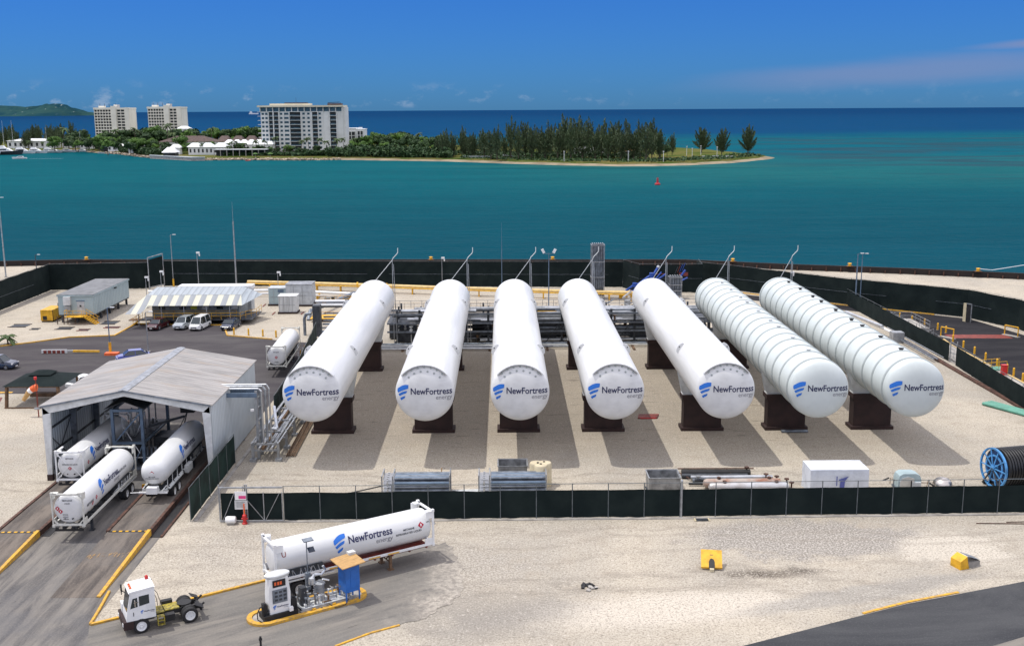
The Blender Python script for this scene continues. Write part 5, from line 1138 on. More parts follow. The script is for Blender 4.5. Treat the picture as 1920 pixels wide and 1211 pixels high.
MB().bb(-.2, 6.2, -.35, -.15, 0, .12).bb(-.1, .1, 0, 5.8, 2.35, 2.5).bb(0, 6, -.1, .1, 2.35, 2.5).build('beam', 'timber', t); MB().bb(1, 5, 3.6, 4.3, .3, .75).build('bench', 'timber', t)
t = thing('windsock', 'orange and white windsock hanging from a red pole', 'windsock', (-50.9, 114.6, 0)); MB().tube((0, 0, 0), (0, 0, 4.3), .07, n=8).build('pole', 'red_oxide', t); MB().lathe([(.16, 4.2), (.16, 4.5)], n=10).build('finial', 'red', t)
MB().tube((-.1, 0, 3.3), (-.5, 0, 3.1), .36, .33, n=12).build('sock_mouth', 'orange', t); MB().tube((-.5, 0, 3.1), (-.8, 0, 2.85), .33, .3, n=12).build('sock_band', 'sign_white', t); MB().tube((-.8, 0, 2.85), (-1.5, 0, 1.9), .3, .2, n=12).build('sock_tail', 'ply', t); MB().tube((.05, 0, 3.3), (-.1, 0, 3.3), .4, n=12).build('hoop', 'orange', t)
# ================================================================ PIPEWORK BEHIND AND BESIDE THE TANKS
t = thing('rear_pipe_rack', 'long dark steel pipe rack running behind the tanks', 'pipe rack', (0, 150.3, 0)); rr = random.Random(21)
for x in (-15.1, -11.9, -8.6, -5.4, -2.2, 1.2, 4.6, 8.2, 11.6, 15.2, 18.5, 22, 25.5, 29, 33): 
    MB().bb(x-.15, x+.15, -.15, .15, 0, 5.0).bb(x-.12, x+.12, 2.9, 3.15, 0, 5.0).bb(x-.1, x+.1, .15, 2.9, 3.0, 3.2).bb(x-.1, x+.1, .15, 2.9, 4.3, 4.5).bb(x-.35, x+.35, -.35, .35, 0, .5).build('rack_column', 'steel_dark' if rr.random() < .7 else 'steel_grey', t)
for z, y in ((3.1, -.2), (4.4, -.2), (4.4, 3.2), (1.9, -.2)): MB().bb(-16.5, 34, y-.09, y+.09, z-.12, z+.12).build('beam', 'steel_grey', t)
for i in range(7): MB().bb(-15+i*6.6, -12.4+i*6.6, .6, 2.6, .3, 2.4+.5*(i % 2)).build('equipment_shade_box', 'steel_dark', t)  # dark boxes added to stand in for the shade under the rack
for i in range(46):
    y = rr.uniform(-.1, 3); z = rr.choice((3.45, 3.6, 4.75, 2.2, 1.5, 1.0, 4.8, .6, 4.1)); x0 = rr.uniform(-17, 10); x1 = min(34, x0+rr.uniform(10, 32))
    MB().tube((x0, y, z), (x1, y, z), rr.choice((.09, .13, .18, .24)), n=8).build('rack_pipe', rr.choice(('pipe_silver', 'pipe_silver', 'pipe_silver', 'galv', 'steel_grey', 'steel_dark')), t)
b = MB(); rail(b, [(-16.5, 3.1), (34, 3.1)], 4.7, 1.1, 1.6, .05); b.build('railing', 'steel_grey', t)
for i in range(34):
    x = rr.uniform(-16, 33); b = MB(); y = rr.uniform(-.2, 2.5); z = rr.uniform(.3, 3.5)
    b.lathe([(.05, 0), (.22, .05), (.25, .35), (.12, .45), (.12, .7), (.3, .72), (.3, .78)], o=(x, y, z), n=8).tube((x, y, 0), (x, y, z), .06, n=5); b.build('valve', rr.choice(('galv', 'pipe_silver', 'steel_grey', 'dull_white', 'timber')), t)
for i in range(10):
    x = -14+i*5; MB().bar((x, -.2, .4), (x+1.8, -.2, 2.9), .1).build('cross_brace', 'steel_dark', t)
MB().bb(-16.5, 34, .1, 6.2, 3.2, 3.24).build('grating', 'steel_dark', t)  # grating widened to throw shade on the ground behind the rack
for x in range(-15, 34, 6): MB().bb(x-.12, x+.12, 5.9, 6.15, 0, 4.9).bb(x-1.6, x+1.2, 3.6, 5.6, .2, 2.2).build('rack_column', 'steel_dark', t)  # rear columns for the widened grating; dark boxes added to deepen its shade
t = thing('ground_pipes', 'row of pale pipes on low sleepers in front of the rear rack', 'pipes', (0, 146, 0))
for k in range(4): MB().tube((-19, k*.8, .35+.05*k), (3+k*9, k*.8, .35+.05*k), .12+.03*(k % 2), n=8).build('pipe', ('pipe_silver', 'galv', 'dull_white', 'steel_grey')[k], t)
for x in range(-18, 30, 4): MB().bb(x-.15, x+.15, -.3, 2.8, 0, .2).build('sleeper', 'timber', t)
for pts, l in (([(-100, 189.5), (-48, 201.3), (-30, 197.6), (-12, 193), (7, 188.6), (26, 185)], 'fat yellow pipeline on stands running along the foot of the back fence'),):
    t = thing('yellow_pipeline', l, 'pipeline', (0, 0, 0)); P = [(x, y, 1.25) for x, y in pts[1:]]
    MB().path(P, .34, 12).build('pipe', 'yellow_pipe', t); MB().path([(x, y-1.0, 1.1) for x, y, z in P], .10, 8).build('handrail', 'yellow', t)
    for p in resample(pts[1:], 4.2): MB().bb(p.x-.1, p.x+.1, p.y-1.1, p.y+.3, 0, 1.0).build('pipe_stand', 'yellow', t)
    for k in (.36, .62, 1.0): pass
    b = MB(); b.lathe([(.34, 0), (.5, .02), (.5, .3), (.34, .32)], o=(-27, 196.85, 1.25), ax='X', n=14).lathe([(.34, 0), (.5, .02), (.5, .3), (.34, .32)], o=(-21.5, 195.4, 1.25), ax='X', n=14); b.build('flange', 'yellow', t)
t = thing('white_pipeline', 'white lagged pipes on low stands between office and first tank', 'pipeline', (0, 0, 0))
MB().path([(-64, 193, .9), (-40, 193.6, .9), (-26.5, 189, .9), (-26, 180, .9)], .24, 10).build('pipe', 'white_paint', t); MB().path([(-60, 191.4, .6), (-40, 191.8, .6), (-27, 187, .6)], .14, 8).build('pipe', 'pipe_silver', t)
MB().path([(-26.5, 190, .9), (-29.5, 176, 1.2), (-31, 171, 1.2), (-31, 169, 0)], .32, 10).build('pipe', 'steel_grey', t); MB().path([(-38, 186, .4), (-30, 183.5, .4), (-24, 182, .5)], .16, 8).build('pipe', 'steel_dark', t)
for x, y in ((-58, 192), (-52, 192), (-45, 192), (-33, 190), (-29, 188)): MB().bb(x-.12, x+.12, y-1, y+1.8, 0, .55).build('pipe_stand', 'yellow', t)
b = MB(); rail(b, [(-31, 170), (-26, 171)], 0, 1.1, 1.2).bb(-30.5, -25, 167.5, 171, .5, .6); b.build('yellow_platform', 'yellow', t)
for i in range(14): MB().box((rr.uniform(-32, -22), rr.uniform(183, 190), .3), (rr.uniform(.3, 1.4), .3, .5), rz=rr.random()).build('valve', rr.choice(('steel_dark', 'galv', 'yellow', 'blue_steel')), t)
t = thing('pipe_riser', 'grey bent pipe and black panel at the end of the green fence', 'pipe', (-27.8, 156.5, 0)); MB().path([(-1.7, 1, 0), (-1.7, 1, 2.6), (-1.4, 1, 3.2), (-.6, 1, 3.3)], .22, 10).build('pipe', 'steel_grey', t); MB().bb(-.3, .8, 0, 1.5, 0, 4.6).build('panel', 'steel_dark', t)
for k in range(6): MB().bb(.9, 4.5, .3+k*.5, .5+k*.5, .6+k*.45, .8+k*.45).build('louvre', 'galv' if k % 2 else 'blue_steel', t)
MB().bb(-.5, 4.8, 2.5, 5.5, 3.9, 4.1).build('deck', 'steel_dark', t); b = MB(); rail(b, [(-.5, 5.5), (4.8, 5.5), (4.8, 2.5)], 4.1, 1.0, 1.3); b.build('railing', 'yellow', t)
MB().path([(-.5, 2.4, 4.3), (5, 2.4, 4.3)], .16, 8).path([(-.5, 4, 4.6), (4, 4, 4.6)], .2, 8).build('pipe', 'white_paint', t)
t = thing('timber_ramp', 'pale slatted walkway with yellow uprights right of the lone trailer', 'walkway', (-26.9, 139.0, 0)); MB().bb(-.2, 1.0, 0, 13, .3, .42).build('deck', 'ply', t)
for i in range(9): MB().bb(-.2, -.08, i*1.5, i*1.5+.12, .3, 1.5).build('upright', 'yellow' if i % 2 else 'dull_white', t)
# pipe bridge beside the loading shed
t = thing('shed_pipe_bridge', 'silver pipes on a tall grey support leaving the right wall of the shed', 'pipe rack', (-23.5, 99.4, 0))
for y in (0, 1.4): MB().bb(-.12, .12, y-.12, y+.12, 0, 6.7).build('column', 'galv', t)
MB().bb(-2.9, .1, -.15, .05, 6.1, 6.5).build('beam', 'blue_steel', t); MB().bb(-2.9, .1, 1.35, 1.55, 6.1, 6.5).build('beam', 'blue_steel', t)
for z in (1.2, 2.4, 3.6, 4.8, 5.8): MB().bb(-.08, .08, .12, 1.28, z, z+.14).build('rung', 'galv', t)
for k, (y, r_) in enumerate(((.25, .10), (.7, .13), (1.1, .08))): MB().path([(-4, y, 6.85+.1*k), (.2+.28*k, y, 6.85+.1*k), (.45+.28*k, y, 6.6), (.45+.28*k, y, 1.3), (.6+.2*k, y+.8, 1.15), (1.0+.35*k, 14, 1.15)], r_, 10).build('pipe', 'pipe_silver' if k != 1 else 'galv', t)
MB().box((-.35, -.3, 4.9), (.3, .15, .2), rz=.5).build('floodlight', 'white_paint', t)
t = thing('low_pipe_rack', 'low rack of silver pipes on grey legs running beside the first tank', 'pipe rack', (-24.0, 98.3, 0))
for i, y in enumerate((0.4, 4.4, 8.5, 13, 18, 24)):
    b = MB()
    for x in (.1, 2.5): b.bb(x-.12, x+.12, y-.1, y+.1, .25, 1.9).bb(x-.3, x+.3, y-.28, y+.28, 0, .26)
    b.bb(.1, 2.5, y-.09, y+.09, 1.0, 1.15).bb(.1, 2.5, y-.09, y+.09, 1.6, 1.75); b.build('rack_leg', 'galv', t)
for x, z, r_ in ((.35, 1.9, .09), (.7, 1.25, .12), (1.1, 1.3, .16), (1.5, 1.25, .1), (1.9, 1.3, .13), (1.3, 1.9, .08), (2.3, 1.85, .1)): MB().tube((x, .2, z), (x-.3, 30, z), r_, n=8).build('pipe', rr.choice(('pipe_silver', 'galv', 'pipe_silver', 'timber')), t)
MB().bb(.0, .12, 0, 26, 1.76, 1.86).bb(2.5, 2.62, 0, 26, 1.76, 1.86).build('edge_rail', 'galv', t); MB().path([(.0, 11, 2.4), (1.9, 3, 2.4), (1.4, 3, 2.4)], .16, 8).build('pipe', 'pipe_silver', t)
for y in range(5): MB().tube((3.0+.2*y, 1.5, .15), (2.6+.2*y, 22, .15), .06, n=6).build('ground_pipe', 'timber', t)
# tall vaporiser stacks
def vaporiser(label, pos, nx, ny, h, s=.36):
    t = thing('vaporiser', label, 'vaporiser', pos)
    for i in range(nx):
        for j in range(ny): MB().box((i*s, j*s, h/2+.5), (s*.66, .05, h)).box((i*s, j*s, h/2+.5), (.05, s*.66, h)).tube((i*s, j*s, .5), (i*s, j*s, h+.6), .06, n=6).build('finned_tube', 'steel_grey', t)
    w, d = (nx-1)*s, (ny-1)*s
    b = MB()
    for z in (.5, h*.42, h*.72, h+.4): b.bb(-.25, w+.25, -.28, -.2, z, z+.12).bb(-.25, w+.25, d+.2, d+.28, z, z+.12).bb(-.28, -.2, -.25, d+.25, z, z+.12).bb(w+.2, w+.28, -.25, d+.25, z, z+.12)
    for x in (-.2, w+.2):
        for y in (-.2, d+.2): b.bb(x-.05, x+.05, y-.05, y+.05, 0, h+.5)
    b.build('frame', 'galv', t); b = MB()
    for i in range(nx): b.tube((i*s, 0, h+.65), (i*s, d, h+.65), .07, n=6)
    b.build('header', 'galv', t); return t
vaporiser('tall grey finned vaporiser tower behind the fourth tank', (15.6, 187.2, 0), 6, 6, 9.0)
vaporiser('low grey finned vaporiser tucked behind the fifth tank', (29.2, 186.5, 0), 5, 4, 3.4, .42)
t = thing('blue_pipe_arms', 'bright blue articulated pipe arms in front of the stepped fence', 'pipework', (22.3, 186.5, 0))
for P_, r_ in (([(-.6, 3, 1.0), (.6, 2.5, 2.0), (1.6, 2.6, 2.3), (3.5, 3, 3.6), (4.2, 3, 3.8), (5.0, 3.4, 5.0)], .2), ([(0, 3, .3), (1.2, 3, 1.5), (2.4, 3, 1.7), (4.5, 3, 2.6), (6.5, 3, 4.0)], .17), ([(-.3, 2.2, .8), (.8, 2, 1.2), (2.4, 2, 2.6), (4.4, 2.4, 3.0), (5.6, 2.6, 4.4)], .13), ([(7.0, 3, 2.0), (8.2, 3, 3.2), (9.0, 3, 3.4), (9.9, 3, 4.7)], .18), ([(7.4, 2.4, 1.2), (8.6, 2.4, 2.6), (10.2, 2.4, 3.4)], .13)): MB().path(P_, r_, 10).build('pipe_arm', 'blue_pipe', t)
for i in range(14): x = -.2+i*.42+(4 if i > 9 else 0); MB().bar((x, 2.8, .4+x*.45), (x+.5, 2.7, 1.3+x*.5), .09).build('brace', ('blue_pipe', 'blue_pipe', 'steel_dark', 'red_oxide')[i % 4], t)
b = MB(); b.path([(1, 2.6, .2), (1.2, 2.6, 2.0), (3, 2.8, 2.6)], .2, 8).tube((3.9, 3, 3.2), (3.9, 3, 4.2), .4, n=10).tube((.9, 2.6, 1.8), (.9, 2.6, 2.5), .42, n=10).bb(7.6, 8.6, 2.4, 3.4, 0, 3.2); b.build('pump_body', 'blue_pipe', t)
MB().lathe([(.01, -.3), (.22, -.2), (.3, 0), (.22, .2), (.01, .3)], o=(5.1, 3.4, 5.2), n=10).build('silver_joint', 'pipe_silver', t)
for x in (-1.3, 1.2): MB().bb(x-.75, x+.75, .6, 1.2, .1, 1.0).build('orange_tank', 'yellow', t)
MB().bb(4, 6.5, 3.1, 3.2, 3.9, 4.0).bb(8.8, 10.4, 3.1, 3.2, 3.6, 4.2).build('red_frame', 'red_oxide', t)
b = MB(); b.path([(33.3-22.3, -3.2, .4), (34-22.3, -3, 1.6), (35.2-22.3, -3, 1.6), (35.8-22.3, -3, .6)], .3, 10); b.build('hose_loop', 'blue_pipe', t)
MB().bb(-2.4, 1.8, -10, -9.9, 1.9, 2.0).build('handrail', 'galv', t)
t = thing('process_piping', 'tangle of pale and grey process pipes between the fourth and fifth tank', 'pipework', (14, 158, 0))
for i in range(40):
    x, y = rr.uniform(0, 11), rr.uniform(-2, 24); z = rr.uniform(.3, 1.6); b = MB()
    if i % 3: b.tube((x, y, z), (x+rr.uniform(-3, 3), y+rr.uniform(2, 6), z), rr.choice((.1, .15, .2)), n=7)
    else: b.box((x, y, z/2), (rr.uniform(.4, 1.2), rr.uniform(.4, 1), z+.4))
    b.build('pipe_run' if i % 3 else 'equipment_shade_box', rr.choice(('pipe_silver', 'galv', 'dull_white', 'steel_dark', 'timber', 'steel_grey')), t)
t = thing('retaining_wall', 'low concrete retaining wall with a thin rail behind the rear rack', 'wall', (-19, 171.5, 0)); MB().bb(0, 32, 0, .4, 0, 1.1).build('wall_face', 'concrete', t); rail(MB(), [(0, .2), (32, .2)], 1.1, 1.1, 1.5, .045).build('railing', 'timber', t); MB().bb(22, 29.5, -.12, 0, .5, 1.0).build('yellow_band', 'yellow', t)
t = thing('right_pipe_run', 'low silver pipes and rusty channel between the last tank and its fence', 'pipework', (54.5, 0, 0))
MB().tube((.4, 153.5, 1.5), (-1.3, 165, 1.5), .25, n=10).build('pipe', 'pipe_silver', t); MB().tube((1.2, 150, 1.1), (-.4, 165, 1.1), .2, n=10).build('pipe', 'white_paint', t); MB().bb(.4, 2.0, 149, 150.5, 0, 1.5).build('pipe_box', 'galv', t)
MB().bb(2.2, 2.8, 94, 150, 0, .22).build('channel', 'rust', t)
for x in (1.5, 2.0): MB().tube((x, 137, .45), (x, 152, .5), .1, n=7).build('pipe', 'steel_grey', t)
MB().tube((2.35, 136, .9), (2.0, 156, .9), .06, n=6).build('handrail', 'galv', t)
# ================================================================ THINGS STORED BEHIND THE FRONT FENCE
def bundle(label, x, y):
    t = thing('pipe_bundle', label, 'vaporiser', (x, y, 0), 0, 'finned bundles lying behind the front fence'); rr = random.Random(2)
    for j in range(8):
        for k in range(5):
            if k < 4 or 0 < j: MB().tube((.1, j*.24, .25+k*.33), (4.8, j*.24, .25+k*.33), .115, n=8).build('finned_tube', 'steel_grey' if (j+k) % 3 else 'blue_steel', t)
    b = MB()
    for x_ in (-.02, 4.85, -.95):
        for y_ in (-.14, 1.85): b.bb(x_-.05, x_+.05, y_-.05, y_+.05, 0, 1.95)
        b.bb(x_-.04, x_+.04, -.1, 1.8, 1.85, 1.93).bb(x_-.04, x_+.04, -.1, 1.8, .02, .1)
    b.build('frame', 'galv', t); b = MB()
    for j in range(8):
        for k in range(5):
            b.tube((-.9, j*.24, .25+k*.33), (.08, j*.24, .25+k*.33), .035, n=5)
            if (j+k) % 2: b.box((-.5, j*.24, .25+k*.33), (.14, .16, .16))
    b.build('manifold', 'pipe_silver', t); return t
bundle('bundle of grey finned tubes behind the fence, left of the other bundle', -9.6, 88.6)
bundle('bundle of grey finned tubes behind the fence, in front of the beige tank', -1.3, 88.6)
def skip(label, x, y, d):
    t = thing('metal_bin', label, 'skip', (x, y, 0)); a, c, h = d
    b = MB(); b.bb(0, a, 0, .06, .1, h).bb(0, a, c-.06, c, .1, h).bb(0, .06, .06, c-.06, .1, h).bb(a-.06, a, .06, c-.06, .1, h).bb(.06, a-.06, .06, c-.06, .1, .16); b.build('bin_wall', 'galv_sheet', t)
    b = MB(); b.bb(-.05, a+.05, -.07, .0, h-.02, h+.06).bb(-.05, a+.05, c, c+.07, h-.02, h+.06).bb(-.07, 0, 0, c, h-.02, h+.06).bb(a, a+.07, 0, c, h-.02, h+.06); b.build('rim', 'galv', t)
    for s in (0, a): MB().bb(s-.1, s+.02, .3, c-.3, 0, .12).build('runner', 'steel_dark', t)
    return t
skip('open steel bin behind the second finned bundle', -.6, 92.4, (2.6, 2.0, 1.4)); skip('shiny open steel bin beside the rusty scrap pipes', 12.4, 88.6, (2.7, 2.2, 1.5))
t = thing('water_tank', 'beige lobed plastic tank behind the finned bundle', 'tank', (3.15, 91.1, 0))
b = MB()
for q in range(3): a = R(30+120*q); b.lathe([(.62, 0), (.62, 2.0), (.55, 2.12), (.2, 2.18), (.01, 2.18)], o=(.42*math.cos(a), .42*math.sin(a), 0), n=24)
b.build('tank_body', 'poly_beige', t)
for x, y in ((-.25, -.1), (.3, .15), (0, -.45)): MB().tube((x, y, 2.17), (x, y, 2.24), .1, n=10).build('cap', 'black', t)
t = thing('plank_pallet', 'stack of brown planks behind the left finned bundle', 'timber', (-8.3, 93.4, 0)); MB().bb(0, 2.6, 0, .5, .0, .25).build('planks', 'ply', t); MB().bar((2.55, .1, .25), (2.6, .1, .95), .08).build('upright', 'ply', t)
t = thing('white_pipe_stack', 'white plastic pipes lying between the two finned bundles', 'pipes', (-4.6, 88.6, 0))
for k in range(5): MB().tube((0, k*.25, .15), (3.2, .3+k*.25, .15), .1, n=8).build('pipe', 'dull_white', t)
t = thing('long_pipe_rack', 'long black pipes tapering out left of the first finned bundle', 'pipes', (-13.4, 88.9, 0)); MB().tube((0, 0, .3), (3.6, .6, .9), .06, n=6).build('pipe', 'black', t); MB().tube((.3, -.3, .15), (3.4, .2, .25), .08, n=6).build('pipe', 'dull_white', t); MB().tube((1.2, -.2, .12), (3.6, -.1, .15), .07, n=6).build('pipe', 'rust', t)
t = thing('scrap_pipes', 'heap of old pipes and rusty pressure vessels behind the front fence', 'pipes', (15.6, 88.6, 0))
for y, x0, x1, r_, m_, z in ((5.3, .1, 7.0, .06, 'rust', .55), (4.9, .4, 6.6, .30, 'black', .3), (4.2, .3, 6.2, .22, 'steel_dark', .25), (3.6, 1.0, 8.3, .2, 'pipe_silver', .3), (3.1, 1.1, 6.4, .16, 'steel_grey', .2), (2.6, 1.2, 7, .13, 'steel_dark', .4), (2.2, .6, 3, .1, 'black', .2)): MB().tube((x0, y, z), (x1, y-.1, z), r_, n=10).build('pipe', m_, t)
for y, x0, x1, m_ in ((1.5, 1.7, 8.6, 'rusty_tan'), (.5, 2.0, 9.0, 'rusty_silver')):
    if m_ == 'rusty_tan': D('rusty_tan', (.36, .31, .27), .6, var=.1, scale=.9, col2=(.26, .10, .05)); D('rusty_silver', (.50, .51, .53), .4, .3, var=.1, scale=.7, col2=(.38, .36, .35))
    MB().lathe([(.05, 0), (.3, .12), (.4, .35), (.4, x1-x0-.35), (.3, x1-x0-.1), (.05, x1-x0)], o=(x0, y, .5), ax='X', n=18).build('pressure_vessel', m_, t)
    for x in (x0+1.4, x1-1.1): MB().tube((x, y, .8), (x, y, 1.05), .17, n=10).build('nozzle', 'rust', t)
for x, y in ((7.6, 3.0), (8.4, 2.4), (9.1, 1.7), (9.3, .8), (1.5, 2.6), (6.3, 4.9)): MB().lathe([(.07, 0), (.07, .4), (.22, .42), (.22, .5)], o=(x, y, .3), n=10).build('flange', 'rust' if x > 5 else 'galv', t)
MB().bar((.2, 5.3, .2), (.9, 3.4, .25), .07).bar((4.4, 5.3, .6), (4.9, 4.2, .3), .05).build('angle_iron', 'rust', t)
t = thing('tarp_crate', 'large crate wrapped in white tarpaulin with a blue printed emblem', 'crate', (26.15, 88.1, 0))
b = MB(); import_ = None
n_ = 9; vs = []; 
for iz_ in range(7):
    z = 2.3*iz_/6
    for k in range(40):
        s = k/40*4; q = int(s); f = s-q; cx = ((0, 0), (5.0, 0), (5.0, 2.6), (0, 2.6))[q]; dx = ((5, 0), (0, 2.6), (-5, 0), (0, -2.6))[q]
        x, y = cx[0]+dx[0]*f, cx[1]+dx[1]*f; w = .05*noise.noise(Vector((x*2.2, y*2.2, z*1.6)))+.04*(6-iz_)/6*math.sin(k*1.9); ox, oy = ((0, -1), (1, 0), (0, 1), (-1, 0))[q]
        vs.append((x+ox*w, y+oy*w, z))
fs = [(a*40+k, a*40+(k+1) % 40, (a+1)*40+(k+1) % 40, (a+1)*40+k) for a in range(6) for k in range(40)]+[tuple(range(240, 280))]
b.add(vs, fs); b.build('tarpaulin', 'tarp', t)
D('emblem_blue', (.10, .12, .38), .6, var=.1); b = MB(); b.add([(2.35, -.09, 1.45), (3.25, -.09, 1.75), (2.95, -.09, 1.35), (2.9, -.09, .75), (2.5, -.09, .75), (2.55, -.09, 1.3)], [(0, 1, 2, 3, 4, 5)]).bb(2.2, 2.28, -.1, -.085, .9, 1.75).bb(2.45, 3.1, -.1, -.085, .48, .6); b.build('emblem', 'emblem_blue', t)
t = thing('winch_unit', 'rounded pale blue winch machine beside the tarpaulin crate', 'machine', (34.0, 89.2, 0))
b = MB(); pts = [(x_*1.0, z_) for x_, z_ in ((0, .3), (0, 1.1), (.12, 1.42), (.4, 1.6), (1.5, 1.6), (1.85, 1.45), (2.0, 1.1), (2.0, .3))]; prx(b, pts, -.3, .9); b.build('housing', 'cabin_blue', t)
b = MB(); prx(b, [(.1, .35), (.1, .95), (.3, 1.25), (.8, 1.4), (1.3, 1.25), (1.4, .35)], -.5, -.3); b.build('drum_cover', 'pipe_silver', t); MB().bb(1.1, 1.9, -.55, -.3, .3, .9).build('side_box', 'cabin_grey', t); MB().bb(1.02, 1.1, -.55, -.45, .4, 1.05).build('slot', 'black', t)
b = MB(); b.bar((0, 0, .9), (-.6, 0, 1.1), .04).bar((-.6, 0, .6), (-.6, 0, 1.15), .04).bar((2, 0, .7), (2.9, -.2, .75), .04).bar((2.6, 0, .2), (2.7, 0, .9), .04); b.build('bracket', 'timber', t); MB().tube((-1.2, 0, .95), (-.7, .05, 1.15), .07, n=8).tube((2.7, -.3, .75), (3.1, -.5, .55), .07, n=8).build('handle', 'black', t)
MB().bb(-.1, 2.1, -.4, .95, .1, .3).build('base', 'steel_grey', t)
t = thing('steel_dome', 'shiny steel dished end lying on the gravel left of the hose reel', 'scrap', (38.4, 90.2, .0)); MB().lathe([(.85, 0), (.85, .15), (.78, .42), (.55, .66), (.2, .78), (.01, .8)], n=28).build('dished_end', 'chrome', t); MB().lathe([(.88, 0), (.88, .06), (.8, .06)], n=28).build('rim', 'rust', t)
t = thing('hose_reel', 'huge reel of black hose with a blue spoked wheel at the right edge', 'hose reel', (42.5, 89.6, 1.85), R(12))
def ring(r, x, w): MB().lathe([(r-.08, x-w), (r+.06, x-w), (r+.06, x+w), (r-.08, x+w), (r-.08, x-w)], ax='X', n=48, caps=False).build('rim', 'reel_blue', t)
ring(1.72, 0, .08); ring(1.72, 5.2, .08); ring(1.1, .05, .04)
for k in range(10): a = 2*math.pi*k/10; MB().bar((-.06, .15*math.cos(a), .15*math.sin(a)), (-.02, 1.68*math.cos(a), 1.68*math.sin(a)), .08).build('spoke', 'reel_blue', t)
MB().lathe([(.05, -.15), (.22, -.15), (.22, .3), (.05, .3)], ax='X', n=16).build('hub', 'reel_blue', t); MB().lathe([(.3, .35), (1.5, .35), (1.5, .3), (.3, .3)], ax='X', n=36).build('back_disc', 'reel_dark', t)
p = [(.3, .42)];
for k in range(17): x = .5+k*.27; p += [(1.52, x-.13), (1.70, x-.09), (1.74, x), (1.70, x+.09), (1.52, x+.13)]
p.append((.3, 5.1)); MB().lathe(p, ax='X', n=48).build('coiled_hose', 'black_pipe', t)
b = MB(); b.bar((0, -1.2, -1.7), (5.2, -1.2, -1.7), .2).bar((0, 1.2, -1.7), (5.2, 1.2, -1.7), .2).bar((-.1, -1.2, -1.7), (-.1, 0, 0), .1).bar((-.1, 1.2, -1.7), (-.1, 0, 0), .1); b.build('cradle', 'steel_dark', t)
# yard oddments
t = thing('red_plate', 'flat red steel plate on the ground between the fourth and fifth tank', 'plate', (15.5, 112.8, 0), R(0)); MB().add([(-1.2, -.8, .12), (.9, -.8, .12), (1.3, .7, .12), (-.9, .7, .12), (-1.2, -.8, 0), (.9, -.8, 0), (1.3, .7, 0), (-.9, .7, 0)], [(0, 1, 2, 3), (4, 7, 6, 5), (0, 4, 5, 1), (1, 5, 6, 2), (2, 6, 7, 3), (3, 7, 4, 0)]).build('plate', 'red_oxide', t); MB().bb(-.9, .8, -.9, -.8, .02, .14).build('edge', 'red', t)
t = thing('steel_rollers', 'dark steel bars lying in front of the sixth tank pier', 'scrap', (28.4, 106.9, 0))
for k in range(3): MB().tube((0, -k*.2, .14), (2.7, -k*.2, .14), .1, n=8).build('bar', 'steel_grey' if k else 'steel_dark', t)
t = thing('mint_pipes', 'mint green pipes lying at the right edge of the yard', 'pipes', (53.6, 116.0, 0), R(-62))
for k in range(4): MB().tube((-.4, k*.42, .2), (6.6, k*.42, .2), .19, n=12).build('pipe', 'mint', t)
for k in range(4): MB().tube((6.6, k*.42, .2), (6.62, k*.42, .2), .13, n=12).build('pipe_bore', 'black', t)
t = thing('drain_grate', 'dark drain grating under the front fence near the thick post', 'drain', (15.9, 82.7, 0)); MB().bb(-.5, .5, -.25, .25, 0, .07).build('grate', 'steel_dark', t); MB().bb(-.62, -.5, -.3, .3, 0, .09).bb(.5, .62, -.3, .3, 0, .09).build('frame', 'poly_beige', t)
t = thing('rail_strip', 'thin rusty rail lying on pale sand near the right edge', 'scrap', (37.6, 81.4, 0)); MB().bar((0, 0, .05), (6, -.25, .05), .06).bar((2.5, .2, .05), (6, .35, .05), .05).build('rail', 'rust', t)
for (x, y, rz, l) in ((14.9, 73.4, R(-8), 'tilted yellow marker with an arched opening on the gravel'), (33.1, 73.3, R(20), 'yellow wedge marker with a dark sloping lid near the right road')):
    t = thing('gas_marker', l, 'marker', (x, y, 0), rz)
    if x < 20:
        b = MB(); b.add([(-.75, -.45, .25), (.75, -.45, .25), (.75, .75, 1.1), (-.75, .75, 1.1), (-.75, -.40, .12), (.75, -.40, .12), (.75, .82, .98), (-.75, .82, .98)], [(0, 1, 2, 3), (4, 7, 6, 5), (0, 4, 5, 1), (1, 5, 6, 2), (2, 6, 7, 3), (3, 7, 4, 0)]); b.build('yellow_shell', 'yellow_flat', t) if 'yellow_flat' in MT else b.build('yellow_shell', 'yellow', t)
        MB().add([(-.2, -.52, .22), (.22, -.52, .22), (.22, -.1, .52), (.14, .08, .65), (0, .14, .69), (-.12, .08, .65), (-.2, -.1, .52)], [(0, 1, 2, 3, 4, 5, 6)]).build('opening', 'black', t); MB().bb(-.14, .16, -.75, -.45, .02, .22).build('vent_foot', 'poly_beige', t)
        words(t, 'GAS', .12, lambda u, v: (u, .35+v*.8, .83+v*.57), 0, 0, center=True)
    else:
        b = MB(); prx(b, [(-.65, 0), (-.65, .62), (-.1, .95), (.15, 0)], -.5, .5); b.build('yellow_shell', 'yellow', t); MB().add([(-.62, -.5, .68), (-.05, -.5, .98), (1.25, -.4, .45), (1.25, .5, .45), (-.05, .5, .98)], [(1, 2, 3, 4)]).build('lid', 'steel_grey', t); MB().bb(.15, 1.2, -.42, .48, 0, .42).build('pit_wall', 'concrete', t)
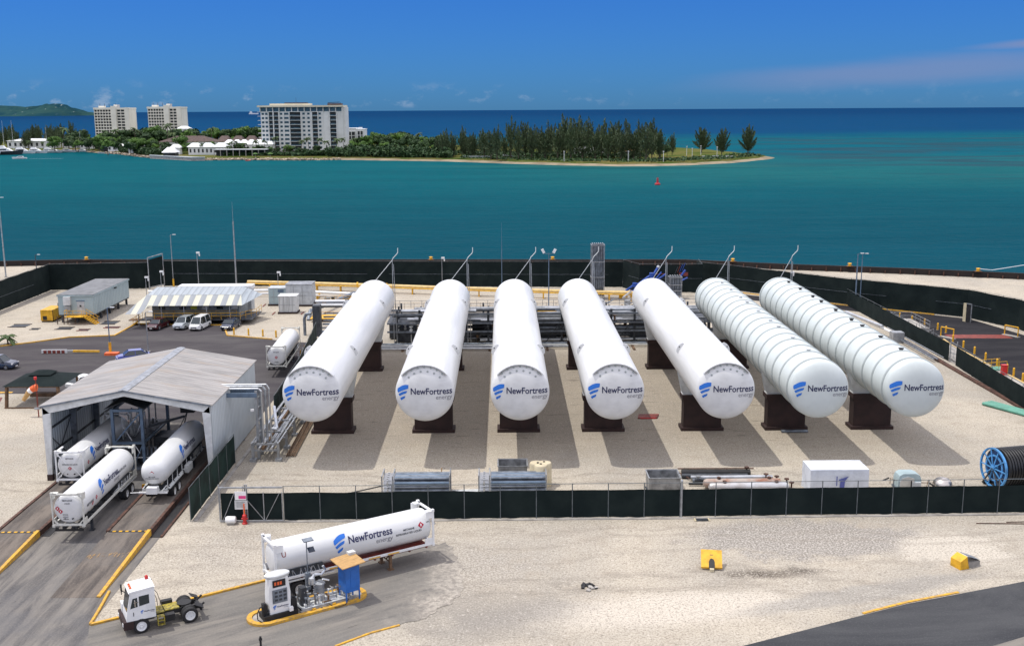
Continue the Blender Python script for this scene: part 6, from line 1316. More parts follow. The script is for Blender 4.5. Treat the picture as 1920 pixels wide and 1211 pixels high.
# ================================================================ THE FAR SHORE
shore = [(-900, 1040), (-436, 957), (-423, 990), (-407, 1038), (-357, 966), (-322, 926), (-271, 847), (-222, 805), (-198, 809), (-148, 795), (-118, 799), (-38, 764), (3, 728), (37, 702), (73, 685), (95, 684), (118, 692), (150, 716), (186, 766), (197, 790)]
back = [(196, 800), (190, 830), (182, 880), (176, 925), (160, 965), (110, 985), (60, 1000), (0, 1040), (-60, 1090), (-130, 1180), (-250, 1330), (-420, 1420), (-900, 1500)]
def inset(P, d):
    out = []
    for i, p in enumerate(P):
        a = Vector(P[max(i-1, 0)]); b_ = Vector(P[min(i+1, len(P)-1)]); t_ = (b_-a).normalized(); nrm = Vector((-t_.y, t_.x)); out.append((p[0]+nrm.x*d, p[1]+nrm.y*d))
    return out
allp = shore+back
def ring_mesh(name, levels, m):      # levels: (inset, z)
    vs = []; n = len(allp)
    def smooth(P): return P
    for d, z in levels:
        Q = inset(allp, d)
        for i, (x, y) in enumerate(Q): vs.append((x+noise.noise(Vector((i*1.7, d, 0)))*1.0, y+noise.noise(Vector((i*1.1, 4, d)))*1.5, z))
    fs = [(k*n+i, k*n+(i+1) % n, (k+1)*n+(i+1) % n, (k+1)*n+i) for k in range(len(levels)-1) for i in range(n)]
    b = MB(); b.add(vs, fs); return b.build(name, m)
# subdivide the outline so that it is not straight-edged
fine_ = []
for i, p in enumerate(allp):
    q = allp[(i+1) % len(allp)]; L = math.dist(p, q); k = max(1, int(L/9))
    for j in range(k):
        f = j/k; w = 1.6 if 0 < f else 0; fine_.append((p[0]+(q[0]-p[0])*f+noise.noise(Vector((p[0]*.1+f*3, 1, 2)))*w*1.4, p[1]+(q[1]-p[1])*f+noise.noise(Vector((p[1]*.1+f*4, 3, 2)))*w*1.4))
allp = fine_
struct(ring_mesh('beach', [(-3, -3.2), (2.5, -2.0), (6.5, -1.3)], 'sand'))
Q = inset(allp, 5.5); struct(ring_mesh('shore_bank', [(5.2, -1.75), (7.6, -.55)], 'grass')); o = sheet('island_ground', inset(allp, 7.5), -.56, 'grass')
# ---------------------------------------------------------------- tree kinds
def quads_mesh(name, Q, m):
    me = bpy.data.meshes.new(name); v = []; f = []
    for q in Q: k = len(v); v += q; f.append(tuple(range(k, k+len(q))))
    me.from_pydata(v, [], f); me.materials.append(MT[m]); return me
def leafq(c, n, a, w, l):
    u = n.orthogonal().normalized(); u = Matrix.Rotation(a, 3, n) @ u; v = n.cross(u)
    return [tuple(c-u*w-v*l), tuple(c+u*w-v*l), tuple(c+u*w+v*l), tuple(c-u*w+v*l)]
def rvec(r): 
    while 1:
        v = Vector((r.uniform(-1, 1), r.uniform(-1, 1), r.uniform(-1, 1)))
        if .05 < v.length < 1: return v.normalized()
def casuarina_mesh(seed, H=25., spread=1., lone=False):
    """several plume-like leaders of fine drooping twigs above a bare lower trunk"""
    r = random.Random(seed); Q = []; tb = MB(); tb.tube((0, 0, -.5), (r.uniform(-.3, .3), r.uniform(-.3, .3), H*.5), .40, .2, n=7)
    nl = r.randint(13, 19) if not lone else r.randint(22, 27)
    for i in range(nl):
        f0 = i/nl; a = 2.4*i+r.uniform(-.4, .4); z0 = H*(.10+.42*f0*r.uniform(.8, 1.1)) if not lone else H*(.12+.34*f0)
        tilt = (.62-.5*f0)*r.uniform(.6, 1.15)*spread if not lone else (1.0-.86*f0)*r.uniform(.7, 1.1)
        L = ((H-z0)*r.uniform(.55, 1.02)*(.62+.4*f0) if not lone else (H-z0)*(.50+.48*f0)*r.uniform(.82, 1.08))
        d = Vector((math.cos(a)*math.sin(tilt), math.sin(a)*math.sin(tilt), math.cos(tilt))); s0 = Vector((math.cos(a)*.2, math.sin(a)*.2, z0)); curve = Vector((-d.x*.30+.06, -d.y*.30, .16))*L*.5
        P = lambda f: s0 + d*L*f + curve*f*f
        tb.tube(P(0), P(.5), .17, .09, n=4).tube(P(.5), P(.95), .09, .03, n=4)
        n = int(L*(9.5 if not lone else 14))
        for k in range(n):
            f = (k+.5)/n; f = .08+.92*f; rad = (2.1 if not lone else 1.25)*(math.sin(math.pi*min(1, f*.9+.12)))**.8*(1.15-.55*f)+.15
            c = P(f)+Vector((r.gauss(0, .55), r.gauss(0, .55), r.gauss(0, .35)))*rad
            nn = Vector((r.uniform(-1, 1), r.uniform(-1, 1), r.uniform(-.2, .2))).normalized(); w = r.uniform(.14, .30); l = r.uniform(.35, .9)
            upv = (d+Vector((r.uniform(-.55, .55), r.uniform(-.55, .55), r.uniform(-.2, .2)))).normalized(); u = nn.cross(upv).normalized()
            Q.append([tuple(c-u*w-upv*l), tuple(c+u*w-upv*l), tuple(c+u*w*.3+upv*l), tuple(c-u*w*.3+upv*l)])
    return quads_mesh('crown', Q, 'leaf_casuarina'), tb
def broad_mesh(seed, H=10., W=5., m='leaf_broad', leaves=1500):
    r = random.Random(seed); Q = []; tb = MB(); tb.tube((0, 0, -.5), (0, 0, H*.45), .32, .18, n=7); lobes = []
    for i in range(9):
        a = r.uniform(0, 6.28); q = r.uniform(.15, .8)*W; c = Vector((math.cos(a)*q, math.sin(a)*q, H*r.uniform(.40, .82)-.12*q)); lobes.append((c, r.uniform(.26, .46)*W)); tb.tube((0, 0, H*.3), c, .12, .04, n=4)
    lobes.append((Vector((0, 0, H*.75)), W*.42))
    for i in range(leaves):
        c, q = r.choice(lobes); d = rvec(r)
        if d.z < -.3 and r.random() < .6: d.z = -d.z
        p = c + Vector((d.x, d.y, d.z*.75))*q*r.uniform(.72, 1.08)*(1+.25*noise.noise(d*2+c)); n = (d+rvec(r)*.6).normalized(); s = r.uniform(.22, .5)
        Q.append(leafq(p, n, r.uniform(0, 3), s, s*.75))
    return quads_mesh('crown', Q, m), tb
def palm_mesh(seed, H=10.):
    r = random.Random(seed); Q = []; tb = MB(); lean = Vector((r.uniform(-1, 1), r.uniform(-.8, .8), 0)); P = [Vector((0, 0, -.5)), lean*.3+Vector((0, 0, H*.4)), lean+Vector((0, 0, H*.93))]
    tb.tube(P[0], P[1], .26, .2, n=6).tube(P[1], P[2], .2, .15, n=6); top = P[2]
    for i in range(19):
        a = 2*math.pi*i/19*2.6+r.uniform(-.2, .2); el = r.uniform(-.3, 1.1); L = r.uniform(2.6, 3.6); h = Vector((math.cos(a), math.sin(a), 0)); prev = top; n = 7
        for k in range(1, n+1):
            f = k/n; p = top + h*L*f*math.cos(el*.6) + Vector((0, 0, L*(math.sin(el)*f - .75*f*f)))
            sd = h.cross(Vector((0, 0, 1))); w = (.55 if k < n else .2)*(1-.35*f)
            for s in (-1, 1): Q.append([tuple(prev), tuple(p), tuple(p+sd*s*w+Vector((0, 0, -w*.7))), tuple(prev+sd*s*w+Vector((0, 0, -w*.6)))])
            prev = p
    return quads_mesh('crown', Q, 'leaf_palm'), tb
def proto(name, cm, tb, label, cat, group):
    t = thing(name, label, cat, (0, 0, 0), 0, group); c = bpy.data.objects.new('crown', cm); COL.objects.link(c); c.parent = t; tb.build('trunk', 'bark', t); t['used'] = False; return t
def plant_tree(P, x, y, s, rz, label=None, group=None, sz=None, z=-.56):
    if not P['used']: P['used'] = True; P.location = (x, y, z); P.rotation_euler = (0, 0, rz); P.scale = (s, s, sz or s); r = P
    else: r = dup(P, (x, y, z), rz, scale=(s, s, sz or s))
    if label: r['label'] = label
    if group: r['group'] = group
    return r
rr = random.Random(77)
GC = 'tall dark casuarinas on the grassy point'; LC = 'tall feathery dark green casuarina in the crowded grove on the grassy point'
CP = [proto('casuarina_tree', *casuarina_mesh(100+i), LC, 'tree', GC) for i in range(7)]
CAS = [(-46.9, 800, 19.0), (-41.4, 790, 21.1), (-36.0, 800, 21.6), (-29.0, 800, 22.4), (-22.1, 790, 22.1), (-12.9, 770, 21.9), (-7.9, 750, 22.9), (-3.8, 740, 23.8), (1.3, 770, 21.1), (5.7, 760, 28.9), (10.7, 745, 25.7), (15.8, 765, 27.0), (19.9, 750, 27.8), (26.4, 780, 22.3), (29.1, 750, 26.3), (33.6, 770, 26.8), (37.6, 745, 29.8), (43.4, 770, 30.4), (46.0, 740, 31.2), (51.0, 760, 31.1), (54.3, 745, 27.6), (60.2, 765, 28.5), (62.6, 740, 28.3), (68.8, 760, 26.7), (70.8, 735, 26.2), (77.2, 755, 27.1), (78.9, 730, 25.9), (85.4, 750, 27.4), (87.4, 730, 26.2), (93.6, 745, 27.4), (94.3, 718, 28.2), (100.3, 735, 27.4), (103.9, 725, 25.4)]
for i, (x, y, h) in enumerate(CAS): plant_tree(CP[i % 7], x, y, h/25.5*rr.uniform(.8, 1.2), rr.uniform(0, 6.3), sz=h/25.5*(1.02 if i % 2 else rr.uniform(.74, .92)))
for i in range(9): x = rr.uniform(-44, 98); plant_tree(CP[i % 7], x, rr.uniform(790, 840), rr.uniform(.5, .72), rr.uniform(0, 6))
plant_tree(CP[0], 124, 800, .66, 1, 'small feathery casuarina behind the round green tree at the end of the grove')
LP = [proto('casuarina_tree', *casuarina_mesh(200+i, lone=True), '', 'tree', None) for i in range(3)]
for P, x, y, s, l in ((LP[0], 152.6, 838, .76, 'open fan shaped casuarina, left of the three standing alone near the tip'), (LP[1], 158.9, 793, .72, 'narrow casuarina, middle of the three standing alone near the tip'), (LP[2], 180.8, 806, .80, 'spiky casuarina with splayed branches nearest the tip of the point')): plant_tree(P, x, y, s*1.25, 0, l, sz=s*1.04)
for P in LP: P['category'] = 'tree'
DC = [proto('casuarina_tree', *casuarina_mesh(300+i, 22), 'dark casuarina in the dense wood at the far left edge', 'tree', 'casuarinas at the far left edge') for i in range(3)]
for i in range(20): plant_tree(DC[i % 3], rr.uniform(-500, -424), rr.uniform(1030, 1110), rr.uniform(.75, 1.12), rr.uniform(0, 6))
BL = 'rounded green tree in the wooded belt behind the far shore'; BG = 'broadleaf trees in the belt behind the far shore'
BP = [proto('broadleaf_tree', *broad_mesh(i, 10+i % 3, 5+i % 2, ('leaf_broad', 'leaf_broad', 'leaf_bright')[i % 3], 1300), BL, 'tree', BG) for i in range(6)]
# belt trees
spots = []
def belt(n, x0, x1, y0, y1, s0, s1):
    for i in range(n): spots.append((rr.uniform(x0, x1), rr.uniform(y0, y1), rr.uniform(s0, s1)))
belt(40, -405, -290, 985, 1090, 1.1, 1.7); belt(38, -360, -200, 985, 1060, 1.35, 1.95); belt(16, -400, -330, 972, 1000, .85, 1.2); belt(14, -372, -280, 945, 980, .8, 1.15); belt(16, -316, -262, 872, 935, .75, 1.25)
belt(20, -262, -212, 872, 925, .55, .85); belt(16, -205, -135, 845, 872, .5, .75); belt(26, -124, -50, 880, 960, .9, 1.35); belt(14, -60, 90, 860, 930, .6, .9); belt(8, -118, -60, 850, 880, .7, 1.0); belt(10, -120, -85, 925, 990, 1.1, 1.5)
for i, (x, y, s) in enumerate(spots): plant_tree(BP[i % 6], x, y, s, rr.uniform(0, 6))
plant_tree(BP[0], 111, 770, .95, 0, 'round dark green tree at the right end of the casuarina grove', sz=1.0); plant_tree(BP[1], 117, 778, .8, 2, 'smaller round tree just right of the casuarina grove')
plant_tree(BP[3], -76, 905, 1.5, 1, 'large round tree standing above the bushes right of the white annex')
PP = [proto('palm_tree', *palm_mesh(i, 10+i), 'coconut palm rising from the greenery near the hotels', 'palm', 'palms along the far shore') for i in range(4)]
palms = [(-398, 1010, 1.3), (-384, 1000, 1.1), (-365, 1010, 1.5), (-352, 1000, 1.5), (-340, 1010, 1.35), (-325, 1015, 1.4), (-413, 1035, 1.7), (-301, 990, 1.9), (-294, 985, 1.6), (-310, 1010, 1.5), (-334, 1000, 1.7), (-262, 990, 1.6), (-245, 880, 1.0), (-236, 862, .8), (-214, 868, .9),
   (-206, 850, .9), (-199, 846, 1.0), (-190, 850, 1.1), (-183, 845, 1.0), (-176, 850, 1.15), (-166, 846, .8), (-156, 850, 1.1), (-149, 846, 1.2), (-142, 852, 1.05), (-136, 846, 1.15), (-129, 852, 1.2), (-124, 860, 1.1), (-118, 868, 1.0), (-210, 838, .8), (-160, 838, .7), (-390, 990, .8), (-405, 1000, .8), (-420, 1006, .75), (-430, 1000, .8), (-70, 930, 1.3), (-30, 900, 1.0), (-20, 905, .9)]
for i, (x, y, s) in enumerate(palms): plant_tree(PP[i % 4], x, y, s*.95, rr.uniform(0, 6))
# shore scrub: too dense to count
Q = []
def scrub(n, x0, x1, f0, f1, h, s0=.4, s1=.9):
    for i in range(n):
        x = rr.uniform(x0, x1); y = f0(x)+(f1(x)-f0(x))*rr.random()**1.2; hh = h*(.45+.8*abs(noise.noise(Vector((x*.11, y*.11, 0))))*1.6); z = -.6+hh*math.sqrt(rr.random())
        n_ = (Vector((0, -.3, .6))+rvec(rr)).normalized(); s = rr.uniform(s0, s1); Q.append(leafq(Vector((x, y, z)), n_, rr.uniform(0, 3), s, s*.8))
def sh(x):   # shoreline height at x
    for (a, b_), (c, d) in zip(shore, shore[1:]):
        if a <= x <= c: return b_+(d-b_)*(x-a)/(c-a)
    return 790
scrub(15000, -130, -36, lambda x: sh(x)+9, lambda x: sh(x)+75, 6.5); scrub(5000, -212, -128, lambda x: sh(x)+26, lambda x: sh(x)+45, 3.5); scrub(4500, -330, -270, lambda x: sh(x)+7, lambda x: sh(x)+30, 5.)
scrub(4000, -36, 100, lambda x: sh(x)+60, lambda x: sh(x)+110, 3.2); scrub(3500, -30, 185, lambda x: sh(x)+14, lambda x: sh(x)+55, 1.3, .3, .7); scrub(1500, -370, -335, lambda x: sh(x)+14, lambda x: sh(x)+34, 4.)
o = bpy.data.objects.new('undergrowth', quads_mesh('undergrowth', Q, 'leaf_broad')); COL.objects.link(o); o['kind'] = 'stuff'; o['label'] = 'dense green scrub along the far shore'; o['category'] = 'undergrowth'
# ---------------------------------------------------------------- hotels
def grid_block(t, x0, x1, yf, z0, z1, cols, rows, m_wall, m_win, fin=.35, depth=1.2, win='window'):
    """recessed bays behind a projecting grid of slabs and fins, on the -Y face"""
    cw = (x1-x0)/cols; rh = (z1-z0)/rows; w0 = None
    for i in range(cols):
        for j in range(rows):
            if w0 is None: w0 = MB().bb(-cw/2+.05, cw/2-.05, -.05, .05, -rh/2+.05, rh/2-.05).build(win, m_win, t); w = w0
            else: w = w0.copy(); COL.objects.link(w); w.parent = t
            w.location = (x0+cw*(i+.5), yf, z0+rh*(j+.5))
    b = MB()
    for i in range(cols+1): b.bb(x0+cw*i-fin/2, x0+cw*i+fin/2, yf-depth, yf-.06, z0, z1)
    b.build('facade_fin', m_wall, t); b = MB()
    for j in range(rows+1): b.bb(x0-fin/2-.02, x1+fin/2+.02, yf-depth-.06, yf-.08, z0+rh*j-.22, z0+rh*j+.22)
    if rows > 3:
        for j in range(rows): b.bb(x0, x1, yf-depth+.02, yf-depth+.1, z0+rh*j+.2, z0+rh*j+.85)
    b.build('balcony_slab', m_wall, t)
def tower(label, x0, x1, y, h):
    t = thing('hotel_tower', label, 'hotel', (x0, y, 0)); W = x1-x0; m = W*.50
    MB().bb(0, W, .02, 22, -1, h-1.2).build('wall', 'tower_wall', t)
    grid_block(t, .6, m-.6, 0, 1.5, h-3.2, 6, 11, 'tower_wall', 'dark_recess', .5, 1.4)
    MB().bb(m-.3, m+5.2, -2.4, 4, 0, h+.6).build('stair_tower', 'tower_wall', t)
    grid_block(t, m+5.6, W-5.0, 0, 1.5, h-3.2, 2, 11, 'tower_wall', 'dark_recess', .5, 1.4); MB().bb(W-4.7, W-.3, -1.8, 3, 0, h-1.0).build('end_wall', 'tower_wall', t)
    MB().bb(-.3, m-.3, -1.6, 22.3, h-3.0, h-1.0).bb(m+5.2, W+.3, -1.6, 22.3, h-3.0, h-1.2).build('parapet', 'tower_wall', t); MB().bb(3, 8, 6, 14, h-1.2, h+.8).bb(m+1, m+5, 4.2, 12, h-1.2, h+2.0).build('roof_plant', 'tower_wall', t)
    b = MB()
    for x in (4, 9, 14, m+2): b.tube((x, 8, h), (x, 8, h+3.2), .25, n=5)
    b.build('antenna', 'steel_dark', t)
tower('left of two cream hotel towers with a grid of dark balconies', -442.7, -404.4, 1200, 38.6); tower('right of two cream hotel towers, nearer the big white hotel', -384.7, -348.1, 1200, 39.2)
t = thing('beach_hotel', 'big white ten storey beachfront hotel with glazed top floor', 'hotel', (-200.3, 915, -.6)); W = 68.; H = 38.5
MB().bb(0, W, .02, 24, 0, H-1.2).build('wall', 'hotel_wall', t); fh = 3.45; z0 = 1.6
def col_windows(xs, w, h, rows, m='hotel_glass'):
    w0 = None
    for x in xs:
        for j in rows:
            if w0 is None: w0 = MB().bb(-w/2, w/2, -.05, .02, -h/2, h/2).build('window', m, t); q = w0
            else: q = w0.copy(); COL.objects.link(q); q.parent = t
            q.location = (x, 0, z0+fh*j+1.9)
col_windows([1.9, 4.8, 17.0, 35.6, 39.6, 49.0], 2.0, 1.7, range(0, 9)); col_windows([21.3], 3.6, 1.7, range(0, 9))
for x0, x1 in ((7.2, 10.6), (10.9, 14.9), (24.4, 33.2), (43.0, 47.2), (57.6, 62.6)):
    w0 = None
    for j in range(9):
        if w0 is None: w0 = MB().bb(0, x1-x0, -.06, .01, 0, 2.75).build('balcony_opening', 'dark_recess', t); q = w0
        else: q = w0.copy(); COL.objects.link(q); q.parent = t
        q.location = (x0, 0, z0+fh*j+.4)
    b = MB()
    for j in range(10): b.bb(x0-.2, x1+.2, -2.0, -.08, z0+fh*j-.15, z0+fh*j+.12)
    b.build('balcony_slab', 'hotel_wall', t); b = MB()
    for j in range(9): b.bb(x0+.05, x1-.05, -2.0, -1.93, z0+fh*j+.14, z0+fh*j+1.1)
    b.build('glass_balustrade', 'hotel_glass', t)
    b = MB()
    for x in (x0-.35, x1+.35): b.bb(x-.22, x+.22, -2.1, 0, 0, z0+fh*9)
    b.build('facade_fin', 'hotel_wall', t)
for x in (15.6, 19.2, 23.6, 33.9, 37.6, 42.0, 51.6, 56.6, 63.5, 67.4): MB().bb(x-.25, x+.25, -.8, 0, 0, z0+fh*9).build('facade_fin', 'hotel_wall', t)
w0 = None
for i in range(13):
    if w0 is None: w0 = MB().bb(0, 4.6, -.08, .01, 0, 3.9).build('penthouse_glass', 'hotel_glass', t); q = w0
    else: q = w0.copy(); COL.objects.link(q); q.parent = t
    q.location = (.4+i*5.2, 0, z0+fh*9+.35)
b = MB()
for i in range(14): b.bb(i*5.2-.2, i*5.2+.2, -1.6, 0, z0+fh*9, H-2)
b.build('facade_fin', 'hotel_wall', t); MB().bb(-2.2, W+.6, -2.6, 25, H-2.0, H-.6).build('roof_slab', 'hotel_cream', t)
b = MB()
for j in range(10): b.bb(-2.2, -.05, -2.2, 10, z0+fh*j-.15, z0+fh*j+.15)
b.build('side_balcony', 'hotel_wall', t); MB().bb(W, W+2.0, 2, 20, 0, H-2).build('side_wing', 'hotel_wall', t)
MB().bb(7, 40, 4, 18, H-.6, H+.9).build('roof_plant', 'hotel_cream', t); MB().bb(19, 37, 6, 16, H+.9, H+1.7).build('roof_plant', 'roof_brown', t); MB().bb(55, 66, 4, 16, H-.6, H+.9).build('roof_plant', 'roof_brown', t)
b = MB(); b.bar((55, 6, H+1.4), (65, 6, H+1.8), .5).bar((65.5, 6, H-.6), (65.5, 6, H+1.6), .4).tube((28, 10, H+1.6), (28, 10, H+6), .12, n=4); b.build('roof_frame', 'steel_dark', t)
MB().bb(2, W-2, -2.2, -.1, 0, 1.2).build('podium', 'concrete', t)
t = thing('hotel_annex', 'low white annex attached right of the big hotel', 'building', (-136, 960, -.6)); MB().bb(0, 8.6, 0, 18, 0, 18.0).bb(8.6, 15.6, -1.2, 18, 0, 17.2).build('wall', 'hotel_wall', t); grid_block(t, 1, 7.6, -.05, 5, 15.5, 2, 3, 'hotel_wall', 'dark_recess', .6, .8); grid_block(t, 9.6, 14.6, -1.25, 5, 16, 2, 3, 'hotel_wall', 'dark_recess', .6, .8); MB().bb(-.3, 8.7, -.4, 18.2, 18, 18.5).bb(8.7, 15.9, -1.6, 18.2, 17.2, 17.7).build('parapet', 'roof_white', t); MB().bb(10, 13, 3, 8, 17.7, 19).build('roof_plant', 'roof_white', t)
def house(name, label, x, y, w, d, h, rh, m_roof, m_wall='hotel_wall', z=-.6, nw=4, over=1.0, ridge=None, gables=1):
    t = thing(name, label, 'building' if name != 'pavilion' else 'pavilion', (x, y, z)); MB().bb(0, w, 0, d, 0, h).build('wall', m_wall, t)
    for k in range(gables):
        a, c = w*k/gables-over*(k == 0), w*(k+1)/gables+over*(k == gables-1); o_ = over; rg = (c-a)*.28
        MB().add([(a, -o_, h), (c, -o_, h), (c, d+o_, h), (a, d+o_, h), (a+rg, d/2, h+rh), (c-rg, d/2, h+rh)], [(0, 1, 5, 4), (1, 2, 5), (2, 3, 4, 5), (3, 0, 4), (3, 2, 1, 0)]).build('roof', m_roof, t)
    for i in range(nw): MB().bb(w*(i+.3)/nw, w*(i+.7)/nw, -.06, .01, h*.3, h*.75).build('window', 'dark_recess', t)
    return t
house('villa', 'white villa with three hipped white roofs behind the jetty', -246, 860, 29, 11, 6.2, 3.0, 'roof_white', gables=3, nw=9)
house('villa', 'white roofed villa row just left of the big hotel', -232, 920, 30, 10, 7.5, 2.6, 'roof_white', gables=5, nw=6)
house('villa', 'second white roofed villa row partly hidden by palms', -212, 905, 22, 10, 6.5, 2.6, 'roof_white', gables=4, nw=5)
house('hotel_wing', 'long dark brown roofed wing between towers and big hotel', -300, 962, 50, 16, 7.5, 5.0, 'roof_brown', nw=8); house('hotel_wing', 'second brown roofed wing reaching the big hotel', -248, 955, 46, 16, 7.5, 5.0, 'roof_brown', nw=8, gables=4)
house('pavilion', 'white peaked pavilion at the left end of the jetty wall', -256, 828, 9, 9, 3.2, 3.8, 'roof_white', 'dark_recess', nw=0); house('pavilion', 'small white peaked pavilion roof behind the jetty pavilion', -262, 868, 7, 6, 5.5, 2.6, 'roof_white', nw=0)
house('shore_house', 'blue grey house among dark trees left of the jetty', -308, 905, 13, 9, 8.5, 2.2, 'blue_steel', nw=4); house('shore_house', 'pale house with a brown veranda left of the blue grey house', -342, 952, 15, 8, 4.5, 2., 'hotel_wall', nw=4); house('pavilion', 'blue roofed hut on the quay beyond the marina', -352, 962, 9, 7, 3.2, 2.6, 'blue_steel', 'dark_recess', nw=0)
house('marina_building', 'long low white marina building behind the yachts, left part', -470, 1045, 46, 12, 7.0, 2.0, 'roof_white', nw=9); house('marina_building', 'long low white marina building behind the yachts, right part', -420, 1050, 34, 12, 6.5, 2.0, 'roof_white', nw=7); house('marina_building', 'small white block on the quay at the right end of the yachts', -392, 1020, 16, 8, 5.5, .8, 'roof_white', nw=4, over=.3)
house('pavilion', 'white roofed lookout standing above the trees right of the second tower', -318, 1080, 11, 8, 17, 2.5, 'roof_white', nw=0)
house('park_building', 'low white building seen through the casuarina trunks', 52, 800, 26, 8, 4.5, 2.4, 'roof_white', nw=5); house('park_building', 'low tan roofed shed behind the right end of the grove', 84, 790, 15, 7, 3.6, 1.8, 'ply', nw=3)
t = thing('jetty', 'grey concrete jetty wall with a pointed end in front of the villas', 'jetty', (0, 0, 0)); b = MB(); b.prism([(-271, 843), (-262, 834), (-226, 798), (-217, 799), (-222, 812), (-262, 848)], -4, -.2); b.build('jetty_wall', 'concrete', t); MB().prism([(-271.2, 842.6), (-226, 797.4), (-216.6, 798.6), (-217.4, 799.8), (-226, 798.8), (-270.5, 844)], -.2, .35).build('coping', 'dull_white', t)
t = thing('sea_terrace', 'long white covered terrace on posts beside the rocky shore', 'terrace', (-219, 832, -.6)); MB().bb(0, 40, 0, 8, 4.6, 5.2).build('roof_slab', 'dull_white', t)
for i in range(9): MB().bb(i*4.8, i*4.8+.5, .2, .7, 0, 4.6).build('column', 'concrete', t)
MB().bb(0, 40, 7, 8, 0, 4.6).build('rear_wall', 'dark_recess', t)
rk = MB(); 
for i in range(420):
    x = rr.uniform(-222, -118); y = sh(x)+rr.uniform(-2.5, 4.5); s = rr.uniform(.5, 1.5); rk.box((x, y, -2.2+rr.random()*.9), (s, s*.8, s*.6), rz=rr.random()*3, rx=rr.random())
for i in range(120): x = rr.uniform(-345, -275); y = sh(x)+rr.uniform(-1, 5); s = rr.uniform(.6, 1.8); rk.box((x, y, -2.1+rr.random()*.9), (s, s*.8, s*.6), rz=rr.random()*3, rx=rr.random())
D('rock', (.44, .36, .28), .9, var=.25, scale=.4); o = rk.build('shore_rocks', 'rock'); o['kind'] = 'stuff'; o['label'] = 'pale rocks piled along the far shoreline'; o['category'] = 'rocks'
for x, l in ((-183, 'left'), (-172, 'right')):
    t = thing('beach_umbrella', 'yellow green beach umbrella, '+l+' of two below the hotel palms', 'umbrella', (x, 812, -.8)); MB().tube((0, 0, 0), (0, 0, 2.6), .08, n=6).build('pole', 'dull_white', t); MB().lathe([(2.2, 2.5), (1.2, 3.1), (.05, 3.5)], n=10).build('canopy', 'umbrella_green' if 'umbrella_green' in MT else 'leaf_bright', t)
t = thing('park_lamp', 'white lamp post on the grassy point left of the lone trees', 'lamp post', (133, 790, -.56), 0, 'white lamp posts on the grassy point'); MB().tube((0, 0, 0), (0, 0, 6.5), .16, n=6).build('pole', 'white_paint', t); MB().box((0, 0, 6.6), (.9, .6, .4)).build('lamp_head', 'white_paint', t)
for x, y, l in ((130, 750, 'white lamp post on the near grass left of the lone trees'), (145, 800, 'white lamp post just left of the lone fan shaped casuarina'), (152, 775, 'white lamp post in front of the fan shaped casuarina'), (81, 705, 'tall white lamp post in front of the grove'), (40, 712, 'slim pale lamp post at the foot of the grove'), (103, 700, 'white pole beside the last big casuarina')): dup(t, (x, y, -.56), 0, l)
t = thing('white_barrier', 'low white broken wall on the grass below the lone trees', 'wall', (140, 760, -.56)); 
for i in range(7): MB().box((i*3.2, rr.uniform(-2, 2), .5), (rr.uniform(1.6, 3.2), 1.0, 1.0+rr.random()*.5), rz=rr.uniform(-.3, .3)).build('block', 'dull_white', t)
t = thing('boat_slip_wall', 'pale green low wall at the left end of the grassy point', 'wall', (-28, 775, -.56)); MB().bb(0, 19, 0, .5, 0, 1.4).build('wall_panel', 'cabin_grey', t); MB().bb(28, 45, 14, 14.5, 0, 1.8).build('wall_panel', 'cabin_grey', t)
# ---------------------------------------------------------------- boats and buoy
def boat(label, x, y, rz, L, cat='boat', cabin=2, mast=0, hull='white_paint', name='motor_yacht'):
    t = thing(name, label, cat, (x, y, -2.5), R(rz)); w = L*.15; h = L*.11
    sec = [(-L/2, w*.9, h*.8), (-L*.2, w, h*.85), (L*.15, w*.92, h*.95), (L*.36, w*.55, h*1.1), (L/2, .05, h*1.25)]; vs = []
    for x_, hw, z in sec: vs += [(x_, -hw, z), (x_-(.06*L if hw < .1 else 0), -hw*.5, -.3), (x_-(.06*L if hw < .1 else 0), hw*.5, -.3), (x_, hw, z)]
    MB().add(vs, [(k*4+i, (k+1)*4+i, (k+1)*4+i+1, k*4+i+1) for k in range(4) for i in range(3)]+[(k*4, k*4+3, (k+1)*4+3, (k+1)*4) for k in range(4)]+[(0, 1, 2, 3)]).build('hull', hull, t)
    if cabin: prx(MB(), [(-L*.28, h*.85), (-L*.26, h*1.7), (L*.06, h*1.7), (L*.2, h*.95)], -w*.7, w*.7).build('cabin', 'white_paint', t); MB().bb(-L*.25, L*.05, -w*.72, w*.72, h*1.2, h*1.5).build('cabin_window', 'glass', t)
    if cabin > 1: prx(MB(), [(-L*.24, h*1.7), (-L*.2, h*2.3), (-L*.04, h*2.3), (L*.02, h*1.7)], -w*.5, w*.5).build('flybridge', 'white_paint', t)
    if mast: MB().tube((0, 0, h), (0, 0, h+mast), .14, .06, n=5).build('mast', 'white_paint', t); MB().bar((0, 0, h*1.6), (-L*.4, 0, h*1.7), .16).build('boom', 'white_paint', t)
    return t
boat('small white motorboat under way off the marina', -375, 852, 188, 11, cabin=1, name='motorboat')
t = thing('boat_wake', 'faint white wake behind the small motorboat', 'wake', (-368, 853, -2.49)); MB().add([(0, -.5, 0), (26, 1.2, 0), (26, 2.4, 0), (0, .5, 0)], [(0, 1, 2, 3)]).build('foam', 'wake' if 'wake' in MT else 'cabin_blue', t)
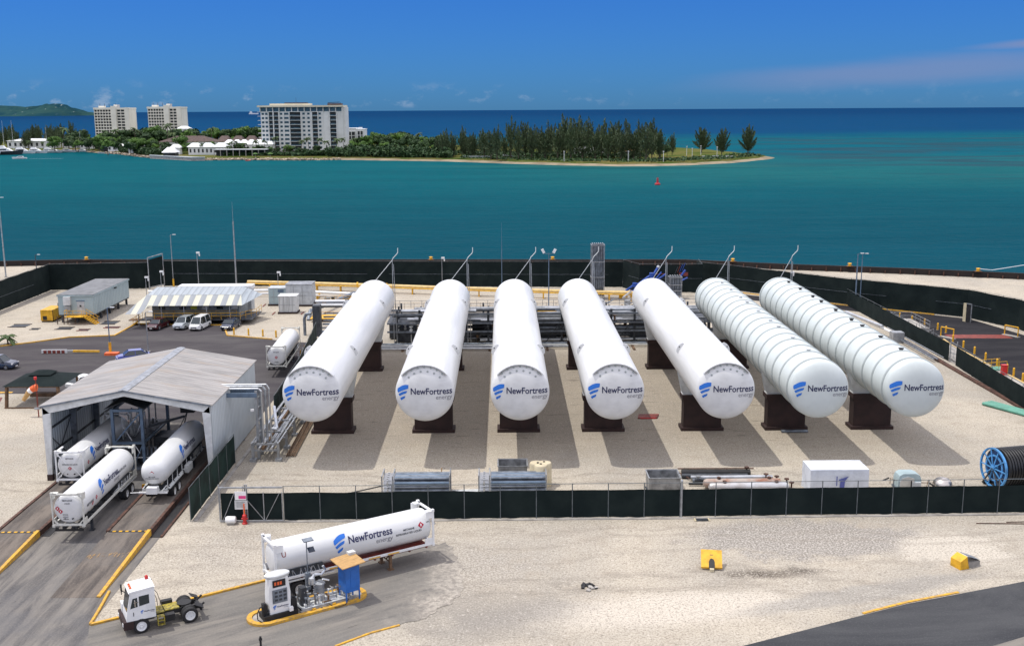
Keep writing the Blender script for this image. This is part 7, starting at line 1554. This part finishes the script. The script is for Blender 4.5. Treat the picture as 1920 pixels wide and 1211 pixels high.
for i, (x, y, rz, L, c, mst, hl, l) in enumerate([(-437, 930, 10, 24, 2, 0, 'white_paint', 'white yacht nearest the left edge'), (-424, 938, 8, 30, 2, 0, 'steel_dark', 'large yacht with a dark hull at the marina mouth'), (-432, 958, 5, 20, 2, 0, 'white_paint', 'white yacht behind the dark hulled one'), (-412, 972, 3, 20, 2, 0, 'white_paint', 'white yacht right of the dark hulled one'), (-402, 985, 4, 16, 1, 0, 'white_paint', 'low white launch right of the yachts'), (-391, 990, 0, 15, 1, 0, 'white_paint', 'white launch moored below the small white block'), (-380, 996, 0, 13, 1, 0, 'white_paint', 'last white launch at the right end of the marina'),
    (-446, 985, 85, 14, 0, 27, 'white_paint', 'sailing boat with the leftmost tall mast'), (-440, 990, 85, 14, 0, 27, 'white_paint', 'sailing boat with the second tall mast'), (-414, 1000, 85, 12, 0, 21, 'white_paint', 'sailing boat with a shorter mast in front of the marina building'), (-385, 1004, 85, 11, 0, 17, 'white_paint', 'sailing boat with a thin mast near the trees'), (-345, 955, 0, 13, 0, 0, 'white_paint', 'low open white boat moored by the rocks left of the jetty'), (-333, 944, -8, 12, 0, 0, 'white_paint', 'second open white boat moored by the rocks'),
    (-440, 945, 20, 26, 2, 0, 'dull_white', 'grey white yacht crowded behind the nearest one'), (-421, 965, 12, 22, 2, 0, 'white_paint', 'white yacht with a flybridge in the middle of the marina'), (-409, 992, 10, 17, 2, 0, 'white_paint', 'white cruiser berthed before the low marina building'), (-396, 1000, 5, 14, 1, 0, 'dull_white', 'grey launch tucked near the small white block')]):
    boat(l, x, y, rz, L, cabin=c, mast=mst, hull=hl, name='sailing_boat' if mst else 'motor_yacht')
boat('small red boat on the beach below the big hotel', -184, 793, 60, 5, cabin=0, hull='red', name='dinghy')
t = thing('channel_buoy', 'red channel buoy floating alone in the bay', 'buoy', (73.0, 513.4, -2.5)); MB().lathe([(.01, -.2), (1.25, -.1), (1.35, .5), (1.15, .85), (.55, 1.0), (.45, 2.7), (.3, 2.8)], n=18).build('float', 'buoy_red', t)
b = MB()
for k in range(4): a = k*math.pi/2; b.bar((.5*math.cos(a), .5*math.sin(a), .9), (.35*math.cos(a), .35*math.sin(a), 3.0), .1)
b.build('cage', 'buoy_red', t); MB().lathe([(.42, 3.0), (.42, 3.4), (.01, 3.45)], n=12).build('lantern', 'buoy_red', t)
t = thing('distant_ship', 'tiny white ship on the horizon left of the big hotel', 'ship', (-3150, 14000, -2.5)); MB().bb(-60, 60, -8, 8, 0, 14).bb(-50, -20, -7, 7, 14, 30).build('hull', 'white_paint', t); MB().bb(-45, -25, -6, 6, 30, 36).build('bridge', 'white_paint', t)
# ---------------------------------------------------------------- far hills
prof = [(-16000, 95), (-9000, 110), (-7200, 150), (-6200, 120), (-5480, 118), (-5300, 112), (-5130, 98), (-5000, 108), (-4880, 122), (-4790, 134), (-4720, 124), (-4650, 90), (-4590, 50), (-4540, 2)]
vs = []; fs = []; xs = []; x = -16000
while x < -4540: xs.append(x); x += 60 if x < -6000 else 22
xs.append(-4540); ny = 26
def ph(x):
    for (a, b_), (c, d) in zip(prof, prof[1:]):
        if a <= x <= c: f = (x-a)/(c-a); f = f*f*(3-2*f); return b_+(d-b_)*f
    return 0
for x in xs:
    for k in range(ny+1):
        f = k/ny; y = 11000+1800*f+max(0, (-x-4540))*.12*(f) ; w = math.sin(math.pi*min(1, f*1.0))**.7; z = ph(x)*w*(.62+.50*noise.noise(Vector((x*.0035, y*.0035, 3)))+.28*noise.noise(Vector((x*.012, y*.006, 1))))
        if abs(f-.5) < .05: z = max(z, ph(x)*.97)
        vs.append((x, y, -3+max(0, z)))
n = ny+1
for i in range(len(xs)-1):
    for k in range(ny): fs.append((i*n+k, (i+1)*n+k, (i+1)*n+k+1, i*n+k+1))
b = MB(); b.add(vs, fs); struct(b.build('hills', 'hills'))
# weed and palm pot by the left kerb
cm, tb = palm_mesh(9, 2.2); t = proto('small_palm', cm, tb, 'small yellowing potted palm at the left kerb of the car park', 'plant', None); plant_tree(t, -71.2, 152.6, .55, 0, z=0);
